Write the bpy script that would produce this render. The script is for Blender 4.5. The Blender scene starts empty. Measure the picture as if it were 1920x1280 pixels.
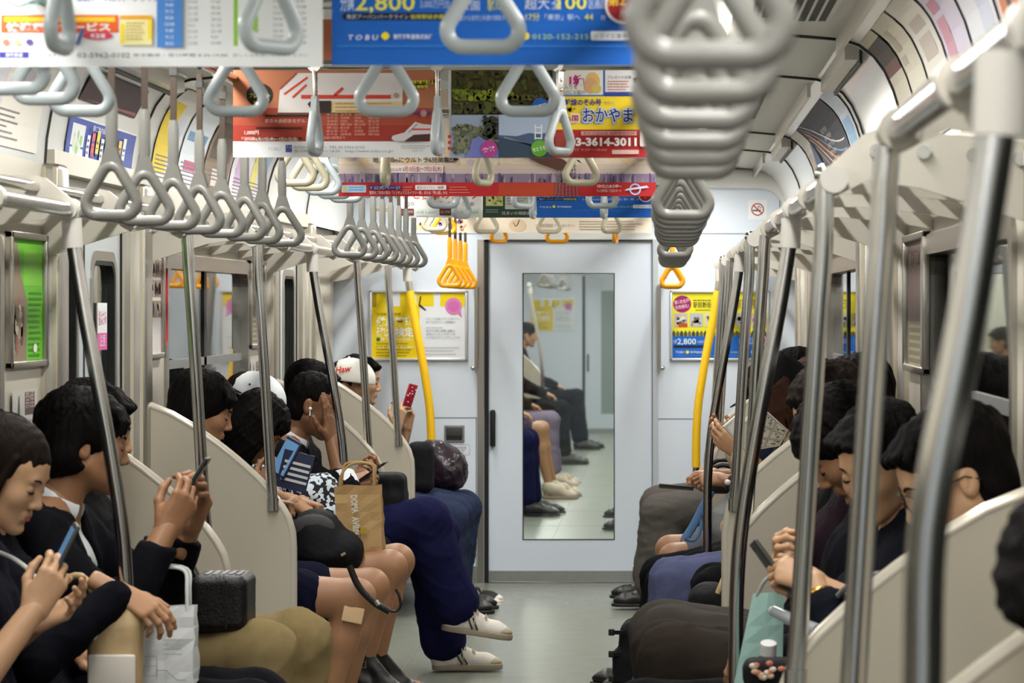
import bpy, bmesh, math, random
import numpy as np
from mathutils import Vector, Matrix

SC = bpy.context.scene
COL = SC.collection
rnd = random.Random(7)

# ------------------------------------------------------------------ camera, world, light, exposure
F_PX, VPU, VPV = 6019.0, 1248.0, 575.0
CX, CZ = 0.517, 1.47
cam_data = bpy.data.cameras.new('camera')
cam = bpy.data.objects.new('camera', cam_data)
COL.objects.link(cam)
cam.location = (CX, 0.0, CZ)
cam.rotation_euler = (math.pi / 2, 0, 0)
cam_data.sensor_width = 36.0
cam_data.lens = F_PX / 1920 * 36.0
cam_data.shift_x = -(VPU - 960) / 1920
cam_data.shift_y = -(640 - VPV) / 1920
cam_data.clip_start = 0.05
cam_data.dof.use_dof = True
cam_data.dof.focus_distance = 10.8
cam_data.dof.aperture_fstop = 11.0
SC.camera = cam

SC.view_settings.view_transform = 'Standard'
SC.view_settings.look = 'None'
SC.view_settings.gamma = 1.0
SC.view_settings.use_curve_mapping = False
SC.view_settings.exposure = -0.45

world = bpy.data.worlds.new('tunnel_dark')
SC.world = world
world.use_nodes = True
world.node_tree.nodes['Background'].inputs[0].default_value = (0.02, 0.024, 0.03, 1)
world.node_tree.nodes['Background'].inputs[1].default_value = 0.3


def area_light(name, loc, sx, sy, power, color):
    l = bpy.data.lights.new(name, 'AREA')
    l.shape = 'RECTANGLE'
    l.size, l.size_y = sx, sy
    l.energy = power
    l.color = color
    o = bpy.data.objects.new(name, l)
    o.location = loc
    COL.objects.link(o)
    return o


LAMP_X = 0.66
LAMP_SPANS = [(-1.6, 0.4), (0.7, 3.5), (3.9, 5.45), (5.7, 8.5), (8.8, 10.2), (10.5, 13.3), (13.7, 15.0), (15.2, 16.8)]
NEXT_SPANS = [(18.8, 22.5), (23.0, 27.0), (27.5, 31.5), (32.0, 36.3)]
LAMP_COL = (1.0, 0.982, 0.935)
LAMP_W = 14.0
for y0, y1 in LAMP_SPANS + NEXT_SPANS:
    for s in (-1, 1):
        area_light('lamp_glow', (s * LAMP_X, (y0 + y1) / 2, 2.135), 0.07, y1 - y0, LAMP_W * (1.35 if 13 < y0 < 18 else 1.0) * (y1 - y0), LAMP_COL)


def P(u, v, y):
    """A point of the carriage: y metres down the car, seen at pixel (u, v) of the 1920x1280 frame."""
    return Vector((CX + (u - VPU) * y / F_PX, y, CZ + (VPV - v) * y / F_PX))


# ------------------------------------------------------------------ materials
MATS = {}


def srgb(c):
    if isinstance(c, str):
        c = tuple(int(c[i:i + 2], 16) for i in (0, 2, 4))
    r = []
    for x in c[:3]:
        x = x / 255.0
        r.append(x / 12.92 if x <= 0.04045 else ((x + 0.055) / 1.055) ** 2.4)
    return tuple(r) + (1.0,)


def mat(name, color, rough=0.5, metal=0.0, bump=0.0, bscale=60.0, var=0.0, vscale=8.0, stretch=None, spec=0.5, sss=0.0,
        trans=0.0, emit=None, estr=0.0, coat=0.0, ior=1.45):
    if name in MATS:
        return MATS[name]
    m = bpy.data.materials.new(name)
    m.use_nodes = True
    nt = m.node_tree
    b = nt.nodes['Principled BSDF']
    c = srgb(color)
    b.inputs['Base Color'].default_value = c
    b.inputs['Roughness'].default_value = rough
    b.inputs['Metallic'].default_value = metal
    b.inputs['Specular IOR Level'].default_value = spec
    b.inputs['IOR'].default_value = ior
    if coat:
        b.inputs['Coat Weight'].default_value = coat
        b.inputs['Coat Roughness'].default_value = 0.08
    if sss:
        b.inputs['Subsurface Weight'].default_value = sss
        b.inputs['Subsurface Radius'].default_value = (1.0, 0.35, 0.2)
        b.inputs['Subsurface Scale'].default_value = 0.008
    if trans:
        b.inputs['Transmission Weight'].default_value = trans
    if emit:
        b.inputs['Emission Color'].default_value = srgb(emit)
        b.inputs['Emission Strength'].default_value = estr
    tc = None
    if bump or var:
        tc = nt.nodes.new('ShaderNodeTexCoord')
        mp = nt.nodes.new('ShaderNodeMapping')
        mp.inputs['Scale'].default_value = stretch or (1, 1, 1)
        nt.links.new(tc.outputs['Object'], mp.inputs['Vector'])
    if var:
        n = nt.nodes.new('ShaderNodeTexNoise')
        n.inputs['Scale'].default_value = vscale
        n.inputs['Detail'].default_value = 4
        nt.links.new(mp.outputs['Vector'], n.inputs['Vector'])
        mx = nt.nodes.new('ShaderNodeMix')
        mx.data_type = 'RGBA'
        mx.inputs['A'].default_value = tuple(max(0, x * (1 - var)) for x in c[:3]) + (1,)
        mx.inputs['B'].default_value = tuple(min(1, x * (1 + var)) for x in c[:3]) + (1,)
        nt.links.new(n.outputs['Fac'], mx.inputs['Factor'])
        nt.links.new(mx.outputs['Result'], b.inputs['Base Color'])
    if bump:
        n2 = nt.nodes.new('ShaderNodeTexNoise')
        n2.inputs['Scale'].default_value = bscale
        n2.inputs['Detail'].default_value = 3
        nt.links.new(mp.outputs['Vector'], n2.inputs['Vector'])
        bp = nt.nodes.new('ShaderNodeBump')
        bp.inputs['Strength'].default_value = bump
        bp.inputs['Distance'].default_value = 0.01
        nt.links.new(n2.outputs['Fac'], bp.inputs['Height'])
        nt.links.new(bp.outputs['Normal'], b.inputs['Normal'])
    MATS[name] = m
    return m


def flat(color, rough=0.55):
    """Printing ink of one colour."""
    key = color if isinstance(color, str) else '%02x%02x%02x' % tuple(color[:3])
    return mat('ink_' + key, color, rough, spec=0.35)


# ------------------------------------------------------------------ objects
def tag(o, label=None, cat=None, group=None, kind=None):
    if label:
        o['label'] = label
    if cat:
        o['category'] = cat
    if group:
        o['group'] = group
    if kind:
        o['kind'] = kind
    return o


def thing(name, label, cat, loc=(0, 0, 0), group=None, rz=0.0):
    o = bpy.data.objects.new(name, None)
    o.empty_display_size = 0.05
    o.location = loc
    o.rotation_euler = (0, 0, rz)
    COL.objects.link(o)
    return tag(o, label, cat, group)


def link_mesh(name, me, parent=None, keep_world=True):
    o = bpy.data.objects.new(name, me)
    COL.objects.link(o)
    if parent is not None:
        o.parent = parent
        if keep_world:
            M = Matrix.Identity(4)
            q = parent
            while q is not None:
                M = (Matrix.Translation(q.location) @ q.rotation_euler.to_matrix().to_4x4()) @ M
                q = q.parent
            inv = M.inverted()
            me.transform(inv)
    return o


def copy_tree(o, parent=None):
    c = o.copy()
    COL.objects.link(c)
    if parent is not None:
        c.parent = parent
    for ch in [x for x in COL.objects if x.parent == o]:
        copy_tree(ch, c)
    return c


class MB:
    """Collects shapes in world coordinates; build() links them as one mesh object."""

    def __init__(self):
        self.v, self.f, self.fm, self.fs, self.mats = [], [], [], [], []

    def slot(self, m):
        if m not in self.mats:
            self.mats.append(m)
        return self.mats.index(m)

    def add(self, verts, faces, m=None, smooth=False):
        o = len(self.v)
        s = self.slot(m) if m is not None else 0
        self.v.extend([tuple(p) for p in verts])
        for f in faces:
            self.f.append(tuple(i + o for i in f))
            self.fm.append(s)
            self.fs.append(smooth)
        return self

    def quad(self, a, b, c, d, m=None):
        return self.add([a, b, c, d], [(0, 1, 2, 3)], m)

    def box(self, x0, x1, y0, y1, z0, z1, m=None, bev=0.0, M=None):
        if bev <= 0:
            vs = [(x, y, z) for x in (x0, x1) for y in (y0, y1) for z in (z0, z1)]
            fs = [(0, 1, 3, 2), (4, 6, 7, 5), (0, 4, 5, 1), (2, 3, 7, 6), (0, 2, 6, 4), (1, 5, 7, 3)]
            if M is not None:
                vs = [M @ Vector(p) for p in vs]
            return self.add(vs, fs, m)
        bm = bmesh.new()
        bmesh.ops.create_cube(bm, size=1.0)
        for q in bm.verts:
            q.co = Vector(((x0 + x1) / 2 + q.co.x * (x1 - x0), (y0 + y1) / 2 + q.co.y * (y1 - y0), (z0 + z1) / 2 + q.co.z * (z1 - z0)))
        bmesh.ops.bevel(bm, geom=bm.edges[:], offset=bev, segments=3, affect='EDGES', profile=0.5)
        bm.verts.index_update()
        vs = [(M @ q.co if M is not None else q.co.copy()) for q in bm.verts]
        fs = [tuple(q.index for q in f.verts) for f in bm.faces]
        bm.free()
        return self.add(vs, fs, m, True)

    def tube(self, path, r, m=None, seg=10, closed=False, caps=True, flat_n=None, ry=None):
        """Round (or, with ry and flat_n, elliptical) tube along a path; r is a number or a list."""
        pts = [Vector(p) for p in path]
        n = len(pts)
        rs = r if isinstance(r, (list, tuple)) else [r] * n
        ring_v = []
        prev = None
        for i in range(n):
            if closed:
                t = (pts[(i + 1) % n] - pts[i - 1])
            else:
                t = pts[min(i + 1, n - 1)] - pts[max(i - 1, 0)]
            t.normalize()
            if flat_n is not None:
                a = Vector(flat_n)
                a = (a - t * a.dot(t)).normalized()
            elif prev is None:
                a = Vector((0, 0, 1)) if abs(t.z) < 0.9 else Vector((1, 0, 0))
                a = (a - t * a.dot(t)).normalized()
            else:
                a = (prev - t * prev.dot(t)).normalized()
            prev = a
            b = t.cross(a)
            rb = ry if ry is not None else 1.0
            for k in range(seg):
                th = 2 * math.pi * k / seg
                ring_v.append(pts[i] + a * (math.cos(th) * rs[i] * rb) + b * (math.sin(th) * rs[i]))
        fs = []
        for i in range(n if closed else n - 1):
            j = (i + 1) % n
            for k in range(seg):
                k2 = (k + 1) % seg
                fs.append((i * seg + k, i * seg + k2, j * seg + k2, j * seg + k))
        self.add(ring_v, fs, m, True)
        if caps and not closed:
            self.add([ring_v[k] for k in range(seg)], [tuple(reversed(range(seg)))], m)
            self.add([ring_v[(n - 1) * seg + k] for k in range(seg)], [tuple(range(seg))], m)
        return self

    def ball(self, c, r, m=None, seg=14, M=None):
        rx, ry, rz = r if isinstance(r, (tuple, list)) else (r, r, r)
        vs, fs = [], []
        nr = seg // 2
        for i in range(nr + 1):
            ph = math.pi * i / nr
            for k in range(seg):
                th = 2 * math.pi * k / seg
                p = Vector((math.sin(ph) * math.cos(th) * rx, math.sin(ph) * math.sin(th) * ry, math.cos(ph) * rz))
                if M is not None:
                    p = M @ p
                vs.append(p + Vector(c))
        for i in range(nr):
            for k in range(seg):
                k2 = (k + 1) % seg
                fs.append((i * seg + k, (i + 1) * seg + k, (i + 1) * seg + k2, i * seg + k2))
        return self.add(vs, fs, m, True)

    def prism(self, poly, d, m=None, smooth=False):
        """Closed polygon (world points, planar) pushed along vector d."""
        d = Vector(d)
        a = [Vector(p) for p in poly]
        n = len(a)
        self.add(a, [tuple(reversed(range(n)))], m)
        self.add([p + d for p in a], [tuple(range(n))], m)
        self.add(a + [p + d for p in a], [(i, (i + 1) % n, n + (i + 1) % n, n + i) for i in range(n)], m, smooth)
        return self

    def build(self, name, m=None, parent=None):
        me = bpy.data.meshes.new(name)
        me.from_pydata(self.v, [], self.f)
        ms = self.mats or [m]
        if self.mats and m is not None and m not in self.mats:
            ms = [m] + self.mats[1:]
        for q in ms:
            if q is not None:
                me.materials.append(q)
        me.polygons.foreach_set('material_index', self.fm)
        me.polygons.foreach_set('use_smooth', self.fs)
        me.update()
        bm = bmesh.new()
        bm.from_mesh(me)
        bmesh.ops.recalc_face_normals(bm, faces=bm.faces[:])
        bm.to_mesh(me)
        bm.free()
        return link_mesh(name, me, parent)


def arc(c, r, a0, a1, n, ax=(1, 0, 0), ay=(0, 0, 1)):
    ax, ay, c = Vector(ax), Vector(ay), Vector(c)
    return [c + ax * (r * math.cos(math.radians(a0 + (a1 - a0) * i / n))) + ay * (r * math.sin(math.radians(a0 + (a1 - a0) * i / n))) for i in range(n + 1)]


def smooth_path(pts, n=6, closed=False):
    """Catmull-Rom through points."""
    p = [Vector(q) for q in pts]
    out = []
    N = len(p)
    rng = range(N) if closed else range(N - 1)
    for i in rng:
        p0 = p[(i - 1) % N] if closed or i > 0 else p[i] * 2 - p[i + 1]
        p1, p2 = p[i], p[(i + 1) % N]
        p3 = p[(i + 2) % N] if closed or i + 2 < N else p2 * 2 - p1
        for k in range(n):
            t = k / n
            out.append(0.5 * ((2 * p1) + (p2 - p0) * t + (2 * p0 - 5 * p1 + 4 * p2 - p3) * t * t + (3 * p1 - p0 - 3 * p2 + p3) * t ** 3))
    if not closed:
        out.append(p[-1])
    return out


# ------------------------------------------------------------------ printed sheets: layers of ink on one flat mesh
_TEXT = {}


def text_mesh(s, bold):
    key = (s, bold)
    if key in _TEXT:
        return _TEXT[key]
    cu = bpy.data.curves.new('lettering', 'FONT')
    cu.body = s
    cu.size = 1.0
    cu.resolution_u = 2
    cu.offset = bold
    ob = bpy.data.objects.new('lettering', cu)
    me = bpy.data.meshes.new_from_object(ob)
    vs = [tuple(v.co) for v in me.vertices]
    fs = [tuple(p.vertices) for p in me.polygons]
    bpy.data.objects.remove(ob)
    bpy.data.curves.remove(cu)
    bpy.data.meshes.remove(me)
    _TEXT[key] = (vs, fs)
    return vs, fs


class Sheet:
    """Origin O at the lower left corner, U right, V up, N towards the reader; sizes in metres times s."""

    def __init__(self, O, U, V, s=1.0, bend=None):
        self.O, self.U, self.V = Vector(O), Vector(U).normalized(), Vector(V).normalized()
        self.N = self.U.cross(self.V)
        self.s = s
        self.mb = MB()
        self.k = 0
        self.bend = bend

    def pt(self, x, y, z):
        if self.bend:
            return self.bend(x * self.s, y * self.s, z)
        return self.O + self.U * (x * self.s) + self.V * (y * self.s) + self.N * z

    def lay(self, pts, faces, color, up=1):
        self.k += up
        z = 0.00025 * self.k
        self.mb.add([self.pt(x, y, z) for x, y in pts], faces, color if not isinstance(color, (str, tuple)) else flat(color))

    def rect(self, x, y, w, h, color, up=1, nx=1, ny=1):
        if self.bend and ny == 1:
            ny = max(2, int(h * self.s / 0.03))
        pts = [(x + w * i / nx, y + h * j / ny) for j in range(ny + 1) for i in range(nx + 1)]
        fs = [(j * (nx + 1) + i, j * (nx + 1) + i + 1, (j + 1) * (nx + 1) + i + 1, (j + 1) * (nx + 1) + i) for j in range(ny) for i in range(nx)]
        self.lay(pts, fs, color, up)

    def rrect(self, x, y, w, h, r, color, up=1):
        pts = []
        for cx, cy, a in ((x + w - r, y + h - r, 0), (x + r, y + h - r, 90), (x + r, y + r, 180), (x + w - r, y + r, 270)):
            for i in range(6):
                t = math.radians(a + 18 * i)
                pts.append((cx + r * math.cos(t), cy + r * math.sin(t)))
        self.lay(pts, [tuple(range(len(pts)))], color, up)

    def oval(self, x, y, rx, ry, color, n=28, up=1):
        pts = [(x + rx * math.cos(2 * math.pi * i / n), y + ry * math.sin(2 * math.pi * i / n)) for i in range(n)]
        self.lay(pts, [tuple(range(n))], color, up)

    def ring(self, x, y, r0, r1, color, n=32):
        pts = [(x + r * math.cos(2 * math.pi * i / n), y + r * math.sin(2 * math.pi * i / n)) for r in (r0, r1) for i in range(n)]
        self.lay(pts, [(i, (i + 1) % n, n + (i + 1) % n, n + i) for i in range(n)], color)

    def poly(self, pts, color, up=1):
        self.lay(pts, [tuple(range(len(pts)))], color, up)

    def line(self, pts, w, color):
        for (x0, y0), (x1, y1) in zip(pts, pts[1:]):
            dx, dy = x1 - x0, y1 - y0
            L = math.hypot(dx, dy) or 1
            nx, ny = -dy / L * w / 2, dx / L * w / 2
            self.lay([(x0 + nx, y0 + ny), (x0 - nx, y0 - ny), (x1 - nx, y1 - ny), (x1 + nx, y1 + ny)], [(0, 1, 2, 3)], color, 0)
        self.k += 1

    def text(self, x, y, size, s, color, bold=0.0, align='l', width=None, rot=0.0, up=1, slant=0.0):
        """Baseline left at (x, y); width squeezes the line to that length."""
        vs, fs = text_mesh(s, bold)
        if not vs:
            return
        x0 = min(p[0] for p in vs)
        x1 = max(p[0] for p in vs)
        k = size
        kx = size
        if width:
            kx = width / max(1e-6, x1 - x0)
        W = (x1 - x0) * kx
        off = {'l': 0, 'c': -W / 2, 'r': -W}[align]
        c, sn = math.cos(math.radians(rot)), math.sin(math.radians(rot))
        pts = []
        for p in vs:
            a, b = (p[0] - x0) * kx + off + slant * p[1] * k, p[1] * k
            pts.append((x + a * c - b * sn, y + a * sn + b * c))
        self.lay(pts, fs, color, up)

    def lines(self, x, y, w, n, pitch, h, color, seed=1, ragged=0.25, gap=True):
        """Rows of print too small to read: short dashes."""
        r = random.Random(seed)
        pts, fs = [], []
        for i in range(n):
            yy = y - i * pitch
            end = x + w * (1 - ragged * r.random())
            xx = x
            while xx < end:
                d = h * r.uniform(0.7, 2.6)
                e = min(end, xx + d)
                b = len(pts)
                pts += [(xx, yy), (e, yy), (e, yy + h), (xx, yy + h)]
                fs.append((b, b + 1, b + 2, b + 3))
                xx = e + h * r.uniform(0.25, 0.5) if gap else e
        self.lay(pts, fs, color)

    def blobs(self, x, y, w, h, n, rmin, rmax, colors, seed=1):
        r = random.Random(seed)
        for i in range(n):
            a = r.uniform(rmin, rmax)
            b = r.uniform(rmin, rmax)
            cx = r.uniform(x + a, x + w - a)
            cy = r.uniform(y + b, y + h - b)
            m = 9
            p0 = r.random() * 6.28
            pts = [(min(x + w, max(x, cx + a * (0.7 + 0.3 * r.random()) * math.cos(p0 + 2 * math.pi * k / m))), min(y + h, max(y, cy + b * (0.7 + 0.3 * r.random()) * math.sin(p0 + 2 * math.pi * k / m)))) for k in range(m)]
            self.lay(pts, [tuple(range(m))], r.choice(colors), 1 if i % 12 == 0 else 0)
        self.k += 1

    def build(self, name, parent=None, back=True, thick=0.0012):
        """A thin sheet of paper behind the ink."""
        return self.mb.build(name, None, parent)
# ------------------------------------------------------------------ palette
M_wall = mat('wall_laminate', (196, 190, 176), 0.42, var=0.03, vscale=3)
M_ceil = mat('ceiling_panel', (182, 181, 175), 0.55, var=0.02, vscale=2)
M_shoulder = mat('ceiling_shoulder', (222, 224, 222), 0.2)
M_end = mat('end_wall_laminate', (214, 224, 236), 0.38, bump=0.02, bscale=300)
M_floor = mat('floor_vinyl', (128, 132, 121), 0.26, var=0.10, vscale=9, bump=0.03, bscale=30)
M_floor2 = mat('floor_vinyl_speckled', (136, 140, 130), 0.3, var=0.12, vscale=14)
M_steel = mat('brushed_steel', (176, 172, 164), 0.33, metal=1.0, bump=0.03, bscale=40, stretch=(40, 40, 1))
M_chrome = mat('polished_steel', (196, 194, 190), 0.16, metal=1.0)
M_darksteel = mat('worn_steel', (150, 146, 138), 0.24, metal=1.0)
M_black = mat('black_rubber', (16, 16, 17), 0.55)
M_plate = mat('kick_plate', (150, 152, 150), 0.4, metal=0.6, var=0.15, vscale=14)
M_whiteplastic = mat('white_plastic', (226, 228, 226), 0.3)
M_grey = mat('grey_plastic', (120, 121, 120), 0.4)
M_dgrey = mat('dark_grey_plastic', (60, 60, 60), 0.45)
M_glass = mat('window_glass', (235, 245, 242), 0.02, trans=1.0, spec=0.5)
M_tube = mat('fluorescent_tube', (255, 255, 255), 0.4, emit=(255, 248, 232), estr=6.0)
M_seat = mat('seat_moquette', (96, 62, 70), 0.9, bump=0.25, bscale=220, var=0.25, vscale=90)
M_seatbase = mat('seat_base_panel', (120, 118, 112), 0.45, metal=0.3)

BANKS = [(0.6, 3.94), (5.42, 8.76), (10.24, 13.58), (15.06, 17.08)]
DOORS = [(3.94, 5.42), (8.76, 10.24), (13.58, 15.06)]
YE = 17.1


def structure(name, mb_or_obj, m=None, parent=None):
    o = mb_or_obj.build(name, m, parent) if isinstance(mb_or_obj, MB) else mb_or_obj
    if parent is None:
        o['kind'] = 'structure'
    return o


def ceil_z(x):
    return 2.20 + 0.045 * (1 - (x / 1.0) ** 2)


SHOULDER = [(1.0, 2.2), (1.045, 2.185), (1.085, 2.155), (1.115, 2.115), (1.14, 2.06), (1.158, 2.0), (1.17, 1.93), (1.175, 1.86)]


def profile_strip(mb, prof, y0, y1, m):
    n = len(prof)
    vs = [(x, y, z) for y in (y0, y1) for x, z in prof]
    mb.add(vs, [(i, i + 1, n + i + 1, n + i) for i in range(n - 1)], m, True)


# floor
mb = MB()
mb.box(-1.3, 1.3, -1.5, YE + 0.02, -0.06, 0.0, M_floor)
for x in (-0.55, 0.55):
    mb.box(x - 0.004, x + 0.004, -1.5, YE, 0.0, 0.0006, mat('floor_seam', (96, 98, 92), 0.5))
structure('floor', mb)

# ceiling with its two curved shoulders
mb = MB()
xs = [-1.0 + 0.1 * i for i in range(21)]
profile_strip(mb, [(x, ceil_z(x)) for x in xs], -1.5, YE + 0.02, M_ceil)
profile_strip(mb, [(x, ceil_z(x) + 0.05) for x in xs], -1.5, YE + 0.02, M_ceil)
for s in (-1, 1):
    profile_strip(mb, [(s * x, z) for x, z in SHOULDER], -1.5, YE + 0.02, M_shoulder)
structure('ceiling', mb)

# seams across the ceiling and slim metal rails along the edge of each shoulder
n_trim = 0
for y0, y1 in DOORS:
    for yy in (y0 - 0.02, y1 + 0.02):
        n_trim += 1
        mb = MB()
        path = [(-x, yy, z) for x, z in reversed(SHOULDER)] + [(x, yy, ceil_z(x)) for x in xs] + [(x, yy, z) for x, z in SHOULDER]
        mb.tube([(x, y, z - 0.002) for x, y, z in path], 0.006, mat('seam_black', (40, 38, 36), 0.6), seg=6)
        structure('trim_%d' % n_trim, mb)
for y0, y1 in BANKS:
    for s in (-1, 1):
        n_trim += 1
        mb = MB()
        mb.box(s * 0.985 - 0.006, s * 0.985 + 0.006, y0 + 0.25, y1 - 0.05, 2.155, 2.204, M_steel)
        structure('trim_%d' % n_trim, mb)
for y0, y1 in DOORS:
    for s in (-1, 1):
        n_trim += 1
        mb = MB()
        mb.box(s * 1.03 - 0.02, s * 1.03 + 0.02, y0 + 0.08, y1 - 0.05, 2.15, 2.196, M_steel)
        mb.box(s * 1.055 - 0.004, s * 1.055 + 0.004, y0 + 0.08, y1 - 0.05, 2.14, 2.18, M_black)
        structure('trim_%d' % n_trim, mb)


def rrect_yz(y0, y1, z0, z1, r, n=6):
    out = []
    for cy, cz, a in ((y1 - r, z1 - r, 0), (y0 + r, z1 - r, 90), (y0 + r, z0 + r, 180), (y1 - r, z0 + r, 270)):
        for i in range(n + 1):
            t = math.radians(a + 90 * i / n)
            out.append((cy + r * math.cos(t), cz + r * math.sin(t)))
    return out


def ring_panel(mb, x0, x1, outer, inner, m):
    """Plate with a rounded hole, lying in the y-z plane from x0 to x1."""
    n = len(outer)
    vs = [(x, a, b) for x in (x0, x1) for loop in (outer, inner) for a, b in loop]
    fs = []
    for i in range(n):
        j = (i + 1) % n
        fs.append((i, j, n + j, n + i))
        fs.append((2 * n + i, 3 * n + i, 3 * n + j, 2 * n + j))
        fs.append((i, 2 * n + i, 2 * n + j, j))
        fs.append((n + i, n + j, 3 * n + j, 3 * n + i))
    mb.add(vs, fs, m)


# side walls: laminate panels between the doors, steel jambs, a panel over each door
win_n = door_n = 0
for s, side in ((-1, 'left'), (1, 'right')):
    mb = MB()
    jm = M_steel
    for bi, (y0, y1) in enumerate(BANKS):
        X = 1.175 if bi < 3 else 1.25
        a, b = (y0 + 0.62, y1 - 0.62) if bi < 3 else (y0 + 0.5, y1 - 0.55)

        def bx(ya, yb, za, zb, m=M_wall, xa=X, xb=1.30):
            mb.box(min(s * xa, s * xb), max(s * xa, s * xb), ya, yb, za, zb, m)
        bx(y0, y1, 0.0, 0.93)
        bx(y0, y1, 1.62, 1.87)
        bx(y0, a, 0.93, 1.62)
        if bi < 3:
            bx(b, y1, 0.93, 1.62)
        else:
            bx(a, y1, 0.93, 1.62)
        if bi < 3:
            win_n += 1
            w = MB()
            outer = rrect_yz(a - 0.03, b + 0.03, 0.90, 1.65, 0.06)
            inner = rrect_yz(a + 0.02, b - 0.02, 0.95, 1.60, 0.05)
            ring_panel(w, s * 1.165, s * 1.24, outer, inner, M_steel)
            mid = (a + b) / 2
            w.box(min(s * 1.19, s * 1.21), max(s * 1.19, s * 1.21), mid - 0.03, mid + 0.03, 0.95, 1.60, M_black)
            w.box(min(s * 1.19, s * 1.21), max(s * 1.19, s * 1.21), a, b, 1.255, 1.285, M_grey)
            wo = structure('window_%d' % win_n, w)
            g = MB()
            g.box(min(s * 1.196, s * 1.202), max(s * 1.196, s * 1.202), a, b, 0.94, 1.61, M_glass)
            g.build('pane', None, wo)
    for di, (y0, y1) in enumerate(DOORS):
        mb.box(min(s * 1.15, s * 1.30), max(s * 1.15, s * 1.30), y0, y1, 1.84, 1.90, M_wall)
        mb.box(min(s * 1.19, s * 1.30), max(s * 1.19, s * 1.30), y0, y1, 1.80, 1.84, M_steel)
        # jambs, a stack of upright steel ribs each
        for ya, yb in ((y0 - 0.05, y0 + 0.09), (y1 - 0.09, y1 + 0.05)):
            mb.box(min(s * 1.125, s * 1.26), max(s * 1.125, s * 1.26), ya, yb, 0.0, 1.86, jm, bev=0.018)
            for q in range(3):
                mb.box(min(s * (1.135 + 0.03 * q), s * (1.145 + 0.03 * q)), max(s * (1.135 + 0.03 * q), s * (1.145 + 0.03 * q)), ya - 0.006, yb + 0.006, 0.0, 1.85, mat('jamb_cream', (196, 186, 164), 0.4))
        door_n += 1
        d = MB()
        mid = (y0 + y1) / 2
        root = None
        for k, (ya, yb) in enumerate(((y0 + 0.09, mid - 0.006), (mid + 0.006, y1 - 0.09))):
            d = MB()
            outer = rrect_yz(ya, yb, 0.02, 1.80, 0.002)
            inner = rrect_yz(ya + 0.115, yb - 0.115, 0.82, 1.62, 0.07)
            ring_panel(d, s * 1.205, s * 1.24, outer, inner, mat('door_leaf', (192, 200, 204), 0.35, metal=0.3))
            o2 = rrect_yz(ya + 0.095, yb - 0.095, 0.80, 1.64, 0.085)
            i2 = rrect_yz(ya + 0.125, yb - 0.125, 0.83, 1.61, 0.062)
            ring_panel(d, s * 1.200, s * 1.212, o2, i2, M_steel)
            o3 = rrect_yz(ya + 0.122, yb - 0.122, 0.827, 1.613, 0.065)
            i3 = rrect_yz(ya + 0.138, yb - 0.138, 0.843, 1.597, 0.055)
            ring_panel(d, s * 1.202, s * 1.23, o3, i3, M_black)
            if k == 0:
                d.box(min(s * 1.203, s * 1.238), max(s * 1.203, s * 1.238), yb - 0.004, yb + 0.016, 0.02, 1.80, M_black)
            if root is None:
                root = structure('door_%d' % door_n, d)
            else:
                d.build('leaf', None, root)
            g = MB()
            g.box(min(s * 1.222, s * 1.228), max(s * 1.222, s * 1.228), ya + 0.12, yb - 0.12, 0.82, 1.62, M_glass)
            g.build('pane', None, root)
        # black gap where the leaf slides into the wall
        mb.box(min(s * 1.20, s * 1.25), max(s * 1.20, s * 1.25), y1 - 0.11, y1 - 0.085, 0.0, 1.78, M_black)
    structure('wall_' + side, mb)
    # outer skin, so that nothing beyond the walls shows
    mb = MB()
    mb.box(min(s * 1.36, s * 1.40), max(s * 1.36, s * 1.40), -1.5, 37.6, -0.1, 2.3, mat('tunnel_wall', (30, 32, 34), 0.9))
    o = structure('wall_tunnel_' + side, mb)

# wall behind the camera
mb = MB()
mb.box(-1.3, 1.3, -1.56, -1.5, 0, 2.3, M_end)
structure('wall_back', mb)

# ------------------------------------------------------------------ far end wall and its sliding door
kx = YE / F_PX
EX = lambda u: CX + (u - VPU) * kx
EZ = lambda v: CZ + (VPV - v) * kx
DL, DR, DT = EX(908), EX(1223), EZ(449)
mb = MB()
mb.box(-1.28, DL, YE, YE + 0.06, 0, 2.3, M_end)
mb.box(DR, 1.28, YE, YE + 0.06, 0, 2.3, M_end)
mb.box(DL, DR, YE, YE + 0.06, DT, 2.3, M_end)
# rounded white surround in the corners
for s in (-1, 1):
    pts = [(s * 1.20, YE - 0.02, 1.62)] + [(s * (1.02 + 0.18 * math.cos(math.radians(a))), YE - 0.02, 1.97 + 0.18 * math.sin(math.radians(a))) for a in range(0, 91, 10)] + [(0, YE - 0.02, 2.16)]
    mb.tube(pts, 0.055, M_shoulder, seg=12)
# seams of the removable panels
sm = mat('panel_seam', (96, 104, 112), 0.6)


def seam(u0, v0, u1, v1, t=0.004):
    x0, x1, z0, z1 = EX(min(u0, u1)), EX(max(u0, u1)), EZ(max(v0, v1)), EZ(min(v0, v1))
    mb.box(x0 - t / 2, x1 + t / 2, YE - 0.0015, YE, z0 - t / 2, z1 + t / 2, sm)


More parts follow.
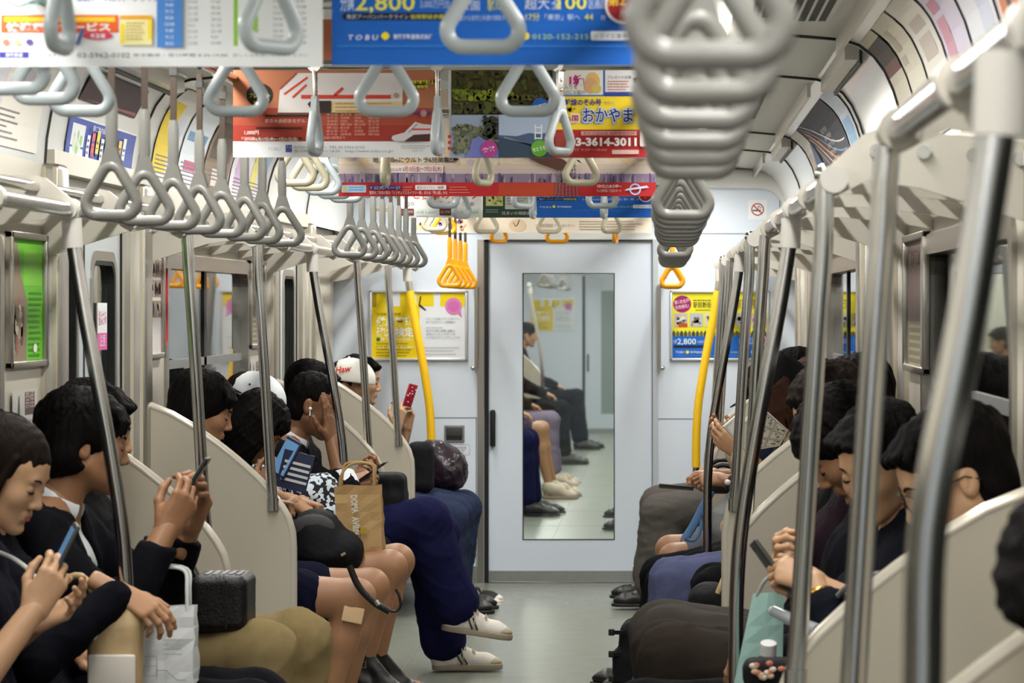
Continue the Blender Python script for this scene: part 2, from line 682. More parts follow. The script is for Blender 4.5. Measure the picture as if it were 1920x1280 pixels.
for a in ((1232, 438, 1500, 438), (1225, 340, 1462, 340), (1462, 340, 1462, 438), (620, 438, 905, 438), (1223, 449, 1223, 1093), (811, 783, 893, 783), (811, 783, 811, 1060), (893, 783, 893, 1060), (811, 1040, 893, 1040), (1232, 785, 1302, 785), (1232, 690, 1232, 1090), (900, 450, 900, 1093)):
    seam(*a)
mb.box(EX(895), EX(907), YE - 0.006, YE, 0, EZ(449), M_steel)
mb.box(EX(811), EX(895), YE - 0.02, YE, 0.0, 0.09, M_plate)
mb.box(EX(1224), EX(1234), YE - 0.006, YE, 0, EZ(449), mat('end_wall_trim', (186, 192, 198), 0.4))
mb.box(EX(905), EX(1226), YE - 0.008, YE, EZ(449), EZ(437), M_whiteplastic)
structure('wall_end', mb)

door_n += 1
mb = MB()
gx0, gx1, gz0, gz1 = EX(981), EX(1151), EZ(1011), EZ(513)
L0, L1 = EX(916), EX(1223)
yd0, yd1 = YE + 0.015, YE + 0.05
zt = DT
mb.box(L0, gx0, yd0, yd1, 0.005, zt, M_end)
mb.box(gx1, L1, yd0, yd1, 0.005, zt, M_end)
mb.box(gx0, gx1, yd0, yd1, 0.005, gz0, M_end)
mb.box(gx0, gx1, yd0, yd1, gz1, zt, M_end)
g = 0.004
for a in ((gx0 - g, gx0 + 0.001, gz0 - g, gz1 + g), (gx1 - 0.001, gx1 + g, gz0 - g, gz1 + g), (gx0, gx1, gz0 - g, gz0), (gx0, gx1, gz1, gz1 + g)):
    mb.box(a[0], a[1], yd0 - 0.002, yd0 + 0.02, a[2], a[3], M_black)
od = structure('door_%d' % door_n, mb)
b = MB()
b.box(gx0, gx1, yd0 + 0.012, yd0 + 0.018, gz0, gz1, M_glass)
b.build('pane', None, od)
b = MB()
b.box(EX(908), EX(916), YE - 0.004, YE + 0.03, 0.0, zt, M_black)
b.box(EX(908), EX(1223), YE - 0.004, YE + 0.014, zt - 0.012, zt, M_dgrey)
b.build('rubber_seal', None, od)
b = MB()
b.box(EX(919), EX(929), YE - 0.02, yd0, EZ(838), EZ(768), M_black, bev=0.01)
b.box(EX(922), EX(926), YE - 0.022, YE - 0.015, EZ(840), EZ(836), flat((60, 110, 60)))
b.build('door_handle', None, od)
b = MB()
b.box(EX(916), EX(1223), YE + 0.004, yd0, 0.006, EZ(1070), M_plate)
b.build('kick_plate', None, od)

# ------------------------------------------------------------------ gangway and the next carriage
Y2, Y3 = 18.35, 37.5
mb = MB()
mb.box(-0.55, 0.55, YE + 0.06, Y2, -0.05, 0.0, M_plate)
structure('floor_gangway', mb)
mb = MB()
for s in (-1, 1):
    mb.box(min(s * 0.5, s * 0.56), max(s * 0.5, s * 0.56), YE + 0.06, Y2, 0, 2.0, M_dgrey)
    mb.box(min(s * 0.48, s * 1.3), max(s * 0.48, s * 1.3), Y2, Y2 + 0.06, 0, 2.3, M_end)
mb.box(-0.5, 0.5, YE + 0.06, Y2, 1.95, 2.0, M_dgrey)
mb.box(-0.5, 0.5, Y2, Y2 + 0.06, 1.85, 2.3, M_end)
structure('wall_gangway', mb)
mb = MB()
mb.box(-1.3, 1.3, Y2, Y3, -0.05, 0.0, M_floor2)
gm = mat('floor_tile_seam', (126, 130, 120), 0.5)
for i in range(1, 12):
    mb.box(-1.2, 1.2, Y2 + 1.6 * i - 0.006, Y2 + 1.6 * i + 0.006, 0, 0.0006, gm)
for x in (-0.5, -0.2, 0.1, 0.4):
    mb.box(x - 0.002, x + 0.002, Y2, Y3, 0, 0.0006, gm)
structure('floor_next', mb)
mb = MB()
profile_strip(mb, [(x, ceil_z(x)) for x in xs], Y2, Y3, M_ceil)
for s in (-1, 1):
    profile_strip(mb, [(s * x, z) for x, z in SHOULDER], Y2, Y3, M_shoulder)
structure('ceiling_next', mb)
for s, side in ((-1, 'left'), (1, 'right')):
    mb = MB()
    mb.box(min(s * 1.2, s * 1.3), max(s * 1.2, s * 1.3), Y2, Y3, 0, 1.9, M_wall)
    structure('wall_next_' + side, mb)
EX3 = lambda u: CX + (u - VPU) * Y3 / F_PX
EZ3 = lambda v: CZ + (VPV - v) * Y3 / F_PX
mb = MB()
mb.box(-1.3, EX3(1092), Y3, Y3 + 0.06, 0, 2.3, M_end)
mb.box(EX3(1092), EX3(1097), Y3 - 0.004, Y3 + 0.06, 0, 1.82, M_black)
mb.box(EX3(1092), 1.3, Y3, Y3 + 0.06, EZ3(517), 2.3, M_end)
mb.box(0.45, 1.3, Y3, Y3 + 0.06, 0, 2.3, M_end)
structure('wall_next_end', mb)
door_n += 1
mb = MB()
wx0, wx1, wz0, wz1 = EX3(1127), EX3(1127) + 0.483, EZ3(776), EZ3(545)
mb.box(EX3(1097), wx0, Y3 + 0.01, Y3 + 0.05, 0, EZ3(517), M_end)
mb.box(wx1, 0.46, Y3 + 0.01, Y3 + 0.05, 0, EZ3(517), M_end)
mb.box(wx0, wx1, Y3 + 0.01, Y3 + 0.05, 0, wz0, M_end)
mb.box(wx0, wx1, Y3 + 0.01, Y3 + 0.05, wz1, EZ3(517), M_end)
mb.box(EX3(1097), 0.46, Y3 + 0.004, Y3 + 0.011, 0.0, EZ3(803), M_plate)
mb.box(EX3(1101), EX3(1104), Y3 - 0.01, Y3 + 0.01, EZ3(696), EZ3(664), M_black)
o = structure('door_%d' % door_n, mb)
b = MB()
b.box(wx0, wx1, Y3 + 0.02, Y3 + 0.03, wz0, wz1, mat('next_glass', (150, 165, 160), 0.1))
b.build('pane', None, o)

# ------------------------------------------------------------------ fluorescent lamps along the ceiling
k = 0
for y0, y1 in LAMP_SPANS + NEXT_SPANS:
    for s, side in ((-1, 'left'), (1, 'right')):
        k += 1
        where = ('in the carriage beyond the end door' if y0 > 18 else 'in this carriage')
        nth = ['first', 'second', 'third', 'fourth', 'fifth', 'sixth', 'seventh', 'eighth'][(LAMP_SPANS + NEXT_SPANS).index((y0, y1)) % 8]
        t = thing('ceiling_light', '%s fluorescent light of the %s ceiling row %s' % (nth, side, where), 'ceiling light', (s * LAMP_X, (y0 + y1) / 2, 2.2), 'fluorescent lights along the ceiling')
        b = MB()
        b.box(s * LAMP_X - 0.06, s * LAMP_X + 0.06, y0, y1, 2.17, 2.25, M_whiteplastic)
        b.build('housing', None, t)
        b = MB()
        b.tube([(s * LAMP_X, y0 + 0.02, 2.155), (s * LAMP_X, y1 - 0.02, 2.155)], 0.014, M_tube, seg=10)
        b.build('tube', None, t)

# ceiling grilles
for i, (x, y0, y1) in enumerate(((0.76, 6.4, 8.25), (0.88, 6.4, 8.25), (-0.76, 6.4, 8.25), (-0.88, 6.4, 8.25), (0.82, 11.0, 12.6), (-0.82, 11.0, 12.6))):
    z = ceil_z(x)
    lab = 'slotted air grille in the ceiling, %s' % (['beside the right lamp row', 'outside the right lamp row', 'beside the left lamp row', 'outside the left lamp row', 'above the farther right seats', 'above the farther left seats'][i])
    t = thing('ceiling_grille', lab, 'vent', (x, (y0 + y1) / 2, z), 'ceiling air grilles')
    b = MB()
    b.box(x - 0.06, x + 0.06, y0, y1, z - 0.008, z, M_ceil)
    b.build('frame', None, t)
    b = MB()
    yy = y0 + 0.03
    while yy < y1 - 0.05:
        for q in range(4):
            b.box(x - 0.05 + 0.026 * q, x - 0.032 + 0.026 * q, yy, yy + 0.028, z - 0.0095, z - 0.007, M_black)
        yy += 0.040
    b.build('grating', None, t)
# ------------------------------------------------------------------ benches
M_part = mat('partition_laminate', (178, 170, 154), 0.36, var=0.02, vscale=4)
M_edge = mat('partition_edge', (196, 188, 174), 0.24, metal=0.25)
M_rack = mat('rack_bracket', (184, 179, 168), 0.35)
ORD = ['nearest', 'second', 'third', 'fourth', 'fifth', 'sixth', 'seventh', 'eighth', 'ninth', 'tenth']
BN = ['', 'before the nearer doors', 'between the two pairs of doors', 'by the end wall']
BANKNAME = ['the bench beside the camera', 'the bench before the second door', 'the bench between the second and third door', 'the priority bench by the end wall']

for s, side in ((-1, 'left'), (1, 'right')):
    for bi, (y0, y1) in enumerate(BANKS):
        if bi == 0 and s < 0:
            continue
        t = thing('bench_seat', 'long upholstered bench along the %s wall, %s' % (side, ['beside the camera', 'in front of the nearer doors', 'between the nearer and farther doors', 'short one beside the end wall'][bi]), 'bench', (s * 0.9, (y0 + y1) / 2, 0), 'upholstered side benches')
        b = MB()
        x0, x1 = sorted((s * 0.70, s * 1.165))
        ya, yb = y0 + 0.06, y1 - 0.06
        b.box(x0, x1, ya, yb, 0.34, 0.43, M_seat, bev=0.03)
        b.build('cushion', None, t)
        b = MB()
        x0, x1 = sorted((s * 1.09, s * 1.172))
        b.box(x0, x1, ya, yb, 0.45, 0.88, M_seat, bev=0.03)
        b.build('backrest', None, t)
        b = MB()
        x0, x1 = sorted((s * 0.80, s * 1.16))
        b.box(x0, x1, ya, yb, 0.08, 0.33, M_seatbase)
        for q in range(int((yb - ya) / 0.5)):
            b.box(s * 0.80 - 0.004, s * 0.80 + 0.004, ya + 0.2 + 0.5 * q, ya + 0.5 + 0.5 * q, 0.14, 0.27, M_dgrey)
        b.build('heater_box', None, t)

# ------------------------------------------------------------------ partitions at the bench ends
PROF = [(1.17, 1.163), (1.147, 1.160), (1.06, 1.125), (0.992, 1.085), (0.914, 1.03), (0.874, 0.999), (0.83, 0.962), (0.78, 0.915), (0.738, 0.868), (0.71, 0.83), (0.69, 0.795), (0.677, 0.75), (0.674, 0.70), (0.674, 0.47), (0.68, 0.42), (0.70, 0.37), (0.75, 0.335), (0.80, 0.33), (1.17, 0.33)]


def partition(s, y, label):
    t = thing('seat_partition', label, 'partition', (s * 0.92, y, 0.0), 'white curved partitions at the bench ends')
    b = MB()
    th = 0.026
    prof = [(max(x, 0.709 + max(0, 0.008 * (z - 0.76) / 0.04) if z > 0.43 else 0.709), z) for x, z in PROF] if s > 0 else PROF
    b.prism([(s * x, y - th / 2, z) for x, z in prof], (0, th, 0), M_part)
    b.build('panel', None, t)
    b = MB()
    top = [(s * x, y, z) for x, z in prof[:-1]]
    b.tube(top, 0.0145, M_edge, seg=8, flat_n=(0, 1, 0), ry=1.1)
    b.build('edge_trim', None, t)


k = 0
for s, side in ((-1, 'left'), (1, 'right')):
    for bi, (y0, y1) in enumerate(BANKS):
        if bi == 0:
            if s > 0:
                partition(s, y1, 'curved partition at the bottom right corner, beside the blurred dark-haired passenger')
            continue
        partition(s, y0 + 0.013, 'curved partition at the near end of the %s bench %s' % (side, BN[bi]))
        if bi < 3:
            partition(s, y1 - 0.013, 'curved partition at the far end of the %s bench %s' % (side, BN[bi]))

# ------------------------------------------------------------------ luggage racks: front rail, tubes, white brackets
RX, RZ = 0.80, 1.685


def rack(s, y0, y1, label, open_wall):
    t = thing('luggage_rack', label, 'luggage rack', (s * 1.0, (y0 + y1) / 2, RZ), 'luggage racks over the benches')
    b = MB()
    b.tube([(s * RX, y0 + 0.02, RZ), (s * RX, y1 - 0.02, RZ)], 0.0165, M_chrome, seg=12)
    b.build('front_rail', None, t)
    for x, z in ((0.875, 1.735), (0.955, 1.733), (1.04, 1.728), (1.12, 1.722)):
        b = MB()
        b.tube([(s * x, y0 + 0.03, z), (s * x, y1 - 0.03, z)], 0.0125, M_chrome, seg=10)
        b.build('shelf_tube', None, t)
    n = max(2, round((y1 - y0 - 0.1) / 0.80))
    for i in range(n + 1):
        y = y0 + 0.05 + (y1 - y0 - 0.1) * i / n
        end = i in (0, n)
        b = MB()
        lo = 0.045 if not end else 0.02
        poly = [(RX - 0.018, RZ + 0.012), (0.852, 1.762 if end else 1.755), (0.875, 1.772 if end else 1.76), (1.02, 1.762), (open_wall, 1.745), (open_wall, 1.60 if end else 1.66), (1.10, 1.625 if end else 1.675), (0.95, 1.672 if end else 1.69), (0.86, 1.685 if end else 1.69), (RX, RZ - 0.03), (RX - 0.02, RZ - 0.012)]
        b.prism([(s * x, y - 0.007, z) for x, z in poly], (0, 0.014, 0), M_rack)
        b.tube([(s * RX, y - 0.016, RZ), (s * RX, y + 0.016, RZ)], 0.026, M_rack, seg=12)
        b.build('bracket', None, t)
    # plate that closes the underside a little, as the slotted shelf does
    return t


for s, side in ((-1, 'left'), (1, 'right')):
    for bi, (y0, y1) in enumerate(BANKS):
        if bi == 0 and s < 0:
            continue
        rack(s, y0, y1 - (0.12 if bi == 3 else 0), '%s steel-tube luggage rack over the %s bench' % (['closest', 'second', 'third', 'farthest'][bi], side), 1.175 if bi < 3 else 1.25)

# ------------------------------------------------------------------ grab poles
M_yellow = mat('yellow_grip', (240, 190, 0), 0.42, bump=0.3, bscale=30, stretch=(1, 1, 14))
M_socket = mat('rail_socket', (186, 183, 176), 0.35)


def mid_pole(s, y, label, yellow=False, r=0.0165, xb=0.672, xt=0.795):
    t = thing('grab_pole', label, 'grab pole', (s * xb, y, 0.45), None)
    pts = [(xt, RZ - 0.03), (xt - 0.006, 1.60), (xt - 0.028, 1.46), (xt - 0.058, 1.30), (xb + 0.036, 1.14), (xb + 0.012, 0.98), (xb + 0.002, 0.84), (xb, 0.70), (xb, 0.44)]
    path = smooth_path([(s * x, y, z) for x, z in pts], 5)
    b = MB()
    b.tube(path, r, M_chrome, seg=16)
    b.build('pole', None, t)
    b = MB()
    b.tube([(s * xt, y, RZ - 0.02), (s * (xt - 0.003), y, RZ - 0.085)], r + 0.006, M_socket, seg=14)
    b.tube([(s * RX, y - 0.03, RZ), (s * RX, y + 0.03, RZ)], 0.0225, M_socket, seg=14)
    b.build('rail_socket', None, t)
    if yellow:
        b = MB()
        sub = [p for p in path if 0.655 < p.z < 1.57]
        b.tube(sub, r + 0.0035, M_yellow, seg=16)
        b.build('yellow_grip', None, t)
    return t


def end_pole(s, y, label, loop, r=0.0165):
    """Pole on the sloping edge of a partition; with loop it curls over the rail."""
    t = thing('grab_pole', label, 'grab pole', (s * 0.735, y, 0.87), None)
    top = [(0.735, 0.845), (0.742, 0.92), (0.75, 1.05), (0.762, 1.25), (0.775, 1.45), (0.783, 1.56)]
    if loop:
        top += [(0.785, 1.64), (0.787, RZ + 0.008)]
    else:
        top += [(0.786, 1.62), (0.79, 1.665)]
    path = smooth_path([(s * x, y, z) for x, z in top], 5)
    b = MB()
    b.tube(path, r, M_chrome, seg=16)
    if loop:
        b.ball((s * 0.787, y, RZ + 0.008), r * 1.15, M_chrome)
    b.build('pole', None, t)
    b = MB()
    b.tube([(s * RX, y - 0.028, RZ), (s * RX, y + 0.028, RZ)], 0.024, M_socket, seg=14)
    b.build('rail_socket', None, t)
    b = MB()
    b.tube([path[0] - Vector((0, 0, 0.025)), path[1]], r + 0.003, M_chrome, seg=14)
    b.build('foot_clamp', None, t)
    return t


mid_pole(1, 2.45, 'thick blurred steel pole crossing the right of the picture, closest to the camera', r=0.0155, xb=0.675, xt=0.775)
end_pole(1, 3.94, 'blurred steel pole just left of the closest one, passing in front of the near partition', False, r=0.0165)
end_pole(1, 5.42, 'steel pole with a curled top standing on the slope of the near right partition', True)
mid_pole(1, 7.09, 'steel pole bending from the right rail down in front of the teal bag')
end_pole(1, 8.76, 'steel pole on the far end of the right bench where the grey-trousered man reads', False)
end_pole(1, 10.24, 'steel pole with a curled top beyond the nearer right door', True)
mid_pole(1, 11.91, 'bent steel pole in the middle of the farther right bench, behind the magazine reader')
end_pole(1, 13.58, 'thin distant steel pole on the right just before the farther door', False)
end_pole(1, 15.06, 'distant curled-top steel pole by the right priority bench', True)
mid_pole(1, 16.3, 'yellow-gripped pole at the right of the end door', True, r=0.0175)
mid_pole(-1, 7.09, 'steel pole at far left crossing in front of the man in the dark suit')
end_pole(-1, 8.76, 'steel pole left of the curly-haired man, rising from the first left partition', False)
end_pole(-1, 10.24, 'steel pole beside the long black hair, on the large cream left partition', True)
mid_pole(-1, 11.91, 'bent steel pole in front of the man holding his forehead')
end_pole(-1, 13.58, 'steel pole in front of the person in the white lettered cap', False)
end_pole(-1, 15.06, 'distant steel pole left of the yellow-gripped one', True)
mid_pole(-1, 16.3, 'yellow-gripped pole at the left of the end door', True, r=0.0175)

# ------------------------------------------------------------------ strap rails under the ceiling
SX_L, SX_R, SZ = -0.575, 0.55, 2.045
for x, side in ((SX_L, 'left'), (SX_R, 'right')):
    t = thing('strap_rail', 'long steel strap rail under the ceiling above the %s row of straps' % side, 'rail', (x, 9, SZ))
    b = MB()
    b.tube([(x, 0.5, SZ), (x, 16.95, SZ)], 0.013, M_chrome, seg=12)
    b.build('rail', None, t)
    for y in [1.3 + 1.64 * i for i in range(10)]:
        b = MB()
        b.tube([(x, y, SZ), (x, y, 2.20)], 0.009, M_steel, seg=10)
        b.tube([(x, y - 0.02, SZ), (x, y + 0.02, SZ)], 0.018, M_steel, seg=12)
        b.build('hanger', None, t)

TROWS = [4.66, 6.2, 7.8, 9.76, 12.0, 13.4, 15.25, 16.4]
TX = [-0.335, -0.037, 0.260]
for i, y in enumerate(TROWS):
    z = SZ + (0.012 if i < 6 else -0.008 if i == 6 else -0.032)
    t = thing('cross_rail', 'steel rail across the aisle under the ceiling, %s from the camera' % ORD[i].replace('nearest', 'first'), 'rail', (0, y, z))
    b = MB()
    b.tube([(SX_L, y, z), (SX_R, y, z)], 0.0125, M_chrome, seg=12)
    b.build('rail', None, t)
    for x in (SX_L, SX_R):
        b = MB()
        b.tube([(x, y, SZ), (x, y, 2.20)], 0.011, M_steel, seg=10)
        b.tube([(x - 0.02, y, z), (x + 0.02, y, z)], 0.019, M_steel, seg=12)
        b.build('hanger', None, t)

# ------------------------------------------------------------------ hanging straps
M_hgrey = mat('strap_handle_grey', (122, 121, 116), 0.32)
M_hpale = mat('strap_handle_pale', (168, 176, 179), 0.28)
M_hcream = mat('strap_handle_cream', (180, 172, 148), 0.32)
M_hyel = mat('strap_handle_yellow', (238, 160, 12), 0.32)
M_belt = mat('strap_belt', (62, 50, 40), 0.7, bump=0.2, bscale=200)


def handle_path(w=0.142, h=0.116, r=0.024, rt=0.020):
    """Rounded triangle hanging from (0, 0); centre line of the tube, in the x-z plane."""
    A, B, C = Vector((0, 0, 0)), Vector((w / 2, 0, -h)), Vector((-w / 2, 0, -h))
    pts = []
    for p, q, n, rr in ((A, C, B, rt), (B, A, C, r), (C, B, A, r)):
        d0, d1 = (q - p).normalized(), (n - p).normalized()
        half = d0.angle(d1) / 2
        L = rr / math.tan(half)
        c = p + (d0 + d1).normalized() * (rr / math.sin(half))
        s0, s1 = p + d0 * L, p + d1 * L
        a, b = s0 - c, s1 - c
        ang = a.angle(b)
        axis = a.cross(b).normalized()
        for i in range(8):
            pts.append(c + Matrix.Rotation(ang * i / 7, 3, axis) @ a)
    # straight sides need inner points to keep the tube even
    out = []
    n = len(pts)
    for i in range(n):
        out.append(pts[i])
        d = pts[(i + 1) % n] - pts[i]
        if d.length > 0.02:
            for k in range(1, 4):
                out.append(pts[i] + d * (k / 4))
    return out


def strap_proto(kind):
    """kind: long (belt and sleeve from a high rail) or short (plate from a cross rail); m the handle's material.
    Built with the rail at the origin; returns list of (name, mesh)."""
    typ, m = kind
    parts = []
    hp = handle_path()
    zt = {'long': -0.279, 'short': -0.094, 'low': -0.357}[typ]
    b = MB()
    b.tube([p + Vector((0, 0, zt)) for p in hp], 0.0113, m, seg=10, closed=True, flat_n=(0, 1, 0), ry=0.95)
    # wedge that joins the handle to its strap
    b.prism([(-0.011, -0.007, zt + 0.018), (-0.026, -0.007, zt - 0.03), (0, -0.007, zt - 0.018), (0.026, -0.007, zt - 0.03), (0.011, -0.007, zt + 0.018)], (0, 0.014, 0), m)
    parts.append(('handle', b))
    if typ in ('long', 'low'):
        top = zt + 0.118
        b = MB()
        b.tube([(0, 0, zt + 0.005), (0, 0, zt + 0.03), (0, 0, top - 0.02), (0, 0, top)], [0.010, 0.0125, 0.0125, 0.009], m, seg=10, flat_n=(0, 1, 0), ry=0.55)
        parts.append(('sleeve', b))
        b = MB()
        b.box(-0.007, 0.007, -0.0022, 0.0022, top - 0.01, -0.03, M_belt)
        b.tube([Vector((0, 0.0, 0.0)) + Vector((0, 0.016 * math.cos(a), 0.016 * math.sin(a))) for a in [i * 0.6283 for i in range(10)]], 0.004, M_belt, seg=6, closed=True)
        b.box(-0.009, 0.009, -0.004, 0.004, -0.062, -0.046, M_dgrey)
        parts.append(('belt', b))
    else:
        b = MB()
        b.box(-0.0125, 0.0125, -0.004, 0.004, zt + 0.0, -0.012, M_steel, bev=0.002)
        for z in (-0.036, -0.060):
            b.ball((0, -0.0045, z), (0.005, 0.0025, 0.005), M_chrome, seg=10)
        b.tube([(-0.012, 0, 0), (0.012, 0, 0)], 0.017, M_steel, seg=12)
        parts.append(('plate', b))
        b = MB()
        b.box(-0.010, 0.010, -0.006, 0.006, zt - 0.010, zt + 0.008, M_dgrey)
        parts.append(('buckle', b))
    return parts


STRAP = {}


def strap(typ, m, x, y, z, rot, label, group, tilt=0.0):
    key = (typ, m.name)
    t = thing('hanging_strap', label, 'strap', (x, y, z), group, math.radians(rot))
    t.rotation_euler = (0, math.radians(tilt), math.radians(rot))
    if key not in STRAP:
        STRAP[key] = []
        for nm, b in strap_proto((typ, m)):
            o = b.build(nm)
            o.parent = t
            STRAP[key].append(o)
    else:
        for src in STRAP[key]:
            o = src.copy()
            COL.objects.link(o)
            o.parent = t
    return t


r7 = random.Random(11)
ORD8 = ['first', 'second', 'third', 'fourth', 'fifth', 'sixth', 'seventh', 'eighth']
for grp, base in enumerate((6.33, 11.15)):
    for i in range(8):
        strap('long', M_hgrey, SX_L, base + 0.397 * i, SZ, r7.uniform(-14, 14) - 6,
              '%s grey triangular strap in the %s cluster above the left seats' % (ORD8[i], ['nearer', 'farther'][grp]), 'grey straps over the left seats', r7.uniform(-1, 1))
for grp, base in enumerate((1.51, 6.33, 11.15)):
    for i in range(8):
        y = base + 0.397 * i
        if y < 2.0:
            continue
        strap('long', M_hgrey, SX_R, y, SZ, r7.uniform(-6, 6),
              '%s grey triangular strap in the %s stack of straps right of the posters' % (ORD8[i - (2 if grp == 0 else 0)], ['large blurred', 'middle', 'small distant'][grp]), 'grey straps over the right seats', r7.uniform(-0.6, 0.6))
for j, y in enumerate((5.38, 5.65, 6.0)):
    strap('short', M_hpale, SX_L, y, SZ, r7.uniform(-8, 8), '%s pale strap hanging high at the top left, under the white poster' % ORD8[j], 'pale high straps at the top left')
    strap('short', M_hpale, SX_R, y - 0.2, SZ, r7.uniform(-8, 8), '%s pale high strap glimpsed behind the large blurred straps' % ORD8[j], 'pale high straps at the right')
for j, y in enumerate((9.48, 9.84, 10.22, 10.58, 10.96)):
    strap('short', M_hcream if j < 2 else M_hpale, SX_L, y, SZ, r7.uniform(-8, 8), '%s high strap left of the sunset poster, above the grey clusters' % ORD8[j], 'high straps left of the sunset poster')
for j, y in enumerate((15.15, 15.5, 15.85)):
    strap('short', M_hcream if j < 2 else M_hyel, SX_L, y, SZ, 10, '%s high strap by the left end of the cream poster' % ORD8[j], 'high straps by the cream poster')
for j, y in enumerate((15.5, 15.9, 16.3, 16.7)):
    strap('low', M_hyel, SX_L + 0.05, y, SZ, 4, '%s yellow strap in the cluster left of the end door' % ORD8[j], 'yellow straps left of the end door')
    strap('low', M_hyel, SX_R, y, SZ, 0, '%s yellow strap hanging low right of the end door' % ORD8[j], 'yellow straps right of the end door')
ROT = [(86, 52, 0), (0, 4, -4), (84, 86, 62), (88, 66, 28), (16, 52, 12), (56, 86, 84), (20, 8, 38), (48, 0, 84)]
for i, y in enumerate(TROWS):
    for j, x in enumerate(TX):
        m = M_hyel if i == 7 else (M_hcream if i in (3, 6) else M_hpale)
        xx = [(-0.362, -0.056, 0.252), (-0.312, -0.022, 0.251)][i][j] if i < 2 else (x + 0.02) if i == 4 else x
        colour = 'yellow' if i == 7 else 'cream' if i in (3, 6) else 'pale grey'
        strap('short', m, xx, y, SZ + (0.012 if i < 6 else -0.008 if i == 6 else -0.032), ROT[i][j], '%s %s strap on the %s cross rail from the camera' % (['left', 'middle', 'right'][j], colour, ORD8[i]), 'straps on the cross rails')
# ------------------------------------------------------------------ paper posters hanging across the aisle
W_, K_ = (232, 234, 236), (38, 36, 40)
M_paper = mat('poster_paper', (228, 231, 234), 0.5)


def hung_poster(u0, u1, v0, y, label, name='hanging_poster'):
    s = y / F_PX
    H = 0.364 / s
    t = thing(name, label, 'poster', P((u0 + u1) / 2, v0, y), 'paper posters hanging across the aisle')
    sh = Sheet(P(u0, v0, y), (1, 0, 0), (0, 0, 1), s)
    a, b_ = P(u0, v0, y), P(u1, v0, y)
    sh.mb.box(a.x, b_.x, y + 0.0002, y + 0.0012, a.z, a.z + 0.364, M_paper)
    b = MB()
    zt = a.z + 0.364
    b.box(a.x - 0.004, b_.x + 0.004, y - 0.006, y + 0.010, zt - 0.016, zt + 0.010, M_whiteplastic)
    for x in (a.x + 0.08, b_.x - 0.08):
        b.box(x - 0.012, x + 0.012, y - 0.004, y + 0.012, zt, ceil_z(x) + 0.005, M_grey)
    b.build('clip_rail', None, t)
    return t, sh, u1 - u0, H


# white timetable poster
t, S, w, H = hung_poster(-6, 605, 125, 5.34, 'white poster with timetable columns and an orange banner, top left of the picture')
S.rect(0, 0, w, H, W_)
TEAL = (150, 214, 208)
for i in range(3):
    S.line([(10 + 20 * i, 130 + 8 * i), (40 + 20 * i, 112 + 5 * i), (70 + 18 * i, 122), (96 + 14 * i, 112)], 3, TEAL)
S.text(150, 123, 13, '東武アーバンパークライン', (60, 70, 160), 0.01)
S.rect(8, 64, 220, 33, (226, 92, 36))
S.rect(14, 84, 208, 9, (242, 196, 40))
S.text(18, 68, 16, '快適電子サービス', W_, 0.04, width=196)
S.oval(190, 58, 28, 8, (206, 60, 96))
S.text(190, 54, 9, '新登場', W_, 0.02, 'c')
for i, c in enumerate(((220, 120, 90), (200, 180, 140), (90, 70, 140), (220, 150, 110), (80, 70, 150))):
    S.oval(18 + 22 * i + (36 if i > 2 else 0), 46, 7, 6, c)
S.poly([(148, 40), (156, 42), (166, 72), (158, 70)], (100, 104, 160))
S.rect(232, 40, 60, 56, (232, 222, 160))
S.rect(232, 88, 60, 8, (224, 160, 50))
S.rect(232, 44, 8, 36, (238, 208, 50))
S.rect(284, 52, 8, 36, (238, 208, 50))
S.lines(243, 80, 38, 6, 6, 2.6, (190, 170, 110), 3)
S.rect(301, 36, 48, 220, (70, 130, 204))
for i in range(18):
    S.text(325, 40 + 12 * i, 9, ['8:56', '9:12', '9:40', '10:08'][i % 4], (214, 228, 246), 0.01, 'c')
for c0 in (360, 404, 474, 522, 566):
    for i in range(18):
        S.text(c0, 40 + 11 * i, 9, '%d:%02d' % (22 - (i + c0) % 14, (i * 17 + c0) % 60), (92, 92, 100), 0.0)
S.rect(449, 36, 8, 220, (140, 190, 60))
S.rect(484, 64, 10, 190, (140, 190, 60))
S.rrect(12, 13, 56, 12, 2, (62, 60, 150))
S.text(40, 16, 8, '東武鉄道', W_, 0.02, 'c')
S.text(76, 16, 7, 'お客さまセンター', (80, 80, 90), 0.01, width=70)
S.text(158, 14, 13, '03-5962-0102', (90, 90, 98), 0.01, width=98)
S.text(262, 16, 7, '年中無休・受付時間 8:30-19:00', (90, 90, 98), 0.01, width=176)
S.text(448, 16, 7, '詳しくは係員にお尋ねください', (110, 110, 118), 0.0, width=140)
S.build('sheet', t)


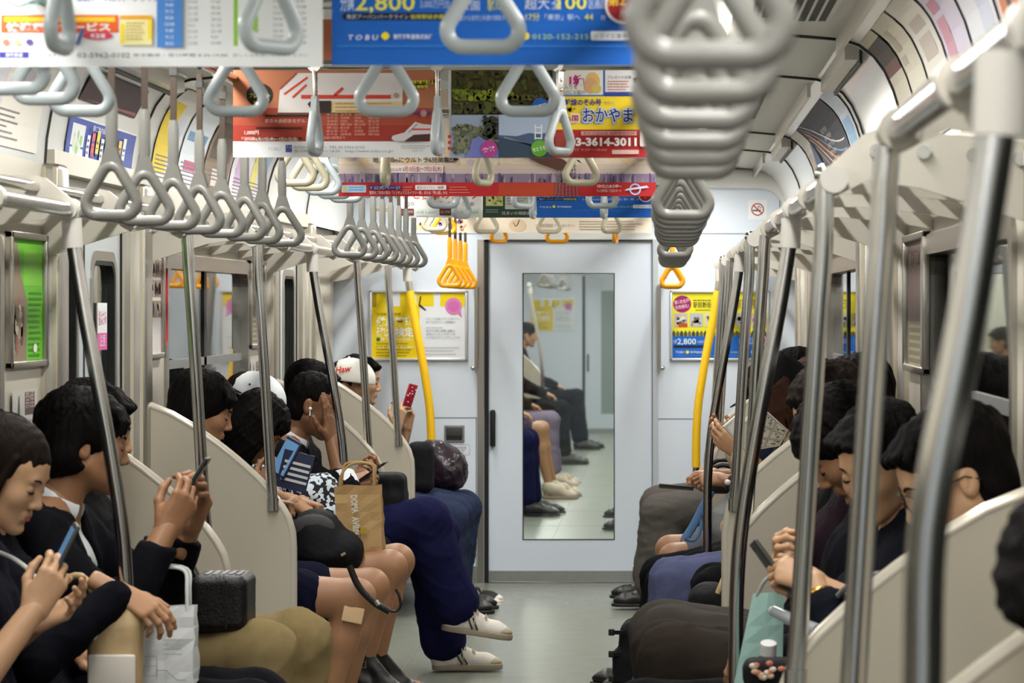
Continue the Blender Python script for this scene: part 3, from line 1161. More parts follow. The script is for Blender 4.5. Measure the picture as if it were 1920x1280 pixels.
def blue_ad(S, w, h, k, full=True):
    """The blue property poster; k scales its 578-unit layout, so do lower copies of the same design."""
    BL, YL = (18, 96, 190), (232, 226, 84)
    S.rect(0, 0, w, h, BL)
    q = lambda a: a * k
    S.text(q(16), q(104), q(34), '分譲', (200, 214, 240), 0.01, width=q(26))
    S.text(q(44), q(103), q(42), '2,800', YL, 0.012, width=q(112))
    S.text(q(166), q(108), q(18), '3,000万円台より', (190, 206, 238), 0.0, width=q(76))
    S.rrect(q(20), q(84), q(196), q(14), q(7), (22, 28, 52))
    S.text(q(28), q(87), q(9.5), '東武アーバンパークライン', (208, 214, 230), 0.0, width=q(116))
    S.text(q(148), q(87), q(9.5), '始発駅徒歩圏', YL, 0.0, width=q(62))
    S.text(q(240), q(104), q(20), '公園', (204, 216, 240), 0.0)
    S.text(q(292), q(104), q(30), '駅15分', YL, 0.0, width=q(40))
    S.text(q(362), q(106), q(24), '超大', (214, 224, 244), 0.0)
    S.text(q(412), q(106), q(20), '全', (214, 224, 244), 0.0)
    S.text(q(424), q(105), q(34), '100', YL, 0.01, width=q(54))
    S.text(q(482), q(107), q(22), '区画超', (204, 216, 240), 0.0, width=q(34))
    S.text(q(240), q(84), q(11), '豊かな自然と利便が調和する街', (190, 206, 236), 0.0, width=q(100))
    S.text(q(364), q(84), q(16), '17分', YL, 0.0, width=q(26))
    S.text(q(400), q(85), q(12), '「東京」駅へ', (200, 214, 240), 0.0, width=q(66))
    S.text(q(474), q(84), q(17), '44', YL, 0.0)
    S.text(q(504), q(85), q(11), '分', (200, 214, 240))
    S.text(q(30), q(47), q(13), 'T O B U', (214, 220, 244), 0.02, slant=0.2, width=q(56))
    S.poly([(q(92), q(54)), (q(101), q(62)), (q(110), q(54)), (q(101), q(46))], (240, 220, 20))
    S.oval(q(101), q(54), q(7), q(7), (240, 220, 20))
    S.text(q(116), q(49), q(10), '東武不動産株式会社', (206, 214, 240), 0.03, width=q(74))
    S.oval(q(364), q(54), q(7), q(7), (232, 214, 20))
    S.text(q(376), q(48), q(14), '0120-152-215', (170, 214, 150), 0.0, width=q(106))
    S.rrect(q(486), q(46), q(92), q(17), q(3), (226, 230, 240))
    S.text(q(492), q(50), q(10), 'ソライエ清水公園', (56, 62, 80), 0.0, width=q(82))
    S.lines(q(12), q(34), q(556), 1, 5, q(2.0), (60, 140, 220), 5, 0.02)
    if full:
        S.oval(q(548), q(112), q(36), q(36), (224, 214, 224))
        S.oval(q(548), q(112), q(31), q(31), (164, 34, 40))
        S.text(q(534), q(112), q(22), '第2', (238, 200, 60), 0.02, 'c')
        S.text(q(546), q(92), q(12), '期', (226, 150, 150), 0.0, 'c')


t, S, w, H = hung_poster(622, 1200, 122, 5.36, 'blue property poster with 2,800 in yellow, top centre of the picture')
blue_ad(S, w, H * 0.62, 1.0)
S.rect(0, H * 0.62, w, H * 0.38, (240, 228, 70))
S.build('sheet', t)

# red shoe poster
t, S, w, H = hung_poster(437, 820, 295, 8.1, 'brown and red poster with a white running shoe and a shoebox, left of centre')
S.rect(0, 0, w, H, (168, 104, 72))
S.rect(0, 30, w, 62, (150, 48, 32))
S.rect(0, 60, w, 30, (154, 66, 44))
S.rect(0, 0, w, 30, (214, 216, 216))
S.oval(50, 117, 25, 22, (30, 22, 16))
S.text(50, 124, 9, '無料', (220, 210, 90), 0.0, 'c')
S.text(50, 112, 10, 'プレゼント', (220, 210, 90), 0.0, 'c', width=40)
S.text(50, 100, 8, '抽選会', (220, 210, 90), 0.0, 'c')
S.poly([(84, 84), (318, 84), (318, 158), (120, 158), (88, 128)], (208, 202, 200))
S.poly([(184, 84), (318, 84), (318, 105), (184, 105)], (206, 184, 136))
S.rect(84, 80, 234, 4, (104, 62, 40))
S.line([(96, 118), (140, 150)], 4, (196, 60, 40))
S.line([(112, 112), (138, 136)], 4, (196, 60, 40))
S.line([(120, 158), (88, 128)], 3, (150, 60, 44))
S.rect(128, 110, 168, 7, (196, 58, 40))
S.line([(190, 116), (206, 130)], 5, (196, 60, 40))
S.lines(192, 100, 120, 3, 7, 2.2, (168, 140, 92), 9)
S.poly([(140, 100), (150, 84), (184, 84), (184, 106), (146, 106)], (44, 30, 26))
S.oval(306, 116, 5, 5, (170, 140, 130))
S.poly([(322, 140), (380, 140), (382, 146), (340, 126), (324, 136)], (36, 30, 18))
S.text(322, 138, 8, '東京の地下鉄で当たる', (214, 216, 60), 0.02, width=54)
S.text(330, 130, 6, '夏の運動靴', (214, 216, 60), 0.02, width=36)
for v, x1 in ((78, 140), (55, 130), (36, 130)):
    S.rect(60 if v == 78 else 44, v - 2, x1 - 44, 3.4, (36, 18, 14))
S.text(16, 76, 6, '販売価格', (206, 150, 136), 0.0)
S.text(16, 33.5, 6, '販売期間', (206, 150, 136), 0.0)
S.text(60, 65, 8, '東京大会記念モデル', (220, 180, 170), 0.0, width=76)
S.text(22, 43, 9, '1,000円', (226, 196, 188), 0.02)
S.text(22, 25.6 + 0, 1, ' ', W_)
S.text(20, 26.8 + 3, 0.1, ' ', W_)
S.text(18, 31.5 - 5 + 0, 0.1, ' ', W_)
S.text(18, 34.5 - 11 + 10, 0.1, ' ', W_)
S.rect(20, 30, 0.2, 0.2, (150, 48, 32))
S.text(22, 31.2, 7.4, '2016年6月17日(金)～7月31日(日)', (228, 196, 188), 0.02, width=100)
for i in range(7):
    for j in range(4):
        S.text(176 + 26 * j, 78 - 6.2 * i, 5, ['春日部', '北千住', '浅草駅', '池袋駅', '草加'][(i + j) % 5], (206, 150, 132), 0.0, width=21 - 4 * ((i * j) % 3))
S.text(170, 34, 6, '沿線の駅売店で', (206, 160, 140), 0.0)
S.poly([(298, 34), (300, 40), (322, 46), (342, 66), (356, 62), (378, 60), (378, 44), (340, 40), (322, 30), (304, 30)], (198, 190, 192))
S.poly([(322, 30), (340, 42), (378, 44), (378, 34), (340, 30)], (70, 36, 34))
S.line([(336, 52), (378, 52)], 3, (190, 50, 40))
S.line([(330, 46), (346, 62)], 1.5, (120, 110, 120))
S.rect(286, 84 - 2, 96, 4, (80, 60, 120))
S.oval(358, 82, 6, 7, (160, 120, 116))
S.text(360, 79, 7, '17', (200, 190, 200), 0.0, 'c')
S.text(66, 12, 9, 'TOBU', (150, 150, 176), 0.0, slant=0.25, width=24)
S.rect(100, 9, 12, 14, (60, 66, 140))
S.text(106, 17, 5, 'ＴＪ', W_, 0.0, 'c')
S.text(116, 16, 6, '東武鉄道お客さまセンター', (96, 96, 100), 0.0, width=60)
S.text(182, 16, 7, 'TEL.03-5962-0102', (96, 96, 100), 0.0, width=66)
S.text(212, 9, 7, 'http://www.tobu.co.jp/', (96, 96, 100), 0.0, width=90)
S.text(116, 9, 6, '受付時間 9:00～18:00', (110, 110, 114), 0.0, width=86)
S.text(338, 10, 5, 'ICカード', (90, 100, 170), 0.0)
S.lines(316, 20, 58, 2, 4, 1.2, (130, 130, 134), 8)
S.build('sheet', t)

# landscape photographs and yellow travel fair poster
t, S, w, H = hung_poster(842, 1218, 296, 8.12, 'poster of garden and river photographs beside a yellow fair notice with a phone number')
S.rect(0, 0, w, H, (214, 210, 200))
S.rect(4, 80, 190, H - 80, (72, 70, 32))
S.blobs(4, 112, 190, H - 116, 260, 3, 9, [(56, 54, 26), (74, 76, 30), (44, 42, 22), (88, 92, 36), (64, 64, 30)], 4)
S.blobs(4, 104, 120, 26, 120, 3, 8, [(132, 146, 36), (146, 160, 40), (112, 126, 34), (96, 106, 34)], 5)
S.blobs(110, 106, 84, 14, 60, 2, 7, [(120, 112, 50), (98, 96, 44), (84, 82, 38)], 15)
S.blobs(4, 80, 190, 26, 150, 3, 8, [(70, 70, 34), (88, 94, 38), (58, 58, 32), (76, 80, 36)], 6)
S.rect(4, 0, 90, 80, (150, 164, 190))
S.blobs(4, 4, 90, 62, 220, 2, 7, [(110, 116, 88), (96, 102, 76), (128, 132, 108), (84, 90, 68)], 7)
S.blobs(62, 30, 32, 50, 70, 3, 7, [(52, 56, 40), (62, 68, 46), (44, 48, 36)], 8)
S.poly([(30, 0), (94, 0), (94, 16), (58, 40), (44, 34), (40, 16)], (112, 118, 186))
S.rect(94, 0, 100, 80, (168, 184, 208))
S.poly([(94, 0), (194, 0), (194, 48), (170, 44), (150, 46), (128, 40), (94, 42)], (74, 92, 124))
S.poly([(94, 0), (194, 0), (194, 20), (150, 26), (94, 38)], (56, 72, 92))
S.line([(104, 38), (170, 18)], 2.5, (130, 140, 150))
for x in (162, 174):
    S.line([(x, 34), (x, 62)], 2.2, (226, 230, 236))
for z in (36, 46, 56):
    S.line([(162, z), (174, z)], 2.2, (226, 230, 236))
S.rect(185, 0, 9, 52, (66, 70, 110))
for x, z, c, s in ((172, 96, (28, 92, 176), '後楽園'), (76, 16, (178, 60, 140), '倉敷'), (170, 17, (96, 162, 40), 'せとうち')):
    S.oval(x, z, 15.5, 15.5, c)
    S.text(x, z - 4, 9, s, (222, 226, 236), 0.02, 'c', width=24, rot=12)
S.rect(0, 96, 4, 60, (190, 200, 206))
for z in (14, 25, 36):
    S.rect(-1, z, 6, 6, (190, 44, 48))
S.rect(194, 0, w - 194, 52, (168, 36, 34))
S.rect(194, 52, w - 194, 62, (236, 206, 44))
S.rect(200, 114, w - 200, H - 114, (58, 108, 178))
S.rect(205, 117, 84, H - 120, (226, 222, 214))
S.rect(293, 120, w - 293, H - 124, (224, 222, 224))
S.text(226, 137, 19, '1箱', (186, 40, 124), 0.05, width=28)
S.text(216, 128, 9, '入りを', (60, 50, 60), 0.0)
S.text(212, 118, 9, '各日にお届け!', (60, 50, 60), 0.0, width=44)
S.oval(270, 142, 13, 17, (222, 184, 112))
S.oval(266, 134, 12, 15, (214, 164, 118))
S.oval(277, 128, 9, 9, (206, 186, 104))
S.text(298, 147, 7, 'プレゼント応募', (110, 90, 96), 0.0, width=44)
S.lines(298, 141, 44, 5, 5, 2, (196, 130, 110), 12)
S.poly([(346, 148), (352, 150), (358, 140), (356, 130), (350, 128), (348, 138)], (36, 28, 30))
S.rect(293, 116, w - 293, 6, (50, 70, 150))
S.text(206, 98, 13, '新幹線のぞみ号', (58, 62, 130), 0.03, width=80)
S.text(290, 98, 8, 'で行く', (100, 100, 130), 0.0)
# the big word: pale halo under dark blue letters
S.text(248, 66, 32, 'おかやま', (120, 150, 206), 0.085, width=100)
S.text(250, 67, 31, 'おかやま', (222, 228, 240), 0.055, width=96)
S.text(251, 67.5, 30, 'おかやま', (38, 50, 120), 0.02, width=94)
S.rrect(228, 64, 18, 18, 3, (226, 206, 196))
S.text(237, 67, 14, '国', (160, 60, 50), 0.03, 'c')
S.text(218, 66, 13, 'の', (170, 70, 50), 0.03)
S.text(206, 66, 14, '桃', (170, 60, 60), 0.03)
S.blobs(212, 84, 30, 12, 12, 2, 5, [(196, 170, 40), (150, 150, 40)], 9)
S.rect(248, 41, 104, 8, (206, 150, 146))
S.text(252, 42.5, 6, '東京交通会館 南関東販売所', (150, 50, 50), 0.0, width=96)
S.text(226, 22, 20, '03-3614-3011', (228, 222, 218), 0.045, width=126)
S.rrect(200, 20, 18, 26, 2, (150, 60, 50))
S.rrect(306, 6, 50, 8, 1, (206, 170, 164))
S.text(226, 12, 6, '受付 9:30～18:00', (206, 150, 146), 0.0, width=70)
S.rrect(358, 20, 18, 30, 3, (214, 196, 194))
S.build('sheet', t)

# wide sunset skyline poster
t, S, w, H = hung_poster(635, 1230, 368, 10.4, 'wide sunset skyline poster with a red band along its bottom edge')
S.rect(0, 0, w, H, (222, 206, 190))
for i, c in enumerate(((196, 182, 186), (206, 188, 182), (216, 196, 178), (228, 210, 186), (222, 202, 186), (214, 202, 194))):
    S.rect(0, 34 + 9 * i, w, 10, c)
S.blobs(0, 54, w, 40, 60, 5, 12, [(216, 190, 170), (228, 214, 194), (200, 184, 188), (232, 200, 160)], 31)
S.rect(0, 24, w, 18, (140, 122, 146))
r9 = random.Random(4)
for i in range(150):
    x = r9.uniform(0, w - 5)
    S.lay([(x, 24), (x + 4, 24), (x + 4, 28 + r9.random() * 18), (x, 28 + r9.random() * 18)], [(0, 1, 2, 3)], r9.choice([(94, 80, 116), (118, 100, 132), (170, 152, 166), (78, 68, 104), (150, 134, 156)]), 1 if i % 20 == 0 else 0)
S.k += 1
S.rect(0, 0, w, 26, (186, 36, 40))
S.rect(300, 1, 120, 24, (182, 66, 40))
S.text(64, 64, 11, '地上350mにウルトラ6兄弟集結!', (60, 50, 56), 0.015, width=158)
S.rect(94, 44, 102, 14, (226, 214, 212))
S.text(97, 47, 8, '2016年', (150, 70, 70), 0.0, width=22)
S.text(121, 47, 11, '6月10日(金)～7月21日(木)', (170, 50, 56), 0.01, width=72)
S.rrect(6, 7, 46, 14, 2, (170, 200, 226))
S.oval(12, 14, 4, 4, (232, 200, 70))
S.lines(20, 16, 28, 2, 5, 2, (90, 150, 196), 3)
S.rrect(58, 12, 60, 9, 1, (76, 56, 120))
S.text(60, 13.5, 7, 'f 公式ページ', (206, 200, 220), 0.01, width=56)
S.rrect(144, 12, 58, 9, 1, (232, 228, 226))
S.text(147, 14, 6, '東京スカイツリー', (120, 90, 90), 0.0, width=34)
S.text(186, 14, 6, '検索', (120, 90, 90), 0.0)
S.text(58, 4, 7, '電車をご利用の際は「とうきょうスカイツリー駅」または「押上駅」から', (238, 206, 200), 0.01, width=146)
S.lines(208, 16, 40, 3, 5, 2, (220, 120, 110), 6)
S.lines(122, 16, 18, 2, 5, 2, (220, 130, 120), 7)
for i in range(7):
    S.line([(406 + 7 * i, 0), (412 + 5 * i, 62)], 1.6, (120, 112, 118))
for z in range(2, 60, 7):
    S.line([(408 + z * 0.1, z), (450 - z * 0.12, z + 6)], 1.2, (96, 90, 96))
S.poly([(352, 74), (378, 60), (412, 48), (440, 54), (420, 70), (372, 78)], (96, 62, 52))
S.text(484, 16, 7, '7月9日(土)あさ9時～', (240, 220, 216), 0.02, width=46)
S.text(484, 8, 6, 'テレビ東京系にて放送スタート!', (236, 200, 196), 0.01, width=46)
S.ring(556, 13, 8, 11, (170, 190, 226))
S.poly([(536, 10), (582, 16), (578, 20), (540, 14)], (206, 210, 226))
S.build('sheet', t)

# row beyond: white hand-lettered poster, dark green one, a second blue one
t, S, w, H = hung_poster(748, 904, 408, 13.9, 'white poster with brush-like red lettering hanging under the sunset poster')
S.rect(0, 0, w, H, (226, 222, 220))
S.text(6, 36, 26, 'ひと仕事のアップ', (196, 96, 72), 0.02, width=146)
S.text(54, 22, 12, 'オフィス・ペット・カフェ', (140, 130, 130), 0.0, width=84)
for x in (16, 128):
    S.ring(x, 25, 3, 4.5, (120, 112, 114))
    S.ring(x + 9, 26, 2, 3.2, (120, 112, 114))
S.rrect(4, 4, 24, 13, 1, (96, 48, 48))
S.rrect(76, 4, 22, 13, 1, (96, 48, 48))
S.text(6, 9, 5.5, '二人で利用', (226, 200, 196), 0.0, width=20)
S.text(78, 9, 5.5, '五人で利用', (226, 200, 196), 0.0, width=18)
S.rect(30, 4, 42, 13, (206, 216, 206))
S.text(32, 7, 7, '1か月 5,600円', (110, 110, 110), 0.0, width=38)
S.rect(102, 4, 48, 13, (206, 216, 206))
S.text(104, 7, 7, '1か月 9,800円', (110, 110, 110), 0.0, width=44)
S.build('sheet', t)
t, S, w, H = hung_poster(905, 999, 408, 13.92, 'dark green framed poster between the white and the smaller blue one')
S.rect(0, 0, w, H, (44, 66, 56))
S.rect(6, 22, 32, 34, (196, 204, 120))
S.blobs(6, 22, 32, 30, 16, 2, 6, [(170, 180, 90), (222, 210, 160), (120, 140, 60)], 2)
S.rect(42, 16, 46, 40, (196, 200, 190))
S.lines(45, 50, 40, 6, 5, 2, (110, 120, 112), 4)
S.text(36, 6, 7, '住まいの相談会', (200, 206, 196), 0.0, width=54)
S.lines(6, 14, 28, 2, 4, 1.5, (150, 166, 150), 6)
S.build('sheet', t)
t, S, w, H = hung_poster(1000, 1222, 408, 13.88, 'smaller distant copy of the blue property poster, under the sunset poster')
blue_ad(S, w, H * 0.55, w / 578.0, True)
S.rect(0, H * 0.55, w, H * 0.45, (236, 222, 80))
S.build('sheet', t)
t, S, w, H = hung_poster(776, 1222, 436, 16.15, 'long cream poster with violet flowers, the lowest one above the end door')
S.rect(0, 0, w, H, (226, 214, 194))
S.blobs(0, 1, 30, 27, 12, 2, 6, [(226, 196, 90), (216, 180, 60)], 3)
S.blobs(30, 1, 34, 28, 26, 2, 5, [(108, 84, 138), (216, 200, 210), (74, 62, 104)], 4)
S.oval(78, 14, 20, 9, (198, 160, 120))
S.blobs(52, 2, 46, 26, 20, 2, 6, [(206, 168, 140), (92, 70, 110), (222, 206, 196), (150, 110, 90)], 5)
S.oval(194, 14, 16, 12, (214, 190, 160))
S.line([(186, 20), (190, 12), (194, 14), (198, 24)], 1.6, (110, 80, 60))
S.text(236, 10, 8, '東武百貨店 アートギャラリー', (120, 110, 100), 0.0, width=66)
S.lines(310, 20, 120, 4, 5, 1.8, (150, 140, 128), 5)
S.build('sheet', t)

# ------------------------------------------------------------------ framed adverts on the end wall
def framed(u0, u1, v0, v1, y, label, fw=5, name='framed_advert'):
    s = y / F_PX
    t = thing(name, label, 'advert', P((u0 + u1) / 2, v1, y))
    a, b_ = P(u0, v1, y), P(u1, v0, y)
    f = fw * s
    b = MB()
    for x0, x1, z0, z1 in ((a.x, b_.x, b_.z - f, b_.z), (a.x, b_.x, a.z, a.z + f), (a.x, a.x + f, a.z, b_.z), (b_.x - f, b_.x, a.z, b_.z)):
        b.box(x0, x1, y - 0.022, y, z0, z1, mat('advert_frame', (206, 208, 208), 0.3, metal=0.5), bev=0.004)
    b.build('frame', None, t)
    sh = Sheet(P(u0 + fw - 1, v1 - fw + 1, y - 0.008), (1, 0, 0), (0, 0, 1), s)
    sh.mb.box(a.x + f * 0.5, b_.x - f * 0.5, y - 0.0078, y - 0.001, a.z + f * 0.5, b_.z - f * 0.5, M_paper)
    return t, sh, (u1 - u0) - 2 * fw + 2, (v1 - v0) - 2 * fw + 2


YL = (226, 200, 8)


def health_ad(S, w, h):
    S.rect(0, 0, w, h, (222, 226, 230))
    S.rect(0, 0, w * 0.51, h, YL)
    for a, b_ in ((0.22, 0.30), (0.42, 0.48)):
        S.rect(w * a, h * 0.79, w * (b_ - a), h * 0.21, (222, 226, 230))
    for a, b_ in ((0.48, 0.66), (0.73, 0.99)):
        S.rect(w * a, h * 0.79, w * (b_ - a), h * 0.21, YL)
    S.rect(0, h * 0.78, w * 0.05, h * 0.22, (160, 136, 20))
    S.poly([(w * .50, h * .82), (w * .515, h * .94), (w * .53, h * .94), (w * .515, h * .82), (w * .58, h * .74), (w * .575, h * .72), (w * .50, h * .79)], (40, 32, 20))
    S.oval(w * 0.87, h * 0.79, w * 0.088, h * 0.13, (206, 122, 178))
    S.poly([(w * .9, h * .7), (w * .96, h * .62), (w * .95, h * .72)], (206, 122, 178))
    S.oval(w * 0.87, h * 0.79, w * 0.06, h * 0.085, (196, 104, 166))
    S.text(w * 0.05, h * 0.50, h * 0.145, '健康管理', (238, 238, 226), 0.03, width=w * 0.40)
    S.text(w * 0.05, h * 0.345, h * 0.145, '能力検定', (238, 238, 226), 0.03, width=w * 0.40)
    S.text(w * 0.05, h * 0.655, h * 0.045, '文部科学省後援', (120, 100, 10), 0.0, width=w * 0.26)
    S.oval(w * 0.07, h * 0.29, w * 0.02, h * 0.03, (40, 110, 60))
    S.text(w * 0.10, h * 0.27, h * 0.06, '第10回 9月11日(日)', (236, 232, 200), 0.01, width=w * 0.32)
    S.lines(w * 0.05, h * 0.22, w * 0.4, 5, h * 0.045, h * 0.014, (150, 128, 10), 5)
    S.text(w * 0.06, h * 0.155, h * 0.04, 'インターネット 郵便局 にて受付', (236, 232, 200), 0.02, width=w * 0.38)
    for i, s_ in enumerate(('どうしてもお昼にイライラが食べたい。', '食べても太りにくい時間帯は?', '', '私たちの美と健康に重要な', '成長ホルモンの多くは', 'いつ分泌されているでしょうか?')):
        if s_:
            S.text(w * 0.58, h * (0.585 - 0.05 * i - (0.03 if i > 2 else 0)), h * 0.04, s_, (110, 120, 132), 0.0, width=w * (0.36 if i in (0, 5) else 0.31))
    S.lines(w * 0.56, h * 0.16, w * 0.4, 3, h * 0.05, h * 0.012, (160, 166, 176), 8)
    S.lines(w * 0.58, h * 0.46, w * 0.2, 1, h * 0.05, h * 0.012, (160, 166, 176), 9)


t, S, w, h = framed(693, 877, 544, 676, YE - 0.001, 'framed yellow and white health exam advert left of the end door')
health_ad(S, w, h)
S.build('sheet', t)

t, S, w, h = framed(1256, 1442, 544, 676, YE - 0.001, 'framed yellow and blue housing advert right of the end door')
S.rect(0, 0, w, h, (226, 216, 40))
S.oval(19, h - 22, 17, 16, (150, 28, 96))
S.text(19, h - 20, 8, '第1次全戸', (240, 220, 232), 0.0, 'c', width=28, rot=10)
S.text(19, h - 30, 8, '完売御礼!', (240, 220, 232), 0.0, 'c', width=26, rot=10)
S.text(40, h - 28, 12, '駅前新街区', (50, 52, 30), 0.01, width=42)
S.text(118, h - 30, 16, '第2次発表!', (110, 60, 90), 0.0, width=60)
S.lines(40, h - 16, 44, 1, 4, 2, (90, 90, 40), 2)
S.lines(122, h - 16, 50, 1, 4, 2, (90, 90, 40), 3)
S.lines(44, h - 34, 34, 1, 4, 1.6, (120, 116, 40), 4)
for i in range(6):
    x = 4 + 29 * i
    S.rect(x, h - 64, 25, 25, [(186, 178, 168), (170, 184, 190), (196, 196, 196), (160, 150, 130), (176, 190, 190), (190, 170, 160)][i])
    S.blobs(x, h - 64, 25, 20, 8, 2, 6, [(120, 116, 110), (150, 110, 90), (90, 90, 96), (206, 206, 206)], 20 + i)
    if i in (0, 2, 4, 5):
        S.rect(x + 8, h - 65, 17, 7, [(180, 70, 40), 0, (150, 60, 60), 0, (90, 140, 60), (190, 130, 40)][i])
for i in range(24):
    x = 7.4 * i
    S.lay([(x, 40), (x + 6.4, 40), (x + 6.4, 48), (x + 3.2, 53), (x, 48)], [(0, 1, 2, 3, 4)], [(70, 74, 60), (96, 98, 80), (54, 58, 60)][i % 3], 1 if i == 0 else 0)
S.rect(0, 0, w, 42, (20, 96, 186))
S.text(2, 29, 8, '分譲', (206, 216, 236), 0.0, width=7)
S.text(10, 27, 15, '2,800', (214, 226, 226), 0.01, width=35)
S.text(48, 29, 7, '3,000万円台', (190, 206, 236), 0.0, width=22)
S.rrect(3, 20, 58, 5, 2, (22, 28, 52))
S.text(90, 28, 10, '駅15分', (226, 220, 90), 0.0, width=20)
S.text(126, 28, 13, '100区画', (214, 222, 236), 0.0, width=32)
S.oval(w - 14, 34, 13, 13, (206, 180, 190))
S.oval(w - 14, 34, 11, 11, (146, 36, 40))
S.text(w - 14, 30, 13, '2', (236, 206, 70), 0.02, 'c')
S.text(6, 10, 6, 'TOBU', (214, 220, 240), 0.0, slant=0.2, width=17)
S.oval(29, 12, 3, 3, (240, 220, 20))
S.text(34, 10, 5, '東武不動産株式会社', (206, 214, 240), 0.01, width=28)
S.text(110, 10, 5, '0120-152-215', (190, 214, 190), 0.0, width=34)
S.rrect(148, 9, 28, 6, 1, (226, 230, 240))
S.lines(6, 5, 160, 1, 3, 1, (70, 140, 220), 6)
S.build('sheet', t)

# same health advert on the end wall of the next carriage
kf = Y3 / F_PX
t = thing('framed_advert', 'small yellow and white advert seen through the end door window', 'advert', P(1036, 620, Y3))
b = MB()
a, b_ = P(994.5, 621, Y3), P(1077.5, 560, Y3)
b.box(a.x, b_.x, Y3 - 0.015, Y3, a.z, b_.z, mat('advert_frame', (206, 208, 208), 0.3, metal=0.5))
b.build('frame', None, t)
S = Sheet((a.x + 0.012, Y3 - 0.016, a.z + 0.012), (1, 0, 0), (0, 0, 1), kf)
health_ad(S, (b_.x - a.x - 0.024) / kf, (b_.z - a.z - 0.024) / kf)
S.build('sheet', t)

# ------------------------------------------------------------------ small fittings on the end wall
s = YE / F_PX
t = thing('no_smoking_sticker', 'white square no-smoking sticker on the upper right of the end wall', 'sticker', P(1420, 411, YE))
S = Sheet(P(1403, 411, YE - 0.001), (1, 0, 0), (0, 0, 1), s)
S.rect(0, 0, 35, 36, (232, 236, 238))
S.ring(17.5, 18.5, 9.8, 12, (176, 40, 40))
S.rect(8.5, 15.2, 15, 2.6, (50, 46, 46))
S.line([(18, 20), (20, 22), (18, 24), (22, 25)], 1.2, (60, 56, 56))
S.line([(22, 20), (24, 22), (23, 24)], 1.2, (60, 56, 56))
S.line([(10, 26), (25, 11)], 2.2, (176, 40, 40))
S.build('sticker_sheet', t)

t = thing('maker_plate', 'small cream maker plate high on the left of the end wall', 'plate', P(720, 399, YE))
S = Sheet(P(704, 399, YE - 0.001), (1, 0, 0), (0, 0, 1), s)
S.rect(0, 0, 33, 13, (226, 224, 196))
S.text(1.5, 2.5, 9, 'HITACHI', (96, 92, 80), 0.01, width=30)
S.build('plate_sheet', t)
t = thing('car_number', 'grey carriage number above the small plate on the end wall', 'number', P(718, 372, YE))
S = Sheet(P(684, 373, YE - 0.001), (1, 0, 0), (0, 0, 1), s)
S.text(2, 2, 20, '33053', (92, 100, 108), 0.0, width=64)
S.build('digits', t)

for u, v0, v1, lab in ((893, 538, 690, 'left'), (1236, 536, 690, 'right')):
    t = thing('door_grab_bar', 'short upright steel grab bar just %s of the end door' % lab, 'grab bar', P(u, v1, YE))
    b = MB()
    a, c = P(u, v0, YE - 0.035), P(u, v1, YE - 0.035)
    b.tube([a, c], 0.0095, M_steel, seg=12)
    b.build('bar', None, t)
    sgn = -1 if u < 1000 else 1
    for v in (v0, v1):
        b = MB()
        p = P(u, v, YE - 0.035)
        b.tube([p, p + Vector((0, 0.034, 0))], 0.011, M_steel, seg=12)
        b.ball(p + Vector((sgn * 0.018, -0.004, 0)), 0.013, M_chrome)
        b.build('mount', None, t)

t = thing('latch_box', 'recessed grey latch on the cabinet left of the end door', 'latch', P(852, 829, YE))
b = MB()
a, c = P(833, 829, YE), P(871, 797, YE)
b.box(a.x, c.x, YE - 0.010, YE, a.z, c.z, M_grey, bev=0.004)
b.build('frame', None, t)
b = MB()
b.box(a.x + 0.012, c.x - 0.012, YE - 0.0115, YE - 0.009, a.z + 0.012, a.z + 0.032, M_black)
b.build('slot', None, t)
b = MB()
b.box(a.x + 0.010, c.x - 0.010, YE - 0.016, YE - 0.009, a.z + 0.034, c.z - 0.010, M_dgrey, bev=0.003)
b.build('lever', None, t)
t = thing('notice_label', 'small white printed label under the grey latch', 'label', P(860, 853, YE))
S = Sheet(P(838, 853, YE - 0.001), (1, 0, 0), (0, 0, 1), s)
S.rrect(0, 0, 43, 20, 2, (150, 158, 164))
S.rrect(0.8, 0.8, 41.4, 18.4, 1.6, (216, 222, 228))
S.text(16, 12, 4.5, '非常用設備', (90, 96, 104), 0.0, width=20)
S.lines(5, 8.5, 34, 2, 4, 1.6, (110, 116, 124), 5)
S.build('label_sheet', t)

# ------------------------------------------------------------------ adverts on the curved shoulders, doors and walls
def shoulder_bend(s, y_start):
    pr = list(reversed(SHOULDER))
    acc = [0]
    for (x0, z0), (x1, z1) in zip(pr, pr[1:]):
        acc.append(acc[-1] + math.hypot(x1 - x0, z1 - z0))

    def f(x, y, z):
        d = max(0, min(acc[-1] - 1e-4, y))
        i = max(k for k in range(len(pr) - 1) if acc[k] <= d)
        q = (d - acc[i]) / (acc[i + 1] - acc[i])
        px, pz = pr[i][0] + (pr[i + 1][0] - pr[i][0]) * q, pr[i][1] + (pr[i + 1][1] - pr[i][1]) * q
        tx, tz = pr[i + 1][0] - pr[i][0], pr[i + 1][1] - pr[i][1]
        L = math.hypot(tx, tz)
        nx, nz = -tz / L, tx / L
        off = 0.004 + z * 2
        return Vector((s * (px + nx * off), y_start + (x if s < 0 else -x), pz + nz * off))
    return f


ARC = 0.385
COVER = {}


def shoulder_ad(s, ya, yb, label, draw):
    t = thing('curved_advert', label, 'advert', (s * 1.14, (ya + yb) / 2, 2.0), 'adverts on the curved edge of the ceiling')
    S = Sheet((0, 0, 0), (1, 0, 0), (0, 0, 1), 1.0, shoulder_bend(s, ya if s < 0 else yb))
    draw(S, yb - ya, ARC)
    S.build('sheet', t)
    return t


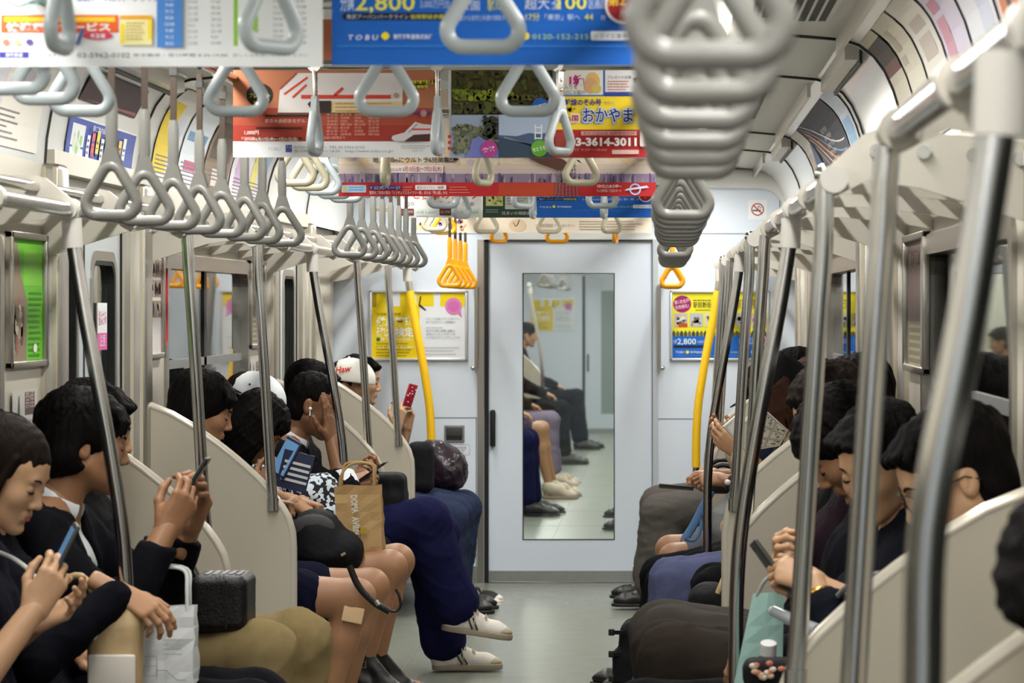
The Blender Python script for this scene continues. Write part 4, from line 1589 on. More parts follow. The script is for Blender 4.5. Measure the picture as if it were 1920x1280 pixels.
def plain_ad(bg, blocks, seed):
    def d(S, w, h):
        S.rect(0, 0.02, w, h - 0.04, bg)
        for x, y, a, b_, c in blocks:
            S.rect(x * w, 0.02 + y * (h - 0.04), a * w, b_ * (h - 0.04), c)
        S.lines(0.08 * w, 0.11, 0.8 * w, 6, 0.014, 0.005, (130, 122, 126), seed)
    return d


def dark_ad(S, w, h):
    S.rect(0, 0.02, w, h - 0.04, (42, 46, 62))
    S.poly([(0.02, 0.05), (0.25, 0.08), (0.25, 0.16), (0.02, 0.30)], (60, 84, 120))
    for i in range(5):
        n = 14
        pts = [(w * (0.05 + 0.9 * k / n), 0.06 + 0.035 * i + 0.20 * (1 - k / n) ** 2) for k in range(n + 1)]
        S.line(pts, 0.007 + 0.006 * (i == 2), [(196, 150, 110), (226, 206, 190), (214, 130, 70), (120, 150, 190), (230, 226, 226)][i])
    for i in range(6):
        S.text(w * 0.45 + 0.02, 0.12 + 0.03 * i, 0.022, '心を動かす旅の夜へ', (214, 208, 214), 0.0, width=0.5 - 0.05 * (i % 3))


rp = random.Random(5)
RB = [(0.9, 1.9), (1.95, 2.95), (3.0, 3.85)]
for i, (a, b_) in enumerate([(5.55, 6.05), (6.1, 6.6), (6.65, 7.15), (7.2, 7.7), (7.75, 8.2), (8.25, 8.68)]):
    bg = [(226, 200, 200), (226, 228, 236), (214, 206, 226), (236, 232, 224), (228, 222, 206), (222, 214, 196)][i]
    bl = [[(0.1, 0.3, 0.5, 0.5, (206, 120, 60)), (0.3, 0.4, 0.12, 0.3, (60, 50, 50))], [(0.5, 0.1, 0.4, 0.7, (206, 212, 230))], [(0.1, 0.2, 0.35, 0.6, (206, 150, 170))], [(0.2, 0.5, 0.6, 0.3, (206, 196, 186))], [(0.1, 0.6, 0.3, 0.3, (200, 190, 176))], [(0.0, 0.62, 1.0, 0.3, (120, 70, 66)), (0.0, 0.72, 1.0, 0.2, (90, 86, 84))]][i]
    shoulder_ad(1, a, b_, ['reddish advert with an orange picture', 'pale white-blue advert', 'lilac and pink advert', 'plain cream-white advert', 'cream advert with a small block', 'cream advert topped by a dark red band'][i] + ' on the near right ceiling edge', plain_ad(bg, bl, i + 3))
shoulder_ad(1, 10.45, 10.95, 'white and pale blue advert on the right ceiling edge just before the dark one', plain_ad((214, 222, 234), [(0.1, 0.3, 0.7, 0.4, (150, 190, 226))], 4))
shoulder_ad(1, 11.0, 12.9, 'long dark navy advert with an orange sweep on the right ceiling edge', dark_ad)
shoulder_ad(1, 12.95, 13.5, 'pale advert beyond the dark navy one on the right ceiling edge', plain_ad((216, 212, 206), [(0.1, 0.2, 0.5, 0.5, (190, 176, 160))], 6))
shoulder_ad(-1, 10.5, 11.0, 'yellow and white advert on the left ceiling edge beside the first door', plain_ad((226, 226, 226), [(0.0, 0.1, 0.55, 0.75, (236, 206, 40)), (0.6, 0.2, 0.3, 0.5, (206, 214, 226))], 7))
shoulder_ad(-1, 11.05, 11.6, 'white and blue scribbled advert on the left ceiling edge', plain_ad((222, 230, 236), [(0.1, 0.5, 0.8, 0.1, (120, 160, 200)), (0.2, 0.2, 0.5, 0.1, (196, 90, 130))], 8))
shoulder_ad(-1, 11.65, 12.3, 'brown photo advert on the left ceiling edge', plain_ad((130, 112, 92), [(0.1, 0.4, 0.8, 0.45, (86, 70, 58)), (0.3, 0.1, 0.4, 0.2, (206, 196, 186))], 9))
shoulder_ad(-1, 12.35, 13.5, 'pale lettered advert at the far end of the left ceiling edge', plain_ad((220, 214, 222), [(0.1, 0.2, 0.2, 0.6, (196, 170, 206)), (0.5, 0.2, 0.15, 0.6, (226, 216, 120)), (0.75, 0.2, 0.15, 0.6, (160, 190, 210))], 10))
shoulder_ad(-1, 7.3, 8.6, 'cream advert on the left ceiling edge above the dark-suited man', plain_ad((226, 222, 212), [(0.3, 0.3, 0.3, 0.4, (206, 206, 214)), (0.7, 0.5, 0.2, 0.3, (170, 166, 170))], 12))

# display and route map over the left door
def led(S, w, h):
    S.rrect(0, 0.20, w, 0.10, 0.012, (58, 40, 44))
    S.rect(0.02, 0.208, w - 0.04, 0.084, (150, 92, 98))
    S.text(0.06, 0.225, 0.05, '次は 押上', (196, 120, 118), 0.0, width=w * 0.6)


t = shoulder_ad(-1, 9.05, 10.0, 'dark red message display above the nearer left door', led)
t.name, t['category'] = 'message_display', 'display'
del t['group']


def routemap(S, w, h):
    S.rect(0, 0.005, w, 0.15, (226, 228, 232))
    S.rect(0, 0.02, w, 0.13, (52, 76, 160))
    S.rect(0.06, 0.03, 0.20, 0.11, (222, 224, 226))
    S.blobs(0.08, 0.04, 0.16, 0.08, 10, 0.01, 0.03, [(150, 190, 120), (206, 214, 200)], 2)
    for i in range(9):
        S.rect(0.30 + 0.07 * i, 0.04 + 0.01 * (i % 3), 0.05, 0.07, [(222, 224, 230), (206, 90, 110), (230, 206, 80), (222, 226, 230), (120, 150, 206)][i % 5])
        S.lines(0.305 + 0.07 * i, 0.09, 0.04, 3, 0.018, 0.008, (90, 100, 150), i)
    S.text(0.32, 0.125, 0.018, '駅ご案内図', (222, 226, 240), 0.0, width=0.2)


t = shoulder_ad(-1, 9.0, 10.12, 'blue station map poster above the nearer left door, under the display', routemap)
t.name, t['category'] = 'route_map', 'poster'
del t['group']


def wall_ad(s, ya, yb, z0, z1, label, draw, x=1.175, name='wall_advert', frame=True):
    t = thing(name, label, 'advert', (s * x, (ya + yb) / 2, z0))
    f = 0.018
    if frame:
        b = MB()
        xa, xb = sorted((s * x, s * (x - 0.02)))
        for q in ((ya, yb, z1 - f, z1), (ya, yb, z0, z0 + f), (ya, ya + f, z0, z1), (yb - f, yb, z0, z1)):
            b.box(xa, xb, q[0], q[1], q[2], q[3], M_steel, bev=0.003)
        b.build('frame', None, t)
    O = (s * (x - 0.007), (ya + f) if s < 0 else (yb - f), z0 + f)
    S = Sheet(O, (0, 1 if s < 0 else -1, 0), (0, 0, 1), 1.0)
    draw(S, yb - ya - 2 * f, z1 - z0 - 2 * f)
    S.build('sheet', t)
    return t


def green_ad(S, w, h):
    S.rect(0, 0, w, h, (96, 176, 34))
    S.rect(0.42 * w, 0.62 * h, 0.55 * w, 0.30 * h, (120, 190, 60))
    S.poly([(0, 0), (0.5 * w, 0), (0.52 * w, 0.5 * h), (0.34 * w, 0.7 * h), (0.24 * w, 0.96 * h), (0, h)], (132, 116, 96))
    S.blobs(0, 0, 0.48 * w, 0.6 * h, 30, 0.012, 0.035, [(170, 152, 126), (110, 92, 78), (196, 184, 166), (88, 80, 70), (150, 90, 80)], 3)
    S.lines(0.56 * w, 0.55 * h, 0.4 * w, 13, 0.015, 0.006, (66, 136, 24), 4)
    S.oval(0.75 * w, 0.1 * h, 0.025, 0.012, (222, 226, 206))


def people_ad(S, w, h):
    S.rect(0, 0, w, h, (206, 200, 196))
    for j in range(3):
        S.rect(0, h * (0.36 + 0.21 * j), w, h * 0.17, (150, 128, 116))
        S.blobs(0, h * (0.36 + 0.21 * j), w, h * 0.17, 16, 0.012, 0.03, [(70, 56, 52), (196, 160, 140), (220, 214, 208), (96, 90, 110)], j + 2)
    S.text(0.2 * w, 0.12 * h, 0.05, '駅', (110, 104, 104), 0.0)


def dark_red_ad(S, w, h):
    S.rect(0, 0, w, h, (92, 74, 72))
    S.rect(0, 0, w, 0.35 * h, (120, 112, 92))
    S.lines(0.1 * w, 0.30 * h, 0.8 * w, 6, 0.02, 0.008, (170, 160, 130), 2)
    S.text(0.1 * w, 0.80 * h, 0.04, '夏の温泉', (180, 160, 150), 0.0, width=0.5 * w)
    S.rect(0.82 * w, 0.4 * h, 0.04 * w, 0.12 * h, (214, 186, 60))


wall_ad(-1, 8.22, 8.70, 1.31, 1.665, 'framed bright green advert on the left wall above the dark-suited man', green_ad)
wall_ad(-1, 10.36, 10.74, 1.30, 1.66, 'framed advert of small group photographs on the left wall by the curly-haired man', people_ad)
wall_ad(-1, 12.98, 13.45, 1.30, 1.66, 'framed dark red advert on the left wall beyond the window', dark_red_ad)
wall_ad(1, 7.98, 8.66, 1.30, 1.66, 'framed dark advert on the right wall beside the nearer right door', dark_red_ad)
wall_ad(1, 10.36, 10.74, 1.30, 1.66, 'framed pale advert on the right wall just past the nearer right door', people_ad)


def bar_sticker(S, w, h):
    S.rect(0, 0, w, h, (206, 202, 196))
    S.rect(0.5 * w, 0.5 * h, 0.4 * w, 0.45 * h, (96, 80, 76))
    S.text(0.52 * w, 0.66 * h, 0.05, '禁煙', (200, 180, 176), 0.0, width=0.34 * w)
    for i in range(4):
        S.rect((0.5 + 0.1 * i) * w, 0.05 * h, 0.05 * w, 0.36 * h, (150, 142, 138))
    S.poly([(0.2 * w, 0.3 * h), (0.3 * w, 0.3 * h), (0.26 * w, 0.9 * h), (0.24 * w, 0.9 * h)], (90, 110, 96))


for s_, ya, lab in ((-1, 8.26, 'printed notice under the green advert on the left wall'), (-1, 13.02, 'printed notice under the dark red advert on the left wall')):
    t = wall_ad(s_, ya, ya + 0.36, 1.10, 1.27, lab, bar_sticker, frame=False, name='wall_notice')
    t['category'] = 'notice'


def door_sticker(S, w, h):
    S.rect(0, 0, w, h, (222, 224, 226))
    S.rect(0, 0, w, 0.36 * h, (212, 92, 160))
    S.text(0.08 * w, 0.55 * h, 0.05, '指はさみ', (200, 60, 140), 0.0, width=0.84 * w)
    S.text(0.2 * w, 0.1 * h, 0.04, '注意', (230, 220, 230), 0.0, width=0.6 * w)


t = wall_ad(-1, 9.72, 9.92, 1.32, 1.50, 'pink and white sticker on the glass of the nearer left door', door_sticker, x=1.213, frame=False, name='door_sticker')
t['category'] = 'sticker'
t = wall_ad(1, 9.72, 9.92, 1.32, 1.50, 'pink and white sticker on the glass of the nearer right door', door_sticker, x=1.213, frame=False, name='door_sticker')
t['category'] = 'sticker'
t = thing('emergency_strip', 'thin red upright strip on the left wall before the first window', 'strip', (-1.165, 10.80, 1.32))
b = MB()
b.tube([(-1.165, 10.80, 1.60), (-1.165, 10.80, 1.36), (-1.168, 10.74, 1.31)], 0.008, flat((170, 30, 40)), seg=8)
b.build('strip', None, t)
# ------------------------------------------------------------------ bodies: distance fields turned into smooth closed meshes
class Field:
    def __init__(self, lo, hi, h):
        self.lo = np.array(lo, float)
        self.h = h
        n = np.ceil((np.array(hi, float) - self.lo) / h).astype(int) + 1
        self.ax = [self.lo[i] + h * np.arange(n[i]) for i in range(3)]
        self.d = np.full(tuple(n), 1.0, np.float32)

    def win(self, lo, hi):
        sl = []
        for i in range(3):
            a = int(max(0, np.floor((lo[i] - self.lo[i]) / self.h)))
            b = int(min(self.d.shape[i], np.ceil((hi[i] - self.lo[i]) / self.h) + 1))
            if b <= a:
                return None
            sl.append(slice(a, b))
        return tuple(sl)

    def grid(self, sl):
        return np.meshgrid(self.ax[0][sl[0]], self.ax[1][sl[1]], self.ax[2][sl[2]], indexing='ij', sparse=True)

    def mix(self, sl, v, k, op):
        a = self.d[sl]
        v = v.astype(np.float32)
        if op == 'add':
            if k > 0:
                q = np.maximum(k - np.abs(a - v), 0) / k
                r = np.minimum(a, v) - q * q * k * 0.25
            else:
                r = np.minimum(a, v)
        else:
            v = -v
            if k > 0:
                q = np.maximum(k - np.abs(a - v), 0) / k
                r = np.maximum(a, v) + q * q * k * 0.25
            else:
                r = np.maximum(a, v)
        self.d[sl] = r

    def cone(self, a, b, ra, rb, k=0.02, op='add', sc=(1, 1, 1)):
        """Capsule with two radii; sc stretches space about a (an elliptical limb)."""
        a, b = np.array(a, float), np.array(b, float)
        sc = np.array(sc, float)
        m = max(ra, rb) * max(sc) + k + 3 * self.h
        sl = self.win(np.minimum(a, b) - m, np.maximum(a, b) + m)
        if sl is None:
            return self
        X, Y, Z = self.grid(sl)
        px, py, pz = (X - a[0]) / sc[0], (Y - a[1]) / sc[1], (Z - a[2]) / sc[2]
        ba = (b - a) / sc
        L2 = max(1e-9, float(ba @ ba))
        t = np.clip((px * ba[0] + py * ba[1] + pz * ba[2]) / L2, 0, 1)
        dx, dy, dz = px - t * ba[0], py - t * ba[1], pz - t * ba[2]
        v = (np.sqrt(dx * dx + dy * dy + dz * dz) - (ra + (rb - ra) * t)) * min(sc)
        self.mix(sl, v, k, op)
        return self

    def chain(self, pts, rs, k=0.02, op='add', sc=(1, 1, 1)):
        for i in range(len(pts) - 1):
            self.cone(pts[i], pts[i + 1], rs[i], rs[i + 1], k, op, sc)
        return self

    def ell(self, c, r, k=0.02, op='add', R=None):
        c, r = np.array(c, float), np.array(r, float)
        m = max(r) + k + 3 * self.h
        sl = self.win(c - m, c + m)
        if sl is None:
            return self
        X, Y, Z = self.grid(sl)
        px, py, pz = X - c[0], Y - c[1], Z - c[2]
        if R is not None:
            R = np.array(R, float)
            px, py, pz = (R[0, 0] * px + R[1, 0] * py + R[2, 0] * pz, R[0, 1] * px + R[1, 1] * py + R[2, 1] * pz, R[0, 2] * px + R[1, 2] * py + R[2, 2] * pz)
        k0 = np.sqrt((px / r[0]) ** 2 + (py / r[1]) ** 2 + (pz / r[2]) ** 2)
        k1 = np.sqrt((px / r[0] ** 2) ** 2 + (py / r[1] ** 2) ** 2 + (pz / r[2] ** 2) ** 2)
        v = k0 * (k0 - 1.0) / np.maximum(k1, 1e-6)
        self.mix(sl, v, k, op)
        return self

    def box(self, c, half, rad, k=0.0, op='add', R=None):
        c, half = np.array(c, float), np.array(half, float)
        m = float(np.linalg.norm(half)) + rad + k + 3 * self.h
        sl = self.win(c - m, c + m)
        X, Y, Z = self.grid(sl)
        px, py, pz = X - c[0], Y - c[1], Z - c[2]
        if R is not None:
            R = np.array(R, float)
            px, py, pz = (R[0, 0] * px + R[1, 0] * py + R[2, 0] * pz, R[0, 1] * px + R[1, 1] * py + R[2, 1] * pz, R[0, 2] * px + R[1, 2] * py + R[2, 2] * pz)
        qx, qy, qz = np.abs(px) - half[0] + rad, np.abs(py) - half[1] + rad, np.abs(pz) - half[2] + rad
        v = np.sqrt(np.maximum(qx, 0) ** 2 + np.maximum(qy, 0) ** 2 + np.maximum(qz, 0) ** 2) + np.minimum(np.maximum(qx, np.maximum(qy, qz)), 0) - rad
        self.mix(sl, v, k, op)
        return self

    def cut(self, p, n, k=0.005):
        """Remove what lies on the side of plane (p, n) that n points to."""
        p, n = np.array(p, float), np.array(n, float)
        n = n / np.linalg.norm(n)
        sl = tuple(slice(0, q) for q in self.d.shape)
        X, Y, Z = self.grid(sl)
        v = -((X - p[0]) * n[0] + (Y - p[1]) * n[1] + (Z - p[2]) * n[2])
        self.mix(sl, v, k, 'sub')
        return self

    def wave(self, amp, freq, seed, stretch=(1, 1, 1)):
        r = np.random.RandomState(seed)
        sl = tuple(slice(0, q) for q in self.d.shape)
        X, Y, Z = self.grid(sl)
        tot = 0
        for i in range(5):
            k = r.normal(size=3)
            k = k / np.linalg.norm(k) * freq * r.uniform(0.6, 1.6) * np.array(stretch)
            tot = tot + np.sin(X * k[0] + Y * k[1] + Z * k[2] + r.uniform(0, 6.28)).astype(np.float32)
        self.d = self.d + (amp / 2.2) * tot
        return self

    def mesh(self):
        d, h = self.d, self.h
        d[0], d[-1], d[:, 0], d[:, -1], d[:, :, 0], d[:, :, -1] = 1, 1, 1, 1, 1, 1
        ins = d < 0
        s = np.zeros(tuple(q - 1 for q in d.shape), np.uint8)
        off = [(i, j, k) for i in (0, 1) for j in (0, 1) for k in (0, 1)]
        nx, ny, nz = d.shape
        for i, j, k in off:
            s += ins[i:nx - 1 + i, j:ny - 1 + j, k:nz - 1 + k]
        idx = np.argwhere((s > 0) & (s < 8))
        V = np.stack([d[idx[:, 0] + i, idx[:, 1] + j, idx[:, 2] + k] for i, j, k in off], 1)
        acc = np.zeros((len(idx), 3))
        cnt = np.zeros(len(idx))
        O = np.array(off, float)
        for a in range(8):
            for b in range(a + 1, 8):
                if abs(O[a] - O[b]).sum() != 1:
                    continue
                va, vb = V[:, a], V[:, b]
                m = (va < 0) != (vb < 0)
                t = np.where(m, va / np.where(m, va - vb, 1), 0)
                acc += np.where(m[:, None], O[a] + t[:, None] * (O[b] - O[a]), 0)
                cnt += m
        vs = self.lo + h * (idx + acc / cnt[:, None])
        vid = np.full(s.shape, -1, np.int32)
        vid[idx[:, 0], idx[:, 1], idx[:, 2]] = np.arange(len(idx))
        F = []
        for axis in range(3):
            A = np.moveaxis(ins, axis, 0)
            W = np.moveaxis(vid, axis, 0)
            e = A[:-1, 1:-1, 1:-1] != A[1:, 1:-1, 1:-1]
            q = np.argwhere(e)
            i, j, k = q[:, 0], q[:, 1] + 1, q[:, 2] + 1
            quad = np.stack([W[i, j - 1, k - 1], W[i, j, k - 1], W[i, j, k], W[i, j - 1, k]], 1)
            flip = A[i, j, k] if axis != 1 else ~A[i, j, k]
            quad[~flip] = quad[~flip][:, ::-1]
            F.append(quad)
        return vs, np.concatenate(F)


def vnormals(v, f):
    n = np.zeros_like(v)
    fn = np.cross(v[f[:, 2]] - v[f[:, 0]], v[f[:, 3]] - v[f[:, 1]])
    for i in range(4):
        np.add.at(n, f[:, i], fn)
    return n / np.maximum(1e-9, np.linalg.norm(n, axis=1))[:, None]


def folds(v, f, amp, freq, seed, stretch=(1, 1, 1)):
    r = np.random.RandomState(seed)
    n = vnormals(v, f)
    tot = np.zeros(len(v))
    for octv in (1.0, 2.3):
        for i in range(6):
            k = r.normal(size=3) * np.array(stretch)
            k = k / np.linalg.norm(k) * freq * octv * r.uniform(0.5, 1.8)
            w = r.normal(size=3)
            w = w / np.linalg.norm(w) * freq * 0.4
            ph = np.sin(v @ k + 1.6 * np.sin(v @ w) + r.uniform(0, 6.28))
            tot += (1 - 2 * np.sqrt(np.abs(ph))) / octv if i % 2 else ph / octv
    tot = tot / 3.0
    return v + n * (amp * (0.5 + 0.5 * np.clip(tot, -1.0, 1.4)))[:, None]


def np_mesh(name, v, f, m, parent=None):
    me = bpy.data.meshes.new(name)
    me.vertices.add(len(v))
    me.vertices.foreach_set('co', np.asarray(v, np.float32).ravel())
    me.loops.add(f.size)
    me.loops.foreach_set('vertex_index', f.astype(np.int32).ravel())
    me.polygons.add(len(f))
    me.polygons.foreach_set('loop_start', np.arange(0, f.size, 4, dtype=np.int32))
    me.polygons.foreach_set('loop_total', np.full(len(f), 4, np.int32))
    me.polygons.foreach_set('use_smooth', np.ones(len(f), bool))
    me.update()
    me.validate()
    me.materials.append(m)
    return link_mesh(name, me, parent)


def join(parts):
    V, F, o = [], [], 0
    for v, f in parts:
        V.append(v)
        F.append(f + o)
        o += len(v)
    return np.concatenate(V), np.concatenate(F)


# ------------------------------------------------------------------ head
def make_head(female):
    f = Field((-0.14, -0.11, -0.19), (0.14, 0.11, 0.15), 0.0032)
    f.ell((-0.012, 0, 0.038), (0.098, 0.075, 0.086), 0.02)
    f.ell((0.030, 0, 0.035), (0.060, 0.062, 0.058), 0.03)
    f.ell((0.034, 0, -0.030), (0.056, 0.057, 0.074), 0.03)
    jw = 0.046 if female else 0.052
    for s in (-1, 1):
        f.cone((0.0, s * jw, -0.052), (0.066, s * 0.013, -0.098), 0.021, 0.015 if female else 0.018, 0.03)
        f.ell((0.058, s * 0.036, -0.026), (0.026, 0.024, 0.024), 0.03)
    f.ell((0.030, 0, -0.072), (0.048, 0.042, 0.032), 0.03)
    f.ell((0.075, 0, -0.100), (0.017, 0.017, 0.015), 0.02)
    f.cone((0.082, -0.03, 0.022), (0.082, 0.03, 0.022), 0.009, 0.009, 0.02)
    for s in (-1, 1):
        f.ell((0.100, s * 0.031, 0.002), (0.017, 0.017, 0.013), 0.014, 'sub')
        f.ell((0.0785, s * 0.031, 0.001), (0.0135, 0.0155, 0.0115), 0.004)
        f.cone((0.0885, s * 0.021, -0.0095), (0.0845, s * 0.041, -0.0085), 0.003, 0.003, 0.006)
    f.cone((0.086, 0, 0.012), (0.105, 0, -0.031), 0.007, 0.0100, 0.014)
    f.ell((0.104, 0, -0.035), (0.0105, 0.010, 0.009), 0.006)
    for s in (-1, 1):
        f.ell((0.095, s * 0.012, -0.039), (0.010, 0.0075, 0.0075), 0.006)
        f.ell((0.101, s * 0.0065, -0.0475), (0.005, 0.0035, 0.004), 0.003, 'sub')
    f.cone((0.0885, -0.015, -0.063), (0.0885, 0.015, -0.063), 0.0070, 0.0070, 0.010)
    f.cone((0.0865, -0.012, -0.0755), (0.0865, 0.012, -0.0755), 0.0078, 0.0078, 0.010)
    f.cone((0.096, -0.019, -0.0692), (0.096, 0.019, -0.0692), 0.0022, 0.0022, 0.003, 'sub')
    f.cone((0.094, -0.02, -0.088), (0.094, 0.02, -0.088), 0.006, 0.006, 0.012, 'sub')
    for s in (-1, 1):
        R = Matrix.Rotation(math.radians(-14), 3, 'Y')
        f.ell((-0.010, s * 0.0765, -0.006), (0.0185, 0.0085, 0.0315), 0.006, 'add', R)
        f.ell((-0.005, s * 0.0855, -0.002), (0.0115, 0.0055, 0.020), 0.004, 'sub', R)
        f.cone((-0.002, s * 0.080, -0.012), (-0.006, s * 0.080, 0.008), 0.004, 0.003, 0.003)
    f.cone((-0.030, 0, -0.045), (-0.050, 0, -0.165), 0.050 if female else 0.056, 0.049 if female else 0.056, 0.03)
    return f, f.mesh()


HEADS = {'m': make_head(False), 'f': make_head(True)}


def face_x(sex, y, z):
    f = HEADS[sex][0]
    j = int(round((y - f.lo[1]) / f.h))
    k = int(round((z - f.lo[2]) / f.h))
    col = f.d[:, j, k]
    w = np.where(col < 0)[0]
    i = w[-1]
    if i + 1 < len(col):
        return f.ax[0][i] + f.h * col[i] / (col[i] - col[i + 1])
    return f.ax[0][i]


# ------------------------------------------------------------------ hair
_HAIR = {}


def make_hair(style, seed=1):
    key = (style, seed)
    if key in _HAIR:
        return _HAIR[key]
    r = random.Random(seed * 31 + 5)
    low = {'long': -0.36, 'bob': -0.20}.get(style, -0.20)
    f = Field((-0.20, -0.16, low - 0.03), (0.17, 0.16, 0.20), 0.0042)
    th = {'crop': -0.005, 'short': 0.002, 'shaggy': 0.008, 'bob': 0.005, 'long': 0.004, 'bun': -0.0065, 'pony': 0.0, 'fringe': 0.006, 'undercap': -0.002}[style]
    f.ell((-0.016, 0, 0.042), (0.110 + th, 0.084 + th, 0.094 + th), 0.0)
    # sides and nape
    if style in ('short', 'crop', 'fringe', 'undercap'):
        f.ell((-0.045, 0, -0.03), (0.068 + th * .5, 0.076 + th * .4, 0.075), 0.02)
    elif style == 'shaggy':
        f.ell((-0.04, 0, -0.03), (0.082, 0.092, 0.085), 0.03)
    elif style in ('bob', 'long'):
        f.ell((-0.035, 0, -0.05), (0.088, 0.098, 0.12), 0.03)
    else:
        f.ell((-0.045, 0, -0.02), (0.068, 0.076, 0.07), 0.02)
    if style == 'long':
        f.cone((-0.05, 0, -0.05), (-0.04, 0, -0.33), 0.095, 0.085, 0.03, sc=(0.8, 1.15, 1))
    # locks laid over the crown
    n = {'bun': 0, 'pony': 0, 'undercap': 0, 'crop': 60, 'short': 110, 'shaggy': 150, 'fringe': 110}.get(style, 60)
    for i in range(n):
        az = r.uniform(0, 2 * math.pi)
        if style not in ('long', 'bob') and abs(math.cos(az)) > 0 and math.cos(az) > 0.85:
            continue
        e0 = r.uniform(0.15, 0.9)
        span = r.uniform(0.35, 0.8)
        pts, rs = [], []
        R = np.array([0.112 + th, 0.086 + th, 0.096 + th])
        tw = r.uniform(-0.35, 0.35)
        lift = r.uniform(0.0, 0.003) + (0.006 * r.random() if style == 'shaggy' else 0)
        for q in range(4):
            e = e0 + span * q / 3
            a = az + tw * q / 3
            u = np.array([math.sin(e) * math.cos(a), math.sin(e) * math.sin(a), math.cos(e)])
            pts.append(np.array([-0.016, 0, 0.042]) + u * (R + lift * (q / 3) - 0.004))
            rs.append([0.006, 0.0072, 0.0055, 0.0016][q])
        f.chain(pts, rs, 0.003)
    # face opening
    fz = {'crop': -0.036, 'short': -0.040, 'shaggy': -0.052, 'fringe': -0.056, 'bob': -0.052, 'long': -0.056, 'bun': -0.042, 'pony': -0.040, 'undercap': -0.04}[style]
    f.ell((0.118, 0, fz), (0.088, 0.112 if style not in ('bob', 'long') else 0.088, 0.108), 0.022 if style == 'bun' else 0.006, 'sub')
    if style not in ('bob', 'long'):
        f.ell((0.055, 0, -0.085), (0.068, 0.14, 0.085), 0.008, 'sub')
        for s in (-1, 1):
            if style != 'shaggy':
                f.ell((0.0, s * 0.090, -0.018), (0.030, 0.034, 0.042), 0.006, 'sub')
            else:
                f.ell((0.004, s * 0.094, -0.026), (0.026, 0.03, 0.032), 0.006, 'sub')
    if style in ('short', 'crop', 'fringe', 'undercap', 'bun', 'pony', 'shaggy'):
        f.cut((-0.06, 0, -0.088), (0.35, 0, -1), 0.01)
    elif style == 'bob':
        f.cut((-0.06, 0, -0.135), (0.1, 0, -1), 0.012)
    # fringe
    if style in ('fringe', 'shaggy', 'short', 'bob', 'long'):
        m = {'short': 12, 'fringe': 18, 'shaggy': 18, 'bob': 16, 'long': 16}[style]
        dz = {'short': 0.070, 'fringe': 0.034, 'shaggy': 0.036, 'bob': 0.036, 'long': 0.032}[style]
        part = r.uniform(-0.03, 0.03)
        for i in range(m):
            y = -0.062 + 0.124 * i / (m - 1)
            sweep = (y - part) * 0.35 + r.uniform(-0.008, 0.008)
            zz = dz + r.uniform(-0.008, 0.010) + 0.10 * abs(y - part) * (-0.4)
            xx = 0.0985 - 5.0 * y * y
            f.chain([(0.040, y * 0.7, 0.120 - 2.5 * y * y), (0.078 - 4 * y * y, y + sweep * 0.3, 0.094 - 1.5 * y * y), (xx - 0.001, y + sweep * 0.8, (0.088 + zz) / 2 + 0.004), (xx - 0.003, y + sweep, zz)], [0.010, 0.0095, 0.0075, 0.002], 0.006)
    if style in ('bob', 'long'):
        ln = -0.13 if style == 'bob' else -0.31
        for s in (-1, 1):
            for i in range(7):
                x = -0.05 + 0.018 * i
                e = ln + r.uniform(-0.012, 0.012) - (0.0 if style == 'bob' else 0.01 * i)
                f.chain([(x * 0.6, s * 0.055, 0.115), (x, s * 0.092, 0.04), (x + 0.006, s * (0.096 + r.uniform(0, .006)), -0.05), (x + 0.004 * i, s * r.uniform(0.080, 0.094), e)], [0.012, 0.013, 0.013, 0.005], 0.006)
    if style == 'bun':
        f.ell((-0.125, 0, 0.035), (0.042, 0.045, 0.042), 0.01)
        for s_ in (-1, 1):
            for q in range(5):
                t = q / 4
                f.chain([(0.076 - 0.01 * t, s_ * 0.016, 0.098 + 0.012 * t), (0.052 - 0.02 * t, s_ * 0.064, 0.056 + 0.03 * t), (0.006 - 0.02 * t, s_ * 0.082, 0.016 + 0.045 * t), (-0.07, s_ * 0.062, 0.02 + 0.05 * t), (-0.115, s_ * 0.02, 0.03 + 0.02 * t)], [0.006, 0.0095, 0.0105, 0.0105, 0.008], 0.006)
    if style == 'pony':
        f.ell((-0.118, 0, 0.03), (0.022, 0.022, 0.022), 0.01)
        f.chain([(-0.12, 0, 0.03), (-0.155, 0, 0.0), (-0.15, 0.01, -0.09), (-0.13, 0.0, -0.17)], [0.018, 0.032, 0.030, 0.008], 0.01)
        for s in (-1, 1):
            f.chain([(0.04, s * 0.075, 0.06), (0.03, s * 0.086, 0.0), (0.035, s * 0.080, -0.06)], [0.010, 0.010, 0.003], 0.006)
    f.wave(0.0011 if style in ('bun', 'pony', 'undercap') else 0.0015, 260, seed, (1.0, 1.0, 0.25))
    v, q = f.mesh()
    _HAIR[key] = (v, q)
    return v, q


def make_cap(back=False):
    f = Field((-0.16, -0.13, -0.03), (0.24, 0.13, 0.18), 0.004)
    f.ell((-0.014, 0, 0.038), (0.127, 0.101, 0.111), 0.0)
    f.cut((0, 0, 0.026), (0.0, 0, -1), 0.006)
    f.ell((-0.014, 0, 0.022), (0.119, 0.093, 0.103), 0.0, 'sub')
    if back:
        f.ell((0.105, 0, 0.045), (0.03, 0.032, 0.026), 0.004, 'sub')
    dome = f.mesh()
    g = Field((-0.01, -0.12, -0.02), (0.25, 0.12, 0.09), 0.003)
    R = Matrix.Rotation(math.radians(10), 3, 'Y')
    g.ell((0.085, 0, 0.036), (0.098, 0.080, 0.006), 0.0, 'add', R)
    g.cut((0.060, 0, 0.04), (-1, 0, 0), 0.004)
    g.wave(0.0, 10, 1)
    return dome, g.mesh()


